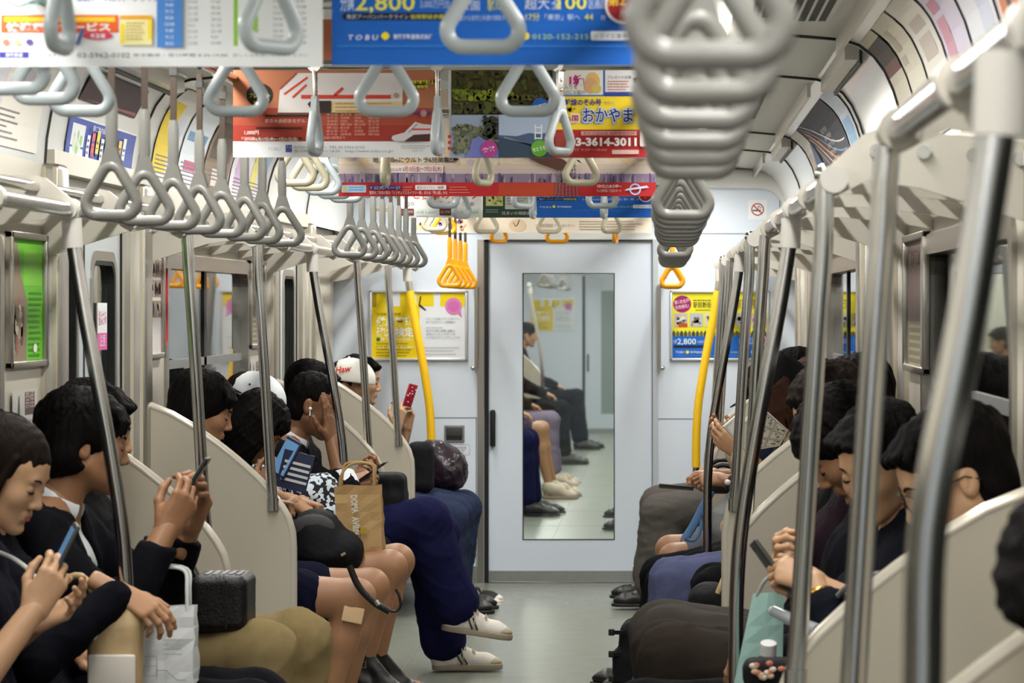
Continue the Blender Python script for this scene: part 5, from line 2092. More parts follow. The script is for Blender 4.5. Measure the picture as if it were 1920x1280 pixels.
# ------------------------------------------------------------------ hands
_HAND = {}
CURLS = {'phone': [(48, 55, 30), (55, 62, 35), (60, 66, 40), (64, 70, 42)], 'relax': [(18, 26, 16), (24, 30, 20), (28, 34, 22), (32, 38, 24)],
         'flat': [(-4, 8, 5), (2, 10, 6), (6, 12, 8), (10, 16, 10)], 'fist': [(66, 82, 45), (70, 86, 48), (74, 88, 50), (76, 88, 50)],
         'point': [(22, 30, 18), (50, 64, 38), (60, 70, 42), (66, 74, 44)], 'hold': [(34, 44, 26), (38, 48, 28), (42, 52, 30), (46, 56, 32)]}


def make_hand(pose):
    if pose in _HAND:
        return _HAND[pose]
    f = Field((-0.09, -0.09, -0.13), (0.21, 0.10, 0.06), 0.0027)
    f.cone((-0.075, 0, 0), (0.0, 0, 0), 0.027, 0.0255, 0.01, sc=(1, 1, 0.80))
    kn = [(0.088, 0.028, 0.0), (0.092, 0.008, 0.003), (0.087, -0.012, 0.001), (0.079, -0.030, -0.003)]
    for i, k in enumerate(kn):
        f.cone((0.004, k[1] * 0.5, 0), k, 0.018, 0.0115, 0.016, sc=(1, 1, 0.82))
    f.ell((0.034, 0.022, -0.010), (0.030, 0.016, 0.016), 0.015)
    L = [(0.041, 0.026, 0.021), (0.045, 0.029, 0.022), (0.041, 0.027, 0.021), (0.032, 0.021, 0.019)]
    R = [0.0088, 0.0090, 0.0085, 0.0075]
    g_all = f
    for i in range(4):
        a = 0
        p = np.array(kn[i], float)
        sp = [3.5, 0.5, -2.5, -6][i] * (1.8 if pose == 'flat' else 0.6)
        pts = [p]
        for q in range(3):
            a += CURLS[pose][i][q]
            t = math.radians(a)
            dv = np.array([math.cos(t) * math.cos(math.radians(sp)), math.cos(t) * math.sin(math.radians(sp)), -math.sin(t)])
            p = p + dv * L[i][q]
            pts.append(p)
        r = R[i]
        f.chain(pts, [r * 1.12, r * 1.02, r * 0.95, r * 0.80], 0.004)
        for q in (1, 2):
            f.ell(pts[q], (r * 1.08, r * 1.06, r * 1.08), 0.003)
    t0 = np.array([0.018, 0.026, -0.008])
    d1 = {'flat': (0.60, 0.78, -0.12), 'relax': (0.78, 0.56, -0.26)}.get(pose, (0.74, 0.46, -0.48))
    d2 = {'flat': (0.80, 0.58, -0.10), 'relax': (0.92, 0.30, -0.20)}.get(pose, (0.90, 0.06, -0.42))
    d3 = {'flat': (0.90, 0.42, -0.10), 'relax': (0.97, 0.15, -0.15)}.get(pose, (0.93, -0.20, -0.30))
    n = lambda d: np.array(d) / np.linalg.norm(d)
    p1 = t0 + n(d1) * 0.044
    p2 = p1 + n(d2) * 0.034
    p3 = p2 + n(d3) * 0.026
    f.chain([t0, p1, p2, p3], [0.0155, 0.0118, 0.0103, 0.0082], 0.007)
    _HAND[pose] = f.mesh()
    return _HAND[pose]


# ------------------------------------------------------------------ shoes (heel at the origin, toe along +X, sole at z = 0)
_SHOE = {}


def make_shoe(kind):
    if kind in _SHOE:
        return _SHOE[kind]
    f = Field((-0.06, -0.07, -0.03), (0.30, 0.07, 0.20), 0.0035)
    up = {'sneaker': 0.085, 'leather': 0.07, 'boot': 0.15, 'pump': 0.045}[kind]
    lift = {'boot': 0.045, 'pump': 0.05}.get(kind, 0.0)
    f.cone((0.03, 0, 0.045 + lift), (0.03, 0, up + lift * .5 + 0.01), 0.040, 0.038, 0.02)
    f.cone((0.03, 0, 0.040 + lift), (0.19, 0.004, 0.033 + lift * 0.15), 0.040, 0.036, 0.03, sc=(1, 1.05, 0.95))
    f.ell((0.205, 0.004, 0.028), (0.055, 0.044, 0.026 if kind != 'leather' else 0.024), 0.03)
    f.cone((0.05, 0, up + lift * .4), (0.13, 0, 0.058 + lift * 0.4), 0.030, 0.028, 0.02)
    f.ell((0.022, 0, up + 0.045 + lift), (0.034, 0.030, 0.045), 0.008, 'sub')
    f.cut((0, 0, 0.012), (0, 0, -1), 0.004)
    upper = f.mesh()
    g = Field((-0.06, -0.07, -0.03), (0.30, 0.07, 0.09), 0.0035)
    t = 0.013 if kind == 'sneaker' else 0.008
    g.cone((0.03, 0, t), (0.20, 0.004, t), 0.043, 0.048, 0.0, sc=(1, 1, 1))
    g.ell((0.21, 0.004, t), (0.058, 0.048, 0.04), 0.02)
    g.cut((0, 0, t * 2), (0, 0, 1), 0.003)
    g.cut((0, 0, 0.0), (0, 0, -1), 0.003)
    if lift:
        g.cone((0.022, 0, 0.0), (0.022, 0, 0.05), 0.022, 0.030, 0.0)
        g.cut((0, 0, 0.0), (0, 0, -1), 0.002)
    sole = g.mesh()
    _SHOE[kind] = (upper, sole)
    return _SHOE[kind]


# ------------------------------------------------------------------ the passenger
SKIN = {'fair': (188, 148, 114), 'tan': (152, 110, 79), 'warm': (168, 126, 93), 'deep': (130, 90, 63)}


def skin_mat(tone):
    return mat('skin_' + tone, SKIN[tone], 0.48, bump=0.03, bscale=400, var=0.06, vscale=30, sss=0.12)


def cloth(name, color, rough=0.85, bump=0.12, bscale=500):
    return mat('cloth_' + name, tuple(int(c * 0.78) if max(color) < 60 else c for c in color), rough, bump=bump, bscale=bscale, var=0.12, vscale=30, spec=0.06)


def hair_mat(tone):
    c = {'black': (15, 12, 12), 'dark': (27, 20, 17), 'brown': (52, 32, 25)}[tone]
    return mat('hair_' + tone, c, 0.62, bump=0.5, bscale=190, stretch=(1, 1, 0.15), spec=0.07)


def orient(v, d, back, o, mirror=False, k=1.0):
    """Hand frame to local frame: X along d, Z along back."""
    X = np.array(d, float)
    X = X / np.linalg.norm(X)
    Z = np.array(back, float)
    Z = Z - X * (Z @ X)
    Z = Z / np.linalg.norm(Z)
    Y = np.cross(Z, X)
    w = v * k
    if mirror:
        w = w * np.array([1, -1, 1])
    return np.asarray(o) + w[:, :1] * X + w[:, 1:2] * Y + w[:, 2:3] * Z


def ik(S, W, l1, l2, hint):
    S, W, hint = np.array(S, float), np.array(W, float), np.array(hint, float)
    d = W - S
    L = np.linalg.norm(d)
    Lm = min(L, (l1 + l2) * 0.985)
    u = d / L
    W2 = S + u * Lm
    a = (l1 * l1 - l2 * l2 + Lm * Lm) / (2 * Lm)
    hh = math.sqrt(max(0, l1 * l1 - a * a))
    n = hint - u * (hint @ u)
    n = n / np.linalg.norm(n)
    return S + u * a + n * hh, W2


class Person:
    def __init__(self, side, y0, label, **k):
        """side -1 left bench (faces +X), +1 right bench. All joints live in a local frame: X towards the aisle, Y to the
        passenger's left, Z up; X = 0 lies at the backrest."""
        self.s, self.y0 = side, y0
        self.k = k
        self.xb = 1.08
        self.root = thing('person', label, 'person', (side * 0.90, y0, 0.43))
        self.h = k.get('h', 0.0085)
        self.build()

    def loc(self, w):
        w = np.array(w, float)
        if self.s < 0:
            return np.array([w[0] + self.xb, w[1] - self.y0, w[2]])
        return np.array([self.xb - w[0], self.y0 - w[1], w[2]])

    def wor(self, v):
        v = np.atleast_2d(np.asarray(v, float))
        if self.s < 0:
            return np.stack([v[:, 0] - self.xb, v[:, 1] + self.y0, v[:, 2]], 1)
        return np.stack([self.xb - v[:, 0], self.y0 - v[:, 1], v[:, 2]], 1)

    def part(self, name, v, f, m, parent=None, fix=False):
        return np_mesh(name, self.wor(v), f, m, parent or self.root)

    def mbpart(self, name, mb, m=None, parent=None):
        mb.v = [tuple(p) for p in self.wor(np.array([tuple(q) for q in mb.v]))]
        return mb.build(name, m, parent or self.root)

    def headpt(self, p):
        return self.H + self.R @ (np.array(p, float) * self.hs)

    def headv(self, v):
        return self.H + (v * self.hs) @ self.R.T

    def build(self):
        k = self.k
        sex = k.get('sex', 'm')
        self.hs = k.get('hs', 0.94 if sex == 'm' else 0.89)
        self.H = self.loc(k['head'])
        yaw, pitch, roll = [math.radians(a) for a in (k.get('yaw', 0), k.get('pitch', -10), k.get('roll', 0))]
        self.R = np.array((Matrix.Rotation(yaw, 3, 'Z') @ Matrix.Rotation(-pitch, 3, 'Y') @ Matrix.Rotation(roll, 3, 'X')))
        H = self.H
        tone = k.get('skin', 'warm')
        skin = skin_mat(tone)
        base = self.headpt((-0.035, 0, -0.07))
        N = base + np.array([-0.035 + 0.015 * math.sin(pitch), 0, -0.085])
        N[1] = N[1] * 0.6
        N[0] = max(N[0], 0.055)
        hipx = k.get('hipx', 0.17)
        hip = np.array([hipx, 0, 0.535])
        chest = hip + (N - hip) * 0.62 + np.array([-0.045, 0, 0])
        waist = hip + (N - hip) * 0.28 + np.array([-0.03, 0, 0])
        chest[0], waist[0] = max(chest[0], 0.065), max(waist[0], 0.085)
        w = k.get('width', 1.0 if sex == 'm' else 0.9)
        sh = k.get('shoulder', 0.185 if sex == 'm' else 0.162)
        S = [N + np.array([-0.01, q * sh, -0.075]) for q in (1, -1)]
        S[0] = S[0] + np.array(k.get('sl', (0, 0, 0)))
        S[1] = S[1] + np.array(k.get('sr', (0, 0, 0)))
        # legs: left then right
        K, A, TO = [], [], []
        for i, q in enumerate((1, -1)):
            kn = k.get('knees', [None, None])[i]
            kn = self.loc(kn) if kn is not None else np.array([hipx + 0.45, q * 0.10, 0.515])
            an = k.get('ankles', [None, None])[i]
            an = self.loc(an) if an is not None else np.array([kn[0] + 0.03, kn[1] + q * 0.01, 0.095])
            K.append(kn)
            A.append(an)
        self.K, self.A, self.S, self.N, self.hip = K, A, S, N, hip
        # arms
        E, W = [], []
        hands = k.get('hands', [None, None])
        for i, q in enumerate((1, -1)):
            hd = hands[i] or {}
            wt = hd.get('w')
            wt = self.loc(wt) if wt is not None else np.array([hipx + 0.30, q * 0.08, 0.66])
            hint = hd.get('hint', (-0.25, q * 0.75, -1.0))
            e, w2 = ik(S[i], wt, 0.285, 0.25, hint)
            E.append(e)
            W.append(w2)
        self.E, self.W = E, W
        allp = np.array([H, N, hip, chest] + S + K + A + E + W)
        lo, hi = allp.min(0) - 0.26, allp.max(0) + 0.26

        def torso(f, g, kk=0.05):
            f.cone(hip + (0, 0.075 * w, 0), hip + (0, -0.075 * w, 0), 0.108 * w + g, 0.108 * w + g, kk)
            for q in (1, -1):
                o = np.array([0, q * 0.070 * w, 0])
                f.chain([hip + o, waist + o * 0.9, chest + o * 1.15], [0.110 * w + g, 0.098 * w + g, 0.100 * w + g], kk)
            f.cone(chest + (0.01, 0.075 * w, 0.02), chest + (0.01, -0.075 * w, 0.02), 0.104 * w + g, 0.104 * w + g, kk)
            for i in (0, 1):
                f.cone(chest + (S[i] - chest) * 0.35, S[i] + (chest - S[i]) * 0.12, 0.095 * w + g, 0.066 * w + g, kk)
                f.cone(N + (-0.005, 0, -0.01), S[i] + (0, 0, 0.012), 0.050 + g, 0.048 * w + g, kk)
            if sex == 'f':
                for q in (1, -1):
                    f.ell(chest + (0.085, q * 0.065, 0.0), (0.05 + g, 0.055 + g, 0.055 + g), 0.05)

        def arm(f, i, g, upto=1.0, kk=0.03):
            e, wv = E[i], W[i]
            f.cone(S[i], e, 0.052 * w + g, 0.041 * w + g, kk)
            if upto > 0:
                end = e + (wv - e) * upto
                f.cone(e, end, 0.041 * w + g, (0.041 - 0.013 * upto) * w + g, kk)

        def leg(f, i, g, t0=0.0, t1=2.0, kk=0.03, flare=0.0):
            h0 = hip + (0.0, (0.085 if i == 0 else -0.085) * w, -0.01)
            if t1 <= 1.0:
                e = h0 + (K[i] - h0) * t1
                f.cone(h0, e, 0.088 * w + g, (0.088 - 0.026 * t1) * w + g, kk)
                return
            f.cone(h0, K[i], 0.088 * w + g, 0.060 * w + g, kk)
            calf = K[i] + (A[i] - K[i]) * 0.35 + np.array([-0.012, 0, 0])
            end = K[i] + (A[i] - K[i]) * (t1 - 1.0)
            f.cone(K[i], calf, 0.058 * w + g, 0.053 * w + g + flare * 0.4, kk)
            f.cone(calf, end, 0.053 * w + g + flare * 0.4, 0.036 * w + g + flare, kk)

        # --- body: trunk, limbs, neck; head and hands are part of the same mesh
        f = Field(lo, hi, self.h)
        torso(f, 0.0)
        for i in (0, 1):
            arm(f, i, 0.0)
            leg(f, i, 0.0)
            d = self.toe(i)
            f.cone(A[i] + (-0.02, 0, -0.04), A[i] + d * 0.15 + (0, 0, -0.06), 0.034, 0.026, 0.03)
        f.cone(N + (-0.005, 0, -0.03), base, 0.052, 0.047 if sex == 'm' else 0.043, 0.04)
        parts = [f.mesh()]
        hv, hf = HEADS[sex][1]
        parts.append((self.headv(hv), hf))
        self.HF = []
        for i in (0, 1):
            hd = hands[i] or {}
            v, q = make_hand(hd.get('pose', 'relax'))
            d = hd.get('d', W[i] - E[i])
            back = hd.get('back', (0.2, 0, 1))
            vv = orient(v, d, back, W[i], mirror=(i == 0), k=0.93 if sex == 'm' else 0.85)
            parts.append((vv, q[:, ::-1] if i == 0 else q))
        v, q = join(parts)
        self.part('body', v, q, skin)
        # --- face
        for s_ in (1, -1):
            b = MB()
            pts = []
            for yy, zz in ((0.018, -0.004), (0.024, -0.0065), (0.031, -0.0075), (0.038, -0.0065), (0.045, -0.0035)):
                pts.append(self.headpt((face_x(sex, s_ * yy, zz) + 0.0006, s_ * yy, zz)))
            b.tube(pts, [0.0012, 0.0024, 0.0026, 0.0024, 0.0012], hair_mat('black'), seg=6)
            if k.get('eyes', 'down') == 'open':
                b.ball(self.headpt((face_x(sex, s_ * 0.031, -0.002) - 0.0015, s_ * 0.031, -0.002)), 0.0042, mat('iris', (30, 20, 16), 0.2), seg=10)
            self.mbpart('eye', b)
            b = MB()
            pts = []
            for yy, zz in ((0.014, 0.0205), (0.024, 0.0255), (0.036, 0.0265), (0.048, 0.020)):
                pts.append(self.headpt((face_x(sex, s_ * yy, zz) + 0.0004, s_ * yy, zz)))
            b.tube(pts, [0.0022, 0.0036, 0.0032, 0.0012] if sex == 'm' else [0.0016, 0.0024, 0.0022, 0.001], hair_mat('dark'), seg=6)
            self.mbpart('eyebrow', b)
        b = MB()
        for zz, hw, rr in ((-0.0640, 0.018, 0.0034), (-0.0745, 0.015, 0.0042)):
            pts = [self.headpt((face_x(sex, t * hw, zz) - rr * 0.45, t * hw, zz + 0.003 * abs(t) * (-1 if zz > -0.07 else 1))) for t in (-1, -0.5, 0, 0.5, 1)]
            b.tube(pts, [rr * 0.4, rr, rr, rr, rr * 0.4], mat('lips_' + ('red' if sex == 'f' else 'brown'), (168, 84, 78) if sex == 'f' else (158, 100, 82), 0.4), seg=8)
        self.mbpart('lips', b)
        # --- hair
        hs = k.get('hair', 'short')
        if hs:
            hv, hq = make_hair(hs, k.get('seed', 1))
            self.part('hair', self.headv(hv), hq, hair_mat(k.get('hairc', 'black')))
        # --- clothes
        g0 = k.get('bulk', 0.014)
        top = k.get('top', ('navy', (24, 26, 38)))
        if k.get('shirt'):
            f = Field(lo, hi, self.h)
            torso(f, 0.004)
            f.cut(N + (0, 0, -0.005), (0.55, 0, 1), 0.01)
            f.cut(hip + (0, 0, 0.02), (0, 0, -1), 0.01)
            v, q = f.mesh()
            sm = cloth(*k['shirt'])
            so = self.part('shirt', folds(v, q, 0.003, 60, 3), q, sm)
            b = MB()
            ring = []
            for a in range(-150, 151, 20):
                t = math.radians(a)
                c = math.cos(t)
                ring.append(N + np.array([0.004 - 0.062 * c, 0.062 * math.sin(t), 0.052 - 0.036 * (1 - c)]))
            b.tube(ring, 0.0105, sm, seg=10, flat_n=(0.2, 0, 1), ry=2.2)
            self.mbpart('collar', b, None, so)
        f = Field(lo, hi, self.h)
        torso(f, g0)
        sl = k.get('sleeve', 0.93)
        for i in (0, 1):
            if sl >= 0:
                arm(f, i, g0 * 0.95, sl)
            else:
                e = S[i] + (E[i] - S[i]) * (1 + sl)
                f.cone(S[i], e, 0.056 * w + g0, 0.050 * w + g0, 0.03)
        f.cone(hip + (0.02, 0.08, -0.03), hip + (0.02, -0.08, -0.03), 0.10 + g0, 0.10 + g0, 0.04)
        nz = k.get('neck_cut', -0.028 if k.get('shirt') else 0.02)
        f.cone(N + (0.02, 0, -0.01 + nz), N + (0.10, 0, 0.10 + nz), 0.052, 0.10, 0.01, 'sub')
        f.cut(N + (0, 0, 0.035 + nz), (0.3, 0, 1), 0.01)
        f.cut(hip + (0, 0, -0.10), (0, 0, -1), 0.01)
        if k.get('shirt'):
            # open front: a long wedge
            up = N - hip
            f.chain([N + (0.14, 0, 0.03), chest + (0.20, 0, 0.0), waist + (0.20, 0, 0.02)], [0.115, 0.115, 0.09], 0.008, 'sub', sc=(1.0, 0.62, 1))
        v, q = f.mesh()
        self.part(k.get('topname', 'jacket'), folds(v, q, k.get('fold', 0.011), 34, int(self.y0 * 10), (1, 1, 0.7)), q, cloth(*top))
        bot = k.get('bottom', ('trousers', 'charcoal', (44, 44, 48)))
        f = Field(lo, hi, self.h)
        gb = k.get('gb', 0.016)
        f.cone(hip + (0, 0.08 * w, 0), hip + (0, -0.08 * w, 0), 0.105 * w + gb, 0.105 * w + gb, 0.04)
        if bot[0] == 'trousers':
            for i in (0, 1):
                leg(f, i, gb, t1=1.93, flare=k.get('flare', 0.012))
            nm = 'trousers'
        else:
            t = k.get('hem', 0.78)
            for i in (0, 1):
                leg(f, i, gb, t1=t)
            if bot[0] == 'skirt':
                a = [hip + (K[i] - hip) * t for i in (0, 1)]
                f.cone(hip, (a[0] + a[1]) / 2, 0.10 * w + gb, 0.07 * w + gb, 0.06)
            nm = 'skirt' if bot[0] == 'skirt' else 'shorts'
        v, q = f.mesh()
        self.part(nm, folds(v, q, 0.010, 30, 7 + int(self.y0 * 7), (0.6, 1, 1)), q, cloth(*bot[1:]))
        # --- shoes
        sk = k.get('shoes', ('leather', 'black_shoe', (22, 20, 20), (20, 18, 18)))
        if sk:
            for i in (0, 1):
                self.shoe(i, sk)

    def toe(self, i):
        d = self.k.get('toes', [None, None])[i]
        if d is None:
            d = (1, 0.12 if i == 0 else -0.12, 0)
        d = np.array(d, float)
        return d / np.linalg.norm(d)

    def shoe(self, i, sk):
        kind, nm, c, cs = sk
        (uv, uf), (sv, sf) = make_shoe(kind)
        d = self.toe(i)
        A = self.A[i]
        X = d
        Y = np.cross((0, 0, 1), X)
        Y = Y / np.linalg.norm(Y)
        Z = np.cross(X, Y)
        lift = {'boot': 0.02, 'pump': 0.025}.get(kind, 0.0)
        o = A - X * 0.035 - Z * (0.093 + lift)
        kk = self.k.get('shoe_scale', 1.0)
        T = lambda v: o + (v[:, :1] * X + v[:, 1:2] * Y + v[:, 2:3] * Z) * kk
        rough = 0.35 if kind != 'sneaker' else 0.7
        u = self.part('shoe', T(uv), uf, mat('shoe_' + nm, c, rough, bump=0.05, bscale=200, var=0.1, vscale=20))
        self.part('sole', T(sv), sf, mat('sole_' + nm, cs, 0.6), u)
        if kind == 'sneaker':
            b = MB()
            lm = mat('shoe_lace', (168, 158, 142), 0.8)
            for q in range(5):
                x = 0.085 + 0.018 * q
                zz = 0.1055 - 0.0066 * q
                pts = [T(np.array([[x + 0.012 * (q % 2), yy, zz - 0.9 * (0.029 - math.sqrt(0.029 ** 2 - yy * yy))]]))[0] for yy in (-0.026, -0.013, 0.0, 0.013, 0.026)]
                b.tube(pts, 0.0026, lm, seg=6)
            for s_ in (-1, 1):
                pts = smooth_path([Vector(T(np.array([p]))[0]) for p in ((0.082, 0, 0.108), (0.080, s_ * 0.03, 0.126), (0.10, s_ * 0.048, 0.098), (0.095, s_ * 0.02, 0.104), (0.084, 0, 0.107))], 4)
                b.tube(pts, 0.0024, lm, seg=6)
                pts = smooth_path([Vector(T(np.array([p]))[0]) for p in ((0.084, 0, 0.107), (0.10, s_ * 0.034, 0.100), (0.11, s_ * 0.046, 0.07), (0.115, s_ * 0.050, 0.035))], 4)
                b.tube(pts, 0.0022, lm, seg=6)
            self.mbpart('laces', b, None, u)
            tc = Field((0.13, -0.07, 0.0), (0.29, 0.07, 0.09), 0.0035)
            tc.ell((0.2065, 0.004, 0.028), (0.0575, 0.0465, 0.0275), 0.0)
            tc.cut((0.205, 0, 0.03), (-1, 0, 0.35), 0.004)
            tc.cut((0, 0, 0.026), (0, 0, -1), 0.003)
            tv, tf = tc.mesh()
            self.part('toe_cap', T(tv), tf, mat('toe_suede_' + nm, (176, 166, 144) if c[0] > 100 else (216, 210, 200), 0.85), u)
            if self.k.get('stripe'):
                b = MB()
                for s_ in (-1, 1):
                    for x0 in (0.085, 0.105):
                        pts = [Vector(T(np.array([p]))[0]) for p in ((x0, s_ * 0.036, 0.068), (x0 + 0.012, s_ * 0.0415, 0.045), (x0 + 0.024, s_ * 0.044, 0.026))]
                        b.tube(pts, 0.0035, mat('shoe_stripe', (40, 36, 40), 0.6), seg=6)
                self.mbpart('stripes', b, None, u)
        return u

    # --- extras
    def cap(self, col, vis, back=False, rot=0, nm='cap'):
        (dv, df), (vv, vf) = make_cap(back)
        c, s = math.cos(math.radians(rot)), math.sin(math.radians(rot))
        M = np.array([[c, -s, 0], [s, c, 0], [0, 0, 1]])
        o = self.part('cap', self.headv(dv @ M.T), df, cloth('cap_' + nm, col))
        self.part('visor', self.headv(vv @ M.T), vf, cloth('visor_' + nm, vis), o)
        b = MB()
        b.ball(self.headpt(np.array((-0.014, 0, 0.147))), 0.007 * self.hs, cloth('cap_' + nm, col))
        self.mbpart('button', b, None, o)
        return o


def DP(u, v, y):
    return tuple(P(u, v, y))
# ------------------------------------------------------------------ passengers on the left bench
NAVY, BLACKC, CHAR = ('navy', (22, 25, 40)), ('black', (17, 17, 19)), ('charcoal', (40, 40, 44))

woman_phone = Person(-1, 6.6, 'person in navy at the far left edge, dark hair combed back, looking at phone', sex='f', head=DP(8, 888, 6.6), yaw=-12, pitch=-24, skin='fair',
    hair='pony', seed=21, hairc='dark', h=0.007, top=NAVY, sleeve=-0.35, topname='blouse', bottom=('skirt', 'greyskirt', (66, 66, 72)), hem=0.95,
    hands=[dict(w=DP(70, 1165, 6.78), d=(0.8, -0.1, 0.35), back=(0.1, 0.6, -0.7), pose='relax'),
           dict(w=DP(64, 1142, 6.42), d=(0.50, 0.10, 0.85), back=(0.25, -0.95, -0.1), pose='hold', hint=(-0.3, -0.5, -1))])
Person(-1, 7.15, 'person mostly hidden by the far left passenger, dark sleeve resting on a beige tote', sex='f', head=DP(-4, 876, 7.2), pitch=-15, hair='bob',
    top=('ink', (20, 21, 30)), hands=[dict(w=(-0.80, 7.25, 0.68), d=(0.8, -0.5, 0), back=(0, 0, 1)), dict(w=DP(226, 1112, 7.05), d=(0.9, -0.1, -0.45), back=(0.3, -0.6, 0.8), pose='relax')], bottom=('trousers', 'black', (20, 20, 22)))
suit_man = Person(-1, 7.62, 'person in a dark suit with an open white collar raising a phone with both hands', head=DP(160, 832, 7.62), yaw=14, pitch=-6, skin='tan', hair='shaggy', seed=3,
    h=0.007, top=('suit', (19, 19, 25)), shirt=('white_shirt', (222, 224, 226)), bottom=('trousers', 'suit', (19, 19, 25)), sleeve=0.90,
    hands=[dict(w=DP(356, 985, 7.66), d=(0.42, -0.12, 0.9), back=(0.6, 0.75, -0.1), pose='hold', hint=(0.1, 0.5, -1)),
           dict(w=DP(312, 992, 7.46), d=(0.52, 0.12, 0.85), back=(0.45, -0.9, -0.15), pose='hold', hint=(0.1, -0.5, -1))])
chino_man = Person(-1, 8.28, 'person in khaki trousers behind the suited man, mostly hidden', head=DP(174, 806, 8.3), yaw=8, pitch=-12, hair='short', seed=4, top=BLACKC,
    bottom=('trousers', 'khaki', (126, 110, 76)), knees=[DP(562, 1203, 8.38), DP(492, 1226, 8.06)], ankles=[DP(572, 1560, 8.40), DP(502, 1590, 8.06)], gb=0.018,
    hands=[dict(w=DP(380, 1110, 8.35), d=(0.9, -0.2, -0.3), back=(0, 0.3, 1)), dict(w=DP(360, 1120, 8.1), d=(0.9, 0.2, -0.3), back=(0, -0.3, 1))])

curly_man = Person(-1, 10.62, 'person with thick tousled black hair and navy shorts, plaster on the bare knee', head=DP(380, 770, 10.6), yaw=4, pitch=-16, skin='tan', hair='shaggy', seed=6, top=BLACKC,
    bottom=('shorts', 'navy_shorts', (20, 22, 44)), hem=0.55, gb=0.018, knees=[DP(694, 1100, 10.78), DP(668, 1120, 10.52)], ankles=[DP(636, 1330, 10.78), DP(604, 1350, 10.52)], width=1.0,
    hands=[dict(w=(-0.88, 10.72, 0.70), d=(0.6, -0.8, 0), back=(0, 0, 1)), dict(w=(-0.90, 10.56, 0.70), d=(0.6, 0.8, 0), back=(0, 0, 1))])
long_hair = Person(-1, 11.08, 'person with long black hair bowed over a phone, bare legs in black ankle boots', sex='f', head=DP(482, 800, 11.05), pitch=-42, skin='tan', hair='long', seed=2,
    top=('black_knit', (15, 15, 18)), bottom=('skirt', 'navyskirt', (20, 22, 44)), hem=0.55, gb=0.020, sleeve=0.80, width=0.96,
    knees=[DP(744, 1052, 11.22), DP(730, 1064, 11.0)], ankles=[DP(700, 1258, 11.2), DP(676, 1262, 10.98)],
    hands=[dict(w=DP(505, 940, 11.0), d=(0.9, -0.1, -0.15), back=(0.1, 0.2, 1), pose='fist'),
           dict(w=DP(488, 915, 10.9), d=(0.55, 0.15, 0.8), back=(0.4, -0.9, 0.0), pose='hold')],
    shoes=('boot', 'black_boot', (16, 15, 16), (14, 13, 14)))
white_cap = Person(-1, 11.6, 'person in a white cap and black-and-white patterned top behind the long-haired one', sex='f', head=DP(466, 760, 11.6), pitch=-30, skin='warm', hair='undercap', hairc='dark',
    top=('print', (30, 31, 36)), bottom=('skirt', 'dark_shorts', (30, 30, 40)), hem=0.8, sleeve=0.72, knees=[(-0.52, 11.72, 0.53), (-0.54, 11.5, 0.53)],
    ankles=[(-0.66, 11.72, 0.1), (-0.68, 11.5, 0.1)],
    hands=[dict(w=DP(566, 940, 11.6), d=(0.8, -0.3, -0.2), back=(0, 0.2, 1), pose='fist'), dict(w=DP(548, 942, 11.42), d=(0.75, 0.3, -0.45), back=(0.1, -0.5, 0.9), pose='fist')])
white_cap.cap((214, 218, 222), (52, 40, 36), back=True, rot=200, nm='white')
b = MB()
b.ball(white_cap.headpt((-0.03, -0.092, 0.085)), 0.004, M_black, seg=8)
white_cap.mbpart('cap_eyelet', b)
ear_man = Person(-1, 12.1, 'person with a white earbud pressing one hand to the forehead, black jacket and white collar', head=DP(590, 760, 12.1), yaw=-6, pitch=-20, skin='deep', hair='crop', seed=5,
    top=('black_jacket', (18, 18, 22)), shirt=('white_shirt', (222, 224, 226)), bottom=('trousers', 'black', (20, 20, 22)), sleeve=0.30, knees=[(-0.60, 12.2, 0.53), (-0.62, 12.02, 0.53)], ankles=[(-0.74, 12.2, 0.1), (-0.76, 12.02, 0.1)],
    hands=[dict(w=(-0.80, 12.2, 0.68), d=(0.8, -0.5, 0), back=(0, 0.2, 1)), dict(w=DP(622, 824, 11.98), d=(-0.12, 0.06, 1), back=(1, -0.45, 0.1), pose='flat', hint=(0.6, -0.5, -1))])
navy_man = Person(-1, 12.78, 'person in navy trousers and white trainers with crossed legs behind the brown paper bag', head=DP(584, 736, 12.8), pitch=-14, hair='short', seed=7, skin='tan', top=BLACKC,
    bottom=('trousers', 'navy_cord', (25, 26, 60)), gb=0.030, flare=0.028, knees=[DP(818, 1000, 13.0), DP(800, 975, 12.66)], ankles=[DP(832, 1212, 12.95), DP(856, 1140, 12.72)],
    toes=[(1, 0.04, 0.0), (1, 0.02, -0.16)], shoes=('sneaker', 'white_trainer', (214, 208, 196), (150, 138, 118)), stripe=True, h=0.007, shoe_scale=1.02,
    hands=[dict(w=DP(664, 900, 12.85), d=(0.8, -0.2, 0.35), back=(0.2, 0.5, -0.8), pose='hold'), dict(w=DP(652, 906, 12.6), d=(0.85, 0.2, 0.25), back=(0.1, -0.6, 0.8), pose='hold')])
letter_cap = Person(-1, 15.5, 'person in a white cap with red lettering on the priority bench by the end wall', head=DP(652, 724, 15.5), yaw=0, pitch=-8, skin='deep', hair='undercap', top=('dark_tee', (26, 26, 32)),
    bottom=('trousers', 'denim', (40, 48, 70)), knees=[DP(856, 962, 15.62), DP(848, 972, 15.4)], ankles=[DP(846, 1106, 15.6), DP(838, 1112, 15.4)], hands=[dict(w=(-0.92, 15.58, 0.70), d=(0.6, -0.8, 0), back=(0, 0, 1)), dict(w=(-0.92, 15.42, 0.70), d=(0.6, 0.8, 0), back=(0, 0, 1))])
letter_cap.cap((216, 214, 208), (214, 214, 210), back=True, rot=168, nm='white_letters')
b = MB()
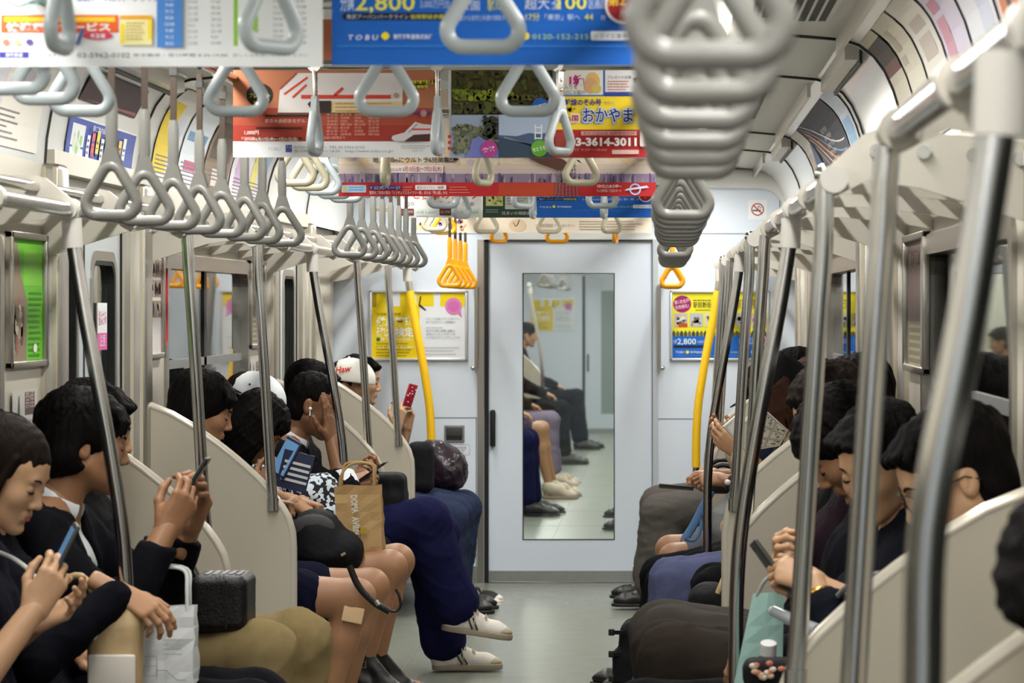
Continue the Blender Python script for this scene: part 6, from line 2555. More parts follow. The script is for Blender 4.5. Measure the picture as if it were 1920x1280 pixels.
# red script on the side of the cap that faces the camera
vs, fs = text_mesh('Haw', 0.03)
pts = []
for x, y, z in vs:
    a = math.radians(-112 + x * 18)
    pts.append(letter_cap.headpt((-0.014 + 0.1312 * math.cos(a), 0.1052 * math.sin(a), 0.060 + 0.046 * y + 0.012 * x)))
b.add(pts, fs, flat((206, 52, 40)))
letter_cap.mbpart('cap_lettering', b)
face_woman = Person(-1, 16.0, 'person in profile with short black hair holding up a red phone beside the end wall', sex='f', head=DP(675, 714, 16.0), yaw=0, pitch=-6, skin='fair', hair='short', seed=9, eyes='open', hs=0.95,
    top=BLACKC, sleeve=-0.3, bottom=('trousers', 'denim', (40, 48, 70)), knees=[DP(872, 952, 16.1), DP(862, 956, 15.9)], ankles=[DP(858, 1098, 16.08), DP(852, 1104, 15.9)], gb=0.026,
    shoes=('sneaker', 'black_trainer', (28, 26, 28), (206, 200, 190)), toes=[(1, 0, 0), (1, -0.05, 0)],
    hands=[dict(w=DP(764, 800, 16.0), d=(0.25, -0.1, 1), back=(0.7, 0.6, 0), pose='hold', hint=(0.2, 0.4, -1)), dict(w=DP(744, 798, 15.82), d=(0.25, 0.1, 1), back=(0.6, -0.8, 0), pose='hold', hint=(0.2, -0.4, -1))])

# ------------------------------------------------------------------ passengers on the right bench
Person(1, 3.05, 'person at the bottom right corner, only blurred dark hair in the picture', sex='f', head=DP(2095, 1112, 3.05), pitch=-42, hair='bob', seed=3, top=('brown_coat', (66, 46, 32)), skin='warm')
glasses_man = Person(1, 5.82, 'person in glasses with cropped black hair behind the near right partition', head=DP(1790, 896, 5.82), yaw=6, pitch=-26, skin='fair', hair='short', seed=8, h=0.007, top=BLACKC, hs=0.98, hands=[dict(w=(0.77, 5.74, 0.68), d=(0.8, -0.5, -0.1), back=(0, 0, 1)), dict(w=(0.77, 5.9, 0.68), d=(0.8, 0.5, -0.1), back=(0, 0, 1))],
    bottom=('trousers', 'black', (20, 20, 22)))
b = MB()
gm = mat('glasses_frame', (26, 22, 22), 0.3)
for q in (1, -1):
    ring = [glasses_man.headpt((0.103 - 0.010 * abs(math.cos(t)) * (1 if math.cos(t) > 0 else -.2), q * (0.034 + 0.024 * math.cos(t)), -0.002 + 0.018 * math.sin(t))) for t in [i * 2 * math.pi / 20 for i in range(20)]]
    b.tube(ring, 0.0016, gm, seg=6, closed=True)
    b.tube([glasses_man.headpt(p) for p in ((0.095, q * 0.058, 0.004), (0.05, q * 0.076, 0.004), (-0.005, q * 0.083, 0.006), (-0.03, q * 0.081, -0.012))], 0.0016, gm, seg=6)
b.tube([glasses_man.headpt(p) for p in ((0.103, 0.010, 0.002), (0.108, 0, 0.004), (0.103, -0.010, 0.002))], 0.0015, gm, seg=6)
glasses_man.mbpart('glasses', b)
teal_woman = Person(1, 6.66, 'person with short black hair and a gold watch looking down over a pale teal bag', sex='f', head=DP(1652, 868, 6.66), yaw=44, pitch=-22, skin='fair', hair='short', seed=5, h=0.007,
    top=('dark_blue', (24, 26, 36)), bottom=('trousers', 'black', (20, 20, 22)), sleeve=0.75, hs=0.93,
    hands=[dict(w=DP(1528, 1092, 6.55), d=(0.85, -0.25, 0.35), back=(-0.2, 0.6, 0.4), pose='phone'), dict(w=DP(1512, 1080, 6.75), d=(0.8, 0.15, 0.55), back=(0.2, -0.5, -0.6), pose='phone')])
Person(1, 7.38, 'person with a mop of black hair bowed deeply between two steel poles on the right', head=DP(1586, 834, 7.38), yaw=8, pitch=-44, skin='tan', hair='fringe', seed=11, h=0.0075, top=('dark_coat', (22, 23, 30)), hs=0.97, hands=[dict(w=(0.77, 7.3, 0.68), d=(0.8, -0.5, -0.1), back=(0, 0, 1)), dict(w=(0.77, 7.46, 0.68), d=(0.8, 0.5, -0.1), back=(0, 0, 1))],
    bottom=('trousers', 'black', (20, 20, 22)))
Person(1, 8.0, 'person with brown hair, pale nose showing, behind the bowed black-haired one', sex='f', head=DP(1556, 772, 8.0), yaw=4, pitch=-18, skin='fair', hair='bob', hairc='dark', seed=6, top=('plum', (44, 32, 40)), hands=[dict(w=(0.93, 7.92, 0.70), d=(0.5, -0.5, -0.1), back=(0, 0, 1)), dict(w=(0.93, 8.08, 0.70), d=(0.5, 0.5, -0.1), back=(0, 0, 1))],
    bottom=('trousers', 'brown_wool', (58, 50, 44)), knees=[DP(1262, 1236, 7.9), DP(1250, 1226, 8.15)], gb=0.03, ankles=[DP(1270, 1590, 7.9), DP(1255, 1575, 8.15)])
Person(1, 8.40, 'person with round black hair nearest the right wall, behind two bowed heads', head=DP(1602, 757, 8.46), pitch=-14, hair='short', seed=12, top=BLACKC, hands=[dict(w=(0.93, 8.38, 0.70), d=(0.5, -0.5, -0.1), back=(0, 0, 1)), dict(w=(0.93, 8.54, 0.70), d=(0.5, 0.5, -0.1), back=(0, 0, 1))],
    bottom=('trousers', 'brown_grey', (62, 58, 54)), knees=[DP(1256, 1200, 8.42), DP(1246, 1190, 8.62)], gb=0.03, ankles=[DP(1266, 1540, 8.42), DP(1252, 1520, 8.62)])
reader = Person(1, 10.75, 'person in a black peaked cap with a brown ponytail reading an open comic magazine', sex='f', head=DP(1456, 742, 10.75), pitch=-20, skin='warm', hair='bob', hairc='brown', seed=4, top=('ecru', (176, 162, 138)),
    sleeve=0.9, bottom=('trousers', 'black', (20, 20, 22)), knees=[(0.68, 10.66, 0.53), (0.68, 10.86, 0.53)], ankles=[(0.80, 10.66, 0.1), (0.80, 10.86, 0.1)],
    hands=[dict(w=DP(1388, 848, 10.55), d=(0.75, -0.1, 0.55), back=(0.1, 0.9, -0.3), pose='relax'), dict(w=DP(1380, 838, 10.95), d=(0.75, 0.1, 0.6), back=(0.2, -0.9, -0.3), pose='relax')])
reader.cap((26, 25, 28), (24, 23, 26), rot=0, nm='black')
b = MB()
b.tube([reader.headpt((-0.085 + 0.012 * math.sin(t), 0.078 + 0.012 * math.sin(t), -0.005 + 0.026 * math.cos(t))) for t in [i * 0.5236 for i in range(12)]], 0.006, flat((206, 150, 50)), seg=8, closed=True)
reader.mbpart('hair_tie', b)
Person(1, 11.38, 'person in faded blue jeans with brown hair parted over the forehead', sex='f', head=DP(1522, 738, 11.4), pitch=-30, skin='warm', hair='fringe', hairc='brown', seed=14, top=('dark_knit', (30, 28, 34)), hands=[dict(w=(0.93, 11.3, 0.70), d=(0.5, -0.5, -0.1), back=(0, 0, 1)), dict(w=(0.93, 11.46, 0.70), d=(0.5, 0.5, -0.1), back=(0, 0, 1))],
    bottom=('trousers', 'faded_denim', (78, 82, 112)), knees=[DP(1268, 1098, 11.2), DP(1262, 1090, 11.5)], ankles=[DP(1232, 1296, 11.15), DP(1236, 1285, 11.45)], gb=0.028, flare=0.03)
Person(1, 12.1, 'person in black trousers hidden behind the magazine reader', head=DP(1474, 750, 12.1), pitch=-14, hair='short', seed=15, top=BLACKC, hands=[dict(w=(0.93, 12.02, 0.70), d=(0.5, -0.5, -0.1), back=(0, 0, 1)), dict(w=(0.93, 12.18, 0.70), d=(0.5, 0.5, -0.1), back=(0, 0, 1))], bottom=('trousers', 'black', (24, 24, 27)),
    knees=[DP(1252, 1092, 11.95), DP(1240, 1082, 12.25)], ankles=[DP(1240, 1250, 11.9), DP(1220, 1240, 12.2)])
watch_person = Person(1, 12.88, 'person with bare knees and a wristwatch, hands folded over a grey cloth bag', sex='f', head=DP(1487, 708, 12.95), pitch=-8, skin='tan', hair='short', seed=16, top=('navy2', (26, 30, 50)), sleeve=0.35,
    bottom=('skirt', 'grey_skirt2', (96, 98, 104)), hem=0.70, knees=[DP(1262, 1046, 12.7), DP(1256, 1030, 12.98)], ankles=[DP(1262, 1224, 12.65), DP(1258, 1205, 12.95)],
    hands=[dict(w=DP(1352, 898, 12.7), d=(1, -0.1, 0.04), back=(0, 0.75, 0.6), pose='hold', hint=(-0.5, 0.5, -1)), dict(w=DP(1338, 888, 12.92), d=(1, 0.25, 0.0), back=(0, -0.2, 1), pose='hold', hint=(-0.5, -0.5, -1))],
    shoes=('pump', 'black_pump', (22, 20, 22), (20, 18, 20)))
Person(1, 15.7, 'person in wide grey trousers and black buckled shoes on the right priority bench', head=DP(1436, 722, 15.8), pitch=-10, hair='short', seed=17, top=('navy', (22, 25, 40)), hands=[dict(w=(0.77, 15.62, 0.68), d=(0.8, -0.5, -0.1), back=(0, 0, 1)), dict(w=(0.77, 15.78, 0.68), d=(0.8, 0.5, -0.1), back=(0, 0, 1))], bottom=('trousers', 'grey_flannel', (84, 80, 76)),
    knees=[DP(1238, 962, 15.55), DP(1236, 948, 15.95)], ankles=[DP(1236, 1100, 15.6), DP(1230, 1086, 16.0)], gb=0.032, flare=0.05, toes=[(1, 0.02, 0), (1, -0.05, 0)], h=0.007)

# ------------------------------------------------------------------ passengers of the next carriage, seen through the end door
for y, lab, kw in ((22.6, 'nearest person of the next carriage, navy trousers at the left of the door window', dict(bottom=('trousers', 'navy_cord', (25, 26, 60)), top=('dark_coat', (22, 23, 30)), knees=[(-0.46, 22.75, 0.53), (-0.48, 22.5, 0.53)], ankles=[(-0.42, 22.75, 0.1), (-0.45, 22.5, 0.1)])),
                   (24.7, 'person with bare legs and pale pumps in the next carriage', dict(sex='f', skin='warm', bottom=('skirt', 'plum_skirt', (70, 56, 72)), top=('plum', (44, 32, 40)), hair='bob', shoes=('pump', 'pale_pump', (196, 180, 160), (150, 130, 110)), knees=[(-0.44, 24.85, 0.53), (-0.46, 24.6, 0.53)], ankles=[(-0.36, 24.85, 0.12), (-0.38, 24.6, 0.12)])),
                   (26.6, 'person with light trousers and silver pumps farther along the next carriage', dict(sex='f', skin='tan', bottom=('trousers', 'lilac', (120, 110, 130)), hair='short', shoes=('pump', 'pale_pump', (196, 180, 160), (150, 130, 110)), knees=[(-0.44, 26.75, 0.53), (-0.45, 26.5, 0.53)])),
                   (30.0, 'person in a dark jacket behind the white partition of the next carriage', dict(bottom=('trousers', 'black', (20, 20, 22)), hair='short')),
                   (33.0, 'person in dark trousers and black shoes farthest along the next carriage', dict(bottom=('trousers', 'navy', (22, 25, 40)), hair='short', knees=[(-0.40, 33.2, 0.54), (-0.42, 32.9, 0.54)], ankles=[(-0.34, 33.2, 0.10), (-0.38, 32.9, 0.1)]))):
    kw.setdefault('top', BLACKC)
    Person(-1, y, lab, head=(-0.90, y, 1.18), h=0.012, **kw)
Person(1, 21.2, 'person of the next carriage, black shoe showing at lower right of the window', head=(0.98, 21.2, 1.18), h=0.012, hair='short', top=BLACKC, bottom=('trousers', 'black', (20, 20, 22)),
    knees=[(0.46, 21.1, 0.55), (0.42, 21.3, 0.56)], ankles=[(0.33, 21.1, 0.10), (0.33, 21.35, 0.16)])
for s, side in ((-1, 'left'), (1, 'right')):
    t = thing('bench_seat', 'bench along the %s wall of the next carriage' % side, 'bench', (s * 0.9, 27, 0))
    b = MB()
    x0, x1 = sorted((s * 0.68, s * 1.16))
    b.box(x0, x1, 18.6, 37.3, 0.34, 0.43, M_seat, bev=0.03)
    b.build('cushion', None, t)
    b = MB()
    x0, x1 = sorted((s * 1.09, s * 1.19))
    b.box(x0, x1, 18.6, 37.3, 0.45, 0.88, M_seat, bev=0.03)
    b.build('backrest', None, t)
    b = MB()
    x0, x1 = sorted((s * 0.80, s * 1.16))
    b.box(x0, x1, 18.6, 37.3, 0.0, 0.33, M_seatbase)
    b.build('heater_box', None, t)
for y in (31.2,):
    partition(-1, y, 'white partition seen through the window of the end door')
t = thing('strap_rail', 'strap rail of the next carriage seen through the end door window', 'rail', (SX_L, 28, SZ))
b = MB()
b.tube([(SX_L, 20, SZ), (SX_L, 37, SZ)], 0.013, M_chrome)
b.build('rail', None, t)
for i in range(6):
    strap('long', M_hgrey, SX_L + 0.03, 28.0 + 0.4 * i, SZ, r7.uniform(-10, 10), '%s strap of the nearer cluster seen through the end door window' % ORD8[i], 'straps of the next carriage')
for i in range(4):
    strap('long', M_hgrey, SX_L + 0.03, 33.0 + 0.4 * i, SZ, r7.uniform(-10, 10), '%s strap of the farther cluster seen through the end door window' % ORD8[i], 'straps of the next carriage')
mid_pole(-1, 26.5, 'first steel pole seen through the end door window')
mid_pole(-1, 31.0, 'second steel pole seen through the end door window')

# ------------------------------------------------------------------ worn extras
b = MB()
p = ear_man.headpt((0.004, -0.083, -0.010))
b.ball(p, 0.0075, M_whiteplastic, seg=10)
b.tube([p, ear_man.headpt((0.012, -0.086, -0.036))], 0.003, M_whiteplastic, seg=8)
ear_man.mbpart('earbud', b)
b = MB()
E, W = ear_man.E[1], ear_man.W[1]
c0, c1 = E + (W - E) * 0.16, E + (W - E) * 0.40
b.tube([Vector(c0), Vector((c0 + c1) / 2), Vector(c1)], [0.058, 0.056, 0.050], cloth('white_shirt', (222, 224, 226)), seg=16)
ear_man.mbpart('shirt_cuff', b)


def watch(p, i, col, face, name='watch'):
    E, W = p.E[i], p.W[i]
    d = (W - E) / np.linalg.norm(W - E)
    c = W - d * 0.035
    u = np.cross(d, (0, 0, 1))
    u /= np.linalg.norm(u)
    w = np.cross(u, d)
    b = MB()
    ring = [Vector(c + u * 0.031 * math.cos(t) + w * 0.026 * math.sin(t)) for t in [q * 0.3927 for q in range(16)]]
    b.tube(ring, 0.0075, col, seg=8, closed=True)
    o = u if i == 0 else -u
    if (p.wor(c + o)[0][1]) > p.wor(c)[0][1]:
        o = -o
    b.ball(Vector(c + o * 0.031), 0.013, face, seg=10)
    p.mbpart(name, b)


watch(teal_woman, 0, mat('gold', (212, 168, 70), 0.25, metal=1.0), mat('gold', (212, 168, 70)))
watch(watch_person, 0, flat((60, 40, 34)), flat((222, 222, 218)))
# plaster on the bare knee
b = MB()
K = curly_man.K[1]
c = K + np.array([-0.005, -0.064, -0.050])
b.box(-0.034, 0.034, -0.003, 0.004, -0.026, 0.026, flat((206, 172, 134), 0.8), bev=0.003, M=Matrix.Translation(Vector(c)) @ Matrix.Rotation(0.2, 4, 'Y') @ Matrix.Rotation(-0.15, 4, 'X'))
curly_man.mbpart('plaster', b)
# boot buckles
for i in (0, 1):
    b = MB()
    A = long_hair.A[i] + np.array([0.01, -0.044, 0.035])
    b.box(A[0] - 0.014, A[0] + 0.014, A[1] - 0.004, A[1] + 0.002, A[2] - 0.012, A[2] + 0.012, M_chrome)
    b.box(A[0] - 0.010, A[0] + 0.010, A[1] - 0.005, A[1] + 0.003, A[2] - 0.008, A[2] + 0.008, M_black)
    long_hair.mbpart('buckle', b)
# ------------------------------------------------------------------ belongings
def soft(name, label, cat, field_fn, lo, hi, m, h=0.006, amp=0.004, freq=40, seed=1, part='body', group=None):
    """A soft object from a distance field, in world coordinates."""
    f = Field(lo, hi, h)
    field_fn(f)
    v, q = f.mesh()
    v = folds(v, q, amp, freq, seed)
    t = thing(name, label, cat, ((lo[0] + hi[0]) / 2, (lo[1] + hi[1]) / 2, lo[2]), group)
    np_mesh(part, v, q, m, t)
    return t


def phone(name, label, c, ax, up, n, case, screen, w=0.07, hgt=0.138, th=0.009):
    """Slab centred at c; ax to its right, up along its height, n out of its screen."""
    t = thing(name, label, 'phone', c)
    M = Matrix.Identity(4)
    up = Vector(up).normalized()
    n = Vector(n)
    n = (n - up * n.dot(up)).normalized()
    ax = up.cross(n)
    for i, a in enumerate((ax, n, up)):
        for j in range(3):
            M[j][i] = a[j]
    M = Matrix.Translation(Vector(c)) @ M
    b = MB()
    b.box(-w / 2, w / 2, -th / 2, th / 2, -hgt / 2, hgt / 2, case, bev=0.0035, M=M)
    b.build('case', None, t)
    b = MB()
    b.box(-w / 2 + 0.004, w / 2 - 0.004, th / 2, th / 2 + 0.0006, -hgt / 2 + 0.010, hgt / 2 - 0.010, screen, M=M)
    b.build('screen', None, t)
    b = MB()
    b.tube([M @ Vector((w * 0.28, -th / 2, hgt * 0.40)), M @ Vector((w * 0.28, -th / 2 - 0.0012, hgt * 0.40))], 0.005, M_black, seg=12)
    b.build('camera_lens', None, t)
    return t, M


S_blue = mat('screen_blue', (90, 130, 170), 0.15, emit=(120, 170, 220), estr=0.35)
S_dark = mat('screen_dark', (18, 20, 24), 0.1)
S_grey = mat('screen_grey', (170, 180, 190), 0.15, emit=(190, 200, 210), estr=0.3)
M_kraft = mat('kraft_paper', (170, 138, 92), 0.75, bump=0.15, bscale=25, var=0.08, vscale=20)
M_whitebag = mat('white_paper', (206, 208, 208), 0.6, bump=0.12, bscale=20, var=0.04, vscale=15)
M_leather = mat('black_leather', (22, 20, 20), 0.42, bump=0.2, bscale=140, spec=0.4)
M_nylon = mat('black_nylon', (20, 20, 23), 0.75, bump=0.2, bscale=400, spec=0.2)

phone('smartphone', 'blue-lit phone held by the passenger at the far left edge', DP(116, 1040, 6.47), (0, 1, 0), (0.42, 0.05, 0.85), (-0.8, -0.25, 0.45), M_dgrey, S_blue)
phone('smartphone', 'phone raised in both hands of the dark-suited passenger', DP(362, 905, 7.56), (0, 1, 0), (0.50, 0.0, 0.82), (-0.85, 0.0, 0.45), mat('phone_dark', (40, 34, 34), 0.3), S_grey)
t, M = phone('smartphone', 'pale blue phone in a navy striped case in front of the long black hair', DP(536, 858, 10.9), (0, 1, 0), (0.45, 0.05, 0.9), (-0.6, -0.7, 0.3), mat('case_navy', (32, 40, 72), 0.5), S_blue, w=0.08)
b = MB()
c = P(556, 878, 10.88)
for q in range(4):
    b.box(-0.045, 0.045, -0.004, 0.0, 0.012 - 0.020 * q, 0.021 - 0.020 * q, flat((206, 208, 210)), M=Matrix.Translation(c) @ Matrix.Rotation(0.25, 4, 'Y'))
b.box(-0.055, 0.05, 0.0, 0.006, -0.075, 0.055, mat('case_navy', (32, 40, 72), 0.5), M=Matrix.Translation(c) @ Matrix.Rotation(0.25, 4, 'Y'))
b.build('case_flap', None, t)
phone('smartphone', 'dark phone held just above the brown paper bag', DP(698, 884, 12.6), (0, 1, 0), (0.80, -0.1, 0.55), (-0.5, 0, 0.85), mat('phone_navy', (30, 32, 44), 0.3), S_dark)
t, M = phone('smartphone', 'red patterned phone held up in front of the end wall', DP(769, 741, 15.9), (0, 1, 0), (0.30, 0.0, 0.95), (-0.75, 0.6, 0.2), mat('case_red', (176, 34, 52), 0.4), S_dark, w=0.062, hgt=0.115)
b = MB()
rr = random.Random(3)
for q in range(16):
    b.ball(M @ Vector((rr.uniform(-0.024, 0.024), -0.0055, rr.uniform(-0.048, 0.048))), 0.0042, flat((226, 206, 206)) if q % 2 else flat((110, 16, 30)), seg=8)
b.build('case_pattern', None, t)
phone('smartphone', 'black phone under the folded hands on the right', DP(1268, 913, 12.66), (0, 1, 0), (-1, 0, 0.08), (0, 0.2, 1), M_black, S_dark)
phone('smartphone', 'phone cupped in the hands above the pale teal bag', DP(1448, 1066, 6.62), (0, 1, 0), (-0.5, 0.1, 0.7), (0.8, 0.2, 0.5), M_dgrey, S_dark)


def paper_bag(label, u0, u1, v0, v1, y, depth, m, handle, hcol, cat='bag', lean=0.0):
    a, c = P(u0, v1, y), P(u1, v0, y)
    t = thing('paper_bag', label, cat, ((a.x + c.x) / 2, y + depth / 2, a.z))
    w, hh = c.x - a.x, c.z - a.z
    b = MB()
    n = 8
    rr = random.Random(int(u0))
    rows = []
    for j in range(n + 1):
        z = a.z + hh * j / n
        k = j / n
        row = []
        pinch = depth * (0.5 - 0.28 * k * (1 if k > 0.35 else k / 0.35))
        cy = y + depth / 2
        sh = lean * k * k
        for fx, fy in ((0, -1), (0.25, -1), (0.5, -1), (0.75, -1), (1, -1), (1.0, 0), (1, 1), (0.75, 1), (0.5, 1), (0.25, 1), (0, 1), (0.0, 0)):
            ix = 0.0
            if fy == 0:
                ix = (0.018 + 0.02 * k) * (1 if fx == 0 else -1)
            row.append((a.x + w * fx + ix + sh + rr.uniform(-0.0025, 0.0025), cy + fy * pinch + rr.uniform(-0.004, 0.004), z + (rr.uniform(-0.003, 0.003) if j == n else 0)))
        rows.append(row)
    vs = [p for r in rows for p in r]
    L = len(rows[0])
    fs = [(j * L + i, j * L + (i + 1) % L, (j + 1) * L + (i + 1) % L, (j + 1) * L + i) for j in range(n) for i in range(L)]
    fs.append(tuple(range(L)))
    b.add(vs, fs, m)
    b.build('sack', None, t)
    if handle:
        for fy in (-1, 1):
            b = MB()
            y2 = y + depth / 2 + fy * depth * 0.22
            x0, x1 = a.x + lean + w * 0.12, a.x + lean + w * 0.86
            b.tube(smooth_path([(x0, y2, c.z - 0.03), (x0 + 0.004, y2, c.z + handle * 0.45), (x0 + w * (0.26 if fy < 0 else 0.12), y2 + 0.01, c.z + handle), (x1 - 0.008, y2 + 0.01, c.z + handle * (0.96)), (x1, y2, c.z + handle * 0.4), (x1, y2, c.z - 0.03)], 5), 0.0045, hcol, seg=8, flat_n=(0, 1, 0), ry=0.6)
            b.build('handle', None, t)
    return t, a, c


t, a, c = paper_bag('white paper carrier bag with faint printing standing on a lap at lower left', 254, 362, 1138, 1300, 7.40, 0.10, M_whitebag, 0.085, flat((214, 216, 216)))
S = Sheet((a.x, 7.398, a.z), (1, 0, 0), (0, 0, 1), 7.4 / F_PX)
S.k = 8
g1 = flat((168, 172, 178))
S.line([(16, 34), (40, 34), (40, 70), (16, 70), (16, 34)], 1.2, g1)
S.line([(16, 52), (40, 52)], 1.0, g1)
S.line([(40, 44), (58, 44), (78, 26), (96, 26)], 1.6, g1)
S.lines(52, 100, 40, 4, 9, 2.5, (182, 186, 190), 4)
S.build('lettering', t)
t, a, c = paper_bag('brown paper carrier bag with upright white letters standing on bare knees', 630, 716, 912, 1040, 11.0, 0.13, M_kraft, 0.075, M_kraft, lean=-0.010)
wl = flat((214, 208, 192))
for wd, x_, y_, len_ in (('DOMA', 30, 112, 34), ('AVIEN', 33, 72, 34), ('II', 38, 24, 11)):
    S = Sheet((a.x - 0.004, 10.995, a.z), (1, 0, 0), (0, 0, 1), 11.0 / F_PX)
    S.k = 24
    S.text(x_, y_, 17, wd, wl, 0.05, width=len_, rot=-84)
    S.build('lettering', t)
S = Sheet((a.x - 0.004, 10.995, a.z), (1, 0, 0), (0, 0, 1), 11.0 / F_PX)
S.k = 24
S.rect(46, 40, 14, 12, (176, 150, 50))
S.build('stamp', t)

# beige and white tote
a, c = P(165, 1300, 7.0), P(250, 1128, 7.0)
t = soft('tote_bag', 'beige and white leather tote with a metal buckle under the dark sleeve at left', 'bag', lambda f: (f.box(((a.x + c.x) / 2, 7.06, (a.z + c.z) / 2 - 0.02), (0.058, 0.05, 0.09), 0.03), f.cone((a.x + 0.02, 7.06, c.z - 0.03), (c.x - 0.02, 7.06, c.z - 0.015), 0.035, 0.035, 0.03)), (a.x - 0.06, 6.95, a.z - 0.06), (c.x + 0.06, 7.18, c.z + 0.06), mat('tote_beige', (186, 160, 118), 0.6, bump=0.1, bscale=90), amp=0.004)
b = MB()
b.box(a.x - 0.002, c.x + 0.004, 6.999, 7.012, a.z - 0.005, a.z + 0.085, mat('tote_white', (212, 206, 196), 0.5), bev=0.006)
b.build('white_panel', None, t)
b = MB()
p = P(158, 1152, 6.99)
b.tube(arc(p, 0.020, 0, 330, 12, (1, 0, 0), (0, 0.2, 1)), 0.0045, mat('brass', (206, 180, 110), 0.25, metal=1.0), seg=8)
b.ball(p + Vector((0.02, 0, -0.03)), (0.012, 0.008, 0.026), mat('tote_white', (212, 206, 196), 0.5))
b.build('buckle', None, t)
b = MB()
b.tube(smooth_path([(a.x + 0.02, 7.05, c.z - 0.02), (a.x - 0.03, 7.08, c.z + 0.05), (a.x - 0.10, 7.1, c.z + 0.02)], 5), 0.008, mat('tote_beige', (186, 160, 118), 0.6), seg=8)
b.build('handle', None, t)
# white strap over the lap of the passenger at the far left
t = thing('shoulder_strap', 'white cord strap across the lap at the far left edge', 'strap', DP(40, 1060, 6.62))
b = MB()
b.tube(smooth_path([DP(0, 1036, 6.66), DP(30, 1050, 6.60), DP(66, 1082, 6.55), DP(80, 1130, 6.55)], 5), 0.005, flat((206, 206, 200)), seg=8)
b.build('cord', None, t)

# boxy black bag
a, c = P(356, 1186, 8.02), P(462, 1080, 8.02)
t = soft('handbag', 'boxy black leather bag standing on the khaki knees', 'bag', lambda f: f.box(((a.x + c.x) / 2, 8.12, (a.z + c.z) / 2), ((c.x - a.x) / 2, 0.10, (c.z - a.z) / 2), 0.022), (a.x - 0.03, 7.99, a.z - 0.03), (c.x + 0.03, 8.26, c.z + 0.03), M_leather, amp=0.002, h=0.005)
b = MB()
for q in range(5):
    x = a.x + 0.03 + 0.02 * q
    b.box(x, x + 0.012, 8.05, 8.16, c.z - 0.001, c.z + 0.004, M_grey, bev=0.002)
b.build('top_piping', None, t)
b = MB()
b.box((a.x + c.x) / 2 + 0.018, (a.x + c.x) / 2 + 0.022, 8.017, 8.022, a.z + 0.01, c.z - 0.01, M_black)
b.build('seam', None, t)
b = MB()
b.tube(smooth_path([(a.x + 0.01, 8.12, c.z - 0.02), (a.x - 0.05, 8.16, c.z + 0.06), (a.x - 0.14, 8.2, c.z + 0.08)], 6), 0.010, M_leather, seg=8)
b.build('strap', None, t)

# black rucksack on the lap of the long-haired passenger, with a looped leash
a, c = P(548, 1084, 10.86), P(660, 962, 10.86)
t = soft('rucksack', 'soft black bag with a grey flap on the lap above the bare knee', 'bag', lambda f: (f.ell(((a.x + c.x) / 2 - 0.01, 10.97, a.z + 0.085), (0.115, 0.12, 0.085), 0.0), f.ell(((a.x + c.x) / 2 - 0.03, 10.97, c.z - 0.07), (0.085, 0.10, 0.075), 0.05), f.ell((c.x - 0.02, 10.95, a.z + 0.08), (0.05, 0.08, 0.07), 0.03)), (a.x - 0.08, 10.80, a.z - 0.05), (c.x + 0.08, 11.13, c.z + 0.05), M_nylon, amp=0.008, freq=38, seed=4)
b = MB()
b.ball(((a.x + c.x) / 2 - 0.035, 10.905, c.z - 0.055), (0.075, 0.03, 0.05), mat('grey_flap', (58, 58, 60), 0.8, bump=0.2, bscale=120), seg=18)
b.build('flap', None, t)
b = MB()
b.tube([P(640, 1041, 10.84), P(648, 1036, 10.84)], 0.006, M_chrome, seg=8)
b.build('zip_pull', None, t)
t = thing('wrist_leash', 'black leather leash looping in front of the bare knees', 'strap', DP(700, 1110, 10.43))
b = MB()
b.tube(smooth_path([DP(655, 1060, 10.43), DP(672, 1098, 10.43), DP(700, 1128, 10.43), DP(730, 1146, 10.43)], 6), 0.011, M_leather, seg=8, flat_n=(0, 1, 0), ry=0.5)
b.build('strap', None, t)
b = MB()
b.tube(smooth_path([DP(716, 1140, 10.43), DP(740, 1146, 10.43), DP(751, 1136, 10.43), DP(748, 1116, 10.43), DP(742, 1104, 10.43)], 6), 0.0045, M_leather, seg=8)
b.build('loop', None, t)
b = MB()
b.tube([DP(704, 1126, 10.43), DP(710, 1134, 10.43)], 0.009, M_chrome, seg=10)
b.build('buckle', None, t)
# patterned cuff bundle
t = soft('patterned_scarf', 'black and white patterned scarf bunched beside the forehead-holding passenger', 'scarf', lambda f: (f.cone(P(566, 930, 11.7), P(606, 918, 11.75), 0.055, 0.05, 0.0), f.cone(P(606, 918, 11.75), P(616, 960, 11.7), 0.05, 0.045, 0.04)), tuple(P(530, 1010, 11.55)), tuple(P(650, 860, 11.9) + Vector((0, 0.05, 0))), mat('pattern_cloth', (60, 62, 68), 0.9), amp=0.010, freq=60)
mp = bpy.data.materials['pattern_cloth']
nt = mp.node_tree
vo = nt.nodes.new('ShaderNodeTexVoronoi')
vo.inputs['Scale'].default_value = 85
tcn = nt.nodes.new('ShaderNodeTexCoord')
nt.links.new(tcn.outputs['Object'], vo.inputs['Vector'])
cr = nt.nodes.new('ShaderNodeValToRGB')
cr.color_ramp.interpolation = 'CONSTANT'
cr.color_ramp.elements[0].color = srgb((24, 25, 30))
cr.color_ramp.elements[1].position = 0.5
cr.color_ramp.elements[1].color = srgb((196, 206, 214))
nt.links.new(vo.outputs['Color'], cr.inputs['Fac'])
nt.links.new(cr.outputs['Color'], nt.nodes['Principled BSDF'].inputs['Base Color'])
for o in white_cap.root.children:
    if o.name.startswith('jacket'):
        o.data.materials[0] = mp

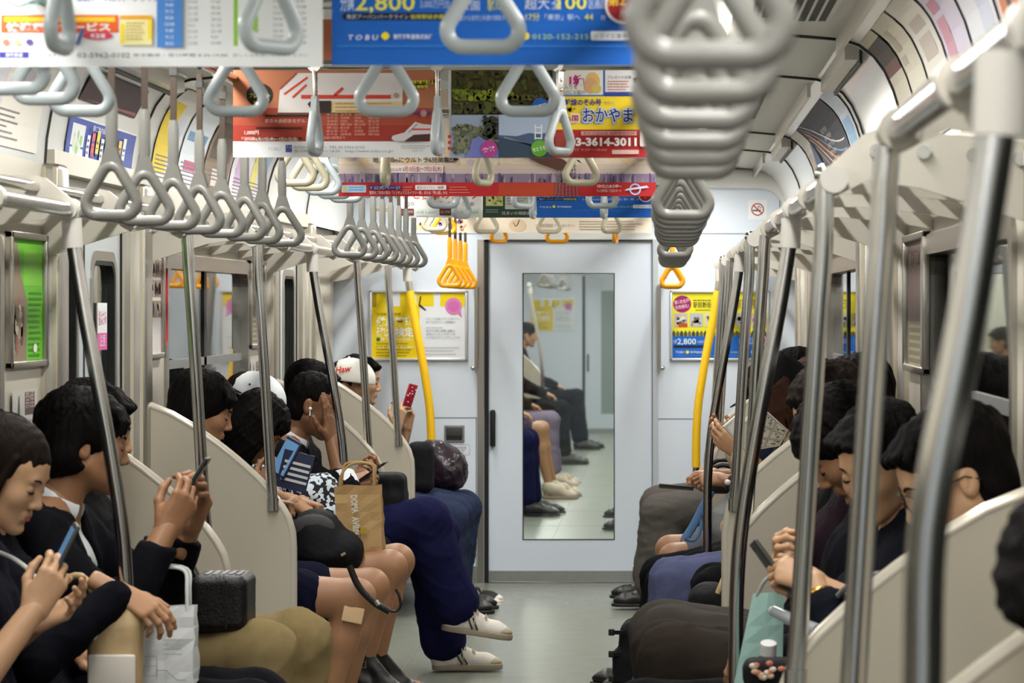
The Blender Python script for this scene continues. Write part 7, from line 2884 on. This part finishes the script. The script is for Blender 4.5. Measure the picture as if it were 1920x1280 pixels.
# black bag on the navy lap
t = soft('handbag', 'black bag on the navy lap in front of the distant partition', 'bag', lambda f: (f.box(P(728, 922, 12.75), (0.070, 0.10, 0.075), 0.03), f.box(P(715, 940, 12.75), (0.09, 0.11, 0.04), 0.03, 0.03)), tuple(P(660, 990, 12.58)), tuple(P(790, 870, 12.92)), M_nylon, amp=0.004)
b = MB()
b.tube(smooth_path([DP(712, 892, 12.72), DP(700, 875, 12.72), DP(690, 870, 12.74)], 5), 0.007, M_nylon, seg=8)
b.build('strap', None, t)
# purple-black plastic sack and black rucksack by the end wall
M_sack = mat('plastic_sack', (42, 32, 40), 0.22, bump=0.5, bscale=26, spec=0.6)
t = soft('plastic_sack', 'shiny dark purple plastic sack on the jeans by the end wall', 'bag', lambda f: (f.ell(P(838, 880, 16.0), (0.105, 0.11, 0.115), 0.0), f.ell(P(812, 850, 16.0), (0.075, 0.09, 0.07), 0.05)), tuple(P(770, 945, 15.84)), tuple(P(905, 810, 16.16)), M_sack, amp=0.012, freq=44, seed=9, h=0.005)
t = soft('rucksack', 'matt black rucksack behind the yellow pole at the end of the left bench', 'bag', lambda f: f.box(P(788, 876, 15.62), (0.065, 0.08, 0.125), 0.045), tuple(P(755, 945, 15.5)), tuple(P(822, 810, 15.74)), M_nylon, amp=0.005, seed=5)

# ------------------------------------------------------------------ right side belongings
# teal carrier
M_teal = mat('teal_paper', (150, 186, 178), 0.5, bump=0.06, bscale=18)
t = thing('carrier_bag', 'pale teal carrier bag with cord handles below the cupped hands on the right', 'bag', DP(1420, 1290, 6.85))
b = MB()
q = [P(1372, 1300, 6.80), P(1466, 1300, 6.80), P(1470, 1108, 6.84), P(1412, 1112, 6.84)]
q2 = [P(1372, 1300, 7.02), P(1466, 1300, 7.02), P(1468, 1112, 6.95), P(1412, 1118, 6.95)]
n = 6
vs = []
for j in range(n + 1):
    k = j / n
    r_ = [q[0].lerp(q[3], k), q[0].lerp(q[3], k).lerp(q[1].lerp(q[2], k), 0.5) + Vector((0, 0.006 * math.sin(5 * k), 0)), q[1].lerp(q[2], k), (q[1].lerp(q[2], k) + q2[1].lerp(q2[2], k)) / 2 + Vector((-0.012, 0, 0)), q2[1].lerp(q2[2], k), q2[0].lerp(q2[3], k), (q[0].lerp(q[3], k) + q2[0].lerp(q2[3], k)) / 2 + Vector((0.014, 0, 0))]
    vs += r_
fs = [(j * 7 + i, j * 7 + (i + 1) % 7, (j + 1) * 7 + (i + 1) % 7, (j + 1) * 7 + i) for j in range(n) for i in range(7)] + [tuple(range(7))]
b.add(vs, fs, M_teal)
b.build('sack', None, t)
for dy in (0.0, 0.11):
    b = MB()
    b.tube(smooth_path([P(1418, 1118, 6.84 + dy), P(1436, 1086, 6.84 + dy), P(1464, 1074, 6.86 + dy), P(1474, 1090, 6.86 + dy), P(1466, 1116, 6.84 + dy)], 6), 0.004, flat((150, 156, 150)), seg=8)
    b.build('handle', None, t)
# items in the lap behind the near partition
t = thing('drink_bottle', 'bottle with a white cap lying among the lap items at lower right', 'bottle', DP(1440, 1236, 6.55))
b = MB()
b.tube([P(1438, 1300, 6.58), P(1439, 1240, 6.56), P(1440, 1228, 6.56)], [0.032, 0.030, 0.016], mat('bottle_dark', (46, 44, 50), 0.25), seg=16)
b.build('bottle_body', None, t)
b = MB()
b.tube([P(1440, 1230, 6.56), P(1441, 1205, 6.55)], 0.0165, flat((216, 216, 214)), seg=18)
b.build('cap', None, t)
t = thing('folding_umbrella', 'clear plastic umbrella roll slanting below the teal bag', 'umbrella', DP(1480, 1160, 6.5))
b = MB()
b.tube([P(1452, 1146, 6.62), P(1535, 1184, 6.44)], [0.012, 0.016], mat('clear_plastic', (196, 204, 208), 0.12, trans=0.4), seg=12)
b.build('roll', None, t)
b = MB()
b.tube([P(1446, 1143, 6.63), P(1454, 1147, 6.62)], 0.008, M_whiteplastic, seg=10)
b.build('tip', None, t)
t = soft('floral_pouch', 'black pouch with pale flowers in the lap at lower right', 'pouch', lambda f: f.box(P(1452, 1262, 6.42), (0.062, 0.05, 0.03), 0.022), tuple(P(1360, 1320, 6.34)), tuple(P(1540, 1205, 6.5)), M_nylon, amp=0.004)
b = MB()
rr = random.Random(8)
for i in range(15):
    p = P(1410 + rr.uniform(0, 86), 1240 + rr.uniform(0, 30), 6.365)
    b.ball(p, (0.008, 0.004, 0.006), flat([(214, 180, 150), (196, 120, 96), (222, 210, 190)][i % 3]), seg=8)
b.build('flower_print', None, t)
t = thing('bag_strap', 'pale curved strap lying over the dark sleeve behind the near partition', 'strap', DP(1590, 1100, 6.4))
b = MB()
b.tube(smooth_path([P(1560, 1130, 6.5), P(1590, 1098, 6.45), P(1625, 1082, 6.4), P(1650, 1074, 6.38)], 6), 0.006, M_grey, seg=8)
b.tube(smooth_path([P(1572, 1150, 6.48), P(1600, 1112, 6.42), P(1622, 1104, 6.4)], 6), 0.004, flat((150, 160, 190)), seg=8)
b.build('strap', None, t)
# black bag with a beige strap, knees of the jeans wearer
t = soft('handbag', 'black bag with a white tag and beige strap beyond the bent right pole', 'bag', lambda f: (f.box(P(1346, 1140, 10.48), (0.085, 0.09, 0.06), 0.035), f.ell(P(1330, 1120, 10.48), (0.06, 0.08, 0.05), 0.04)), tuple(P(1270, 1210, 10.33)), tuple(P(1430, 1070, 10.63)), M_nylon, amp=0.006, seed=3)
b = MB()
b.tube(smooth_path([P(1345, 1112, 10.37), P(1354, 1090, 10.37), P(1366, 1056, 10.42), P(1370, 1030, 10.46)], 6), 0.008, mat('beige_strap', (196, 170, 130), 0.6), seg=8, flat_n=(0, 1, 0), ry=0.5)
b.build('strap', None, t)
b = MB()
b.box(P(1356, 0, 10.36).x, P(1372, 0, 10.36).x, 10.365, 10.372, P(0, 1136, 10.36).z, P(0, 1114, 10.36).z, flat((210, 212, 214)))
b.build('tag', None, t)
# grey cloth bag and blue strap
a, c = P(1322, 1040, 12.62), P(1405, 905, 12.62)
t = soft('cloth_bag', 'soft grey cloth bag on the lap under the folded hands', 'bag', lambda f: (f.ell(((a.x + c.x) / 2 + 0.03, 12.72, a.z + 0.10), (0.105, 0.10, 0.115), 0.0), f.ell((c.x + 0.0, 12.72, c.z - 0.06), (0.08, 0.09, 0.08), 0.06)), (a.x - 0.08, 12.56, a.z - 0.06), (c.x + 0.14, 12.90, c.z + 0.06), mat('grey_cloth', (122, 124, 124), 0.8, bump=0.15, bscale=160), amp=0.007, freq=34, seed=12)
b = MB()
b.tube(smooth_path([P(1396, 960, 12.58), P(1372, 966, 12.56), P(1354, 982, 12.56), P(1358, 1000, 12.56), P(1380, 990, 12.57)], 6), 0.006, mat('beige_strap', (196, 170, 130), 0.6), seg=8)
b.build('handle', None, t)
t = thing('lanyard', 'blue fabric strap hanging down beside the grey cloth bag', 'strap', DP(1308, 960, 12.58))
b = MB()
b.tube(smooth_path([P(1334, 920, 12.58), P(1318, 950, 12.58), P(1300, 985, 12.57), P(1284, 1010, 12.56)], 6), 0.016, mat('blue_strap', (74, 110, 150), 0.8, bump=0.2, bscale=200), seg=8, flat_n=(0, 1, 0), ry=0.3)
b.tube(smooth_path([P(1312, 962, 12.58), P(1314, 990, 12.57), P(1302, 1012, 12.56), P(1284, 1010, 12.56)], 6), 0.007, mat('blue_strap', (74, 110, 150), 0.8), seg=8, flat_n=(0, 1, 0), ry=0.4)
b.build('strap', None, t)
t = thing('bag_handle_coil', 'dark handbag with coiled handles in front of the distant right partition', 'bag', DP(1365, 862, 13.3))
b = MB()
b.tube(smooth_path([P(1330, 872, 13.3), P(1350, 862, 13.3), P(1380, 866, 13.3), P(1396, 880, 13.3)], 6), 0.009, M_leather, seg=8)
b.tube(smooth_path([P(1332, 880, 13.3), P(1356, 872, 13.3), P(1384, 880, 13.3)], 6), 0.009, M_leather, seg=8)
b.build('handle', None, t)
b = MB()
b.box(P(1330, 0, 13.3).x, P(1400, 0, 13.3).x, 13.26, 13.36, P(0, 925, 13.3).z, P(0, 880, 13.3).z, M_leather, bev=0.02)
b.build('bag_body', None, t)
# open comic magazine
t = thing('magazine', 'open comic magazine held by the passenger in the black peaked cap', 'magazine', DP(1420, 815, 10.8))
for sgn, q in ((-1, [P(1358, 800, 10.62), P(1402, 842, 10.66), P(1424, 806, 10.72), P(1386, 776, 10.66)]), (1, [P(1402, 842, 10.66), P(1458, 838, 10.9), P(1476, 806, 10.94), P(1424, 770, 10.72)])):
    pass
Lp = [P(1357, 799, 10.34), P(1400, 846, 10.42), P(1420, 812, 10.50), P(1384, 776, 10.40)]
Rp = [P(1400, 846, 10.42), P(1462, 836, 10.62), P(1478, 806, 10.66), P(1436, 768, 10.54)]
for nm, q, seed in (('left_page', Lp, 2), ('right_page', Rp, 3)):
    U, V = q[1] - q[0], q[3] - q[0]
    w_, h_ = U.length, V.length
    b = MB()
    nrm = U.cross(V).normalized()
    if nrm.y > 0:
        nrm = -nrm
    b.prism([q[0], q[1], q[2], q[3]], -nrm * 0.006, flat((206, 204, 196)))
    b.build(nm, None, t)
    rr = random.Random(seed)
    b = MB()
    z = nrm * 0.0006
    at = lambda x, y: q[0] * (1 - x) * (1 - y) + q[1] * x * (1 - y) + q[2] * x * y + q[3] * (1 - x) * y + z
    for i in range(2):
        for j in range(3):
            x0, y0 = 0.06 + 0.46 * i, 0.05 + 0.31 * j
            x1, y1 = x0 + 0.42, y0 + 0.28
            e = 0.012
            for bb in ((x0, x1, y0, y0 + e), (x0, x1, y1 - e, y1), (x0, x0 + e, y0, y1), (x1 - e, x1, y0, y1)):
                b.quad(at(bb[0], bb[2]), at(bb[1], bb[2]), at(bb[1], bb[3]), at(bb[0], bb[3]), flat((70, 68, 68)))
            for k in range(5):
                cx, cy = rr.uniform(x0 + .05, x1 - .1), rr.uniform(y0 + .04, y1 - .08)
                s_ = rr.uniform(0.03, 0.08)
                b.quad(at(cx, cy), at(cx + s_, cy + s_ * .3), at(cx + s_ * .8, cy + s_), at(cx - s_ * .2, cy + s_ * .7), flat([(60, 58, 60), (130, 128, 126), (40, 38, 40)][k % 3]))
    b.build('panels', None, t)
# black backpack on the floor
a, c = P(1152, 1330, 11.75), P(1236, 1170, 11.75)
t = soft('backpack', 'black backpack standing on the floor at the feet of the jeans wearer', 'backpack', lambda f: (f.box(((a.x + c.x) / 2 + 0.02, 11.85, 0.165), (0.085, 0.10, 0.155), 0.06), f.box(((a.x + c.x) / 2 - 0.045, 11.85, 0.12), (0.045, 0.085, 0.09), 0.03, 0.02)), (a.x - 0.06, 11.70, -0.03), (c.x + 0.12, 12.0, 0.40), M_nylon, amp=0.006, freq=46, seed=7)
b = MB()
for z in (0.10, 0.19, 0.27):
    b.box(a.x - 0.012, a.x + 0.05, 11.76, 11.772, z, z + 0.014, M_nylon)
    b.box(a.x - 0.022, a.x + 0.0, 11.757, 11.775, z - 0.004, z + 0.020, M_black, bev=0.003)
    b.build('buckle', None, t)
    b = MB()
b.tube(arc(((a.x + c.x) / 2 + 0.03, 11.85, 0.315), 0.035, 0, 180, 10), 0.008, M_nylon, seg=8)
b.build('grab_loop', None, t)
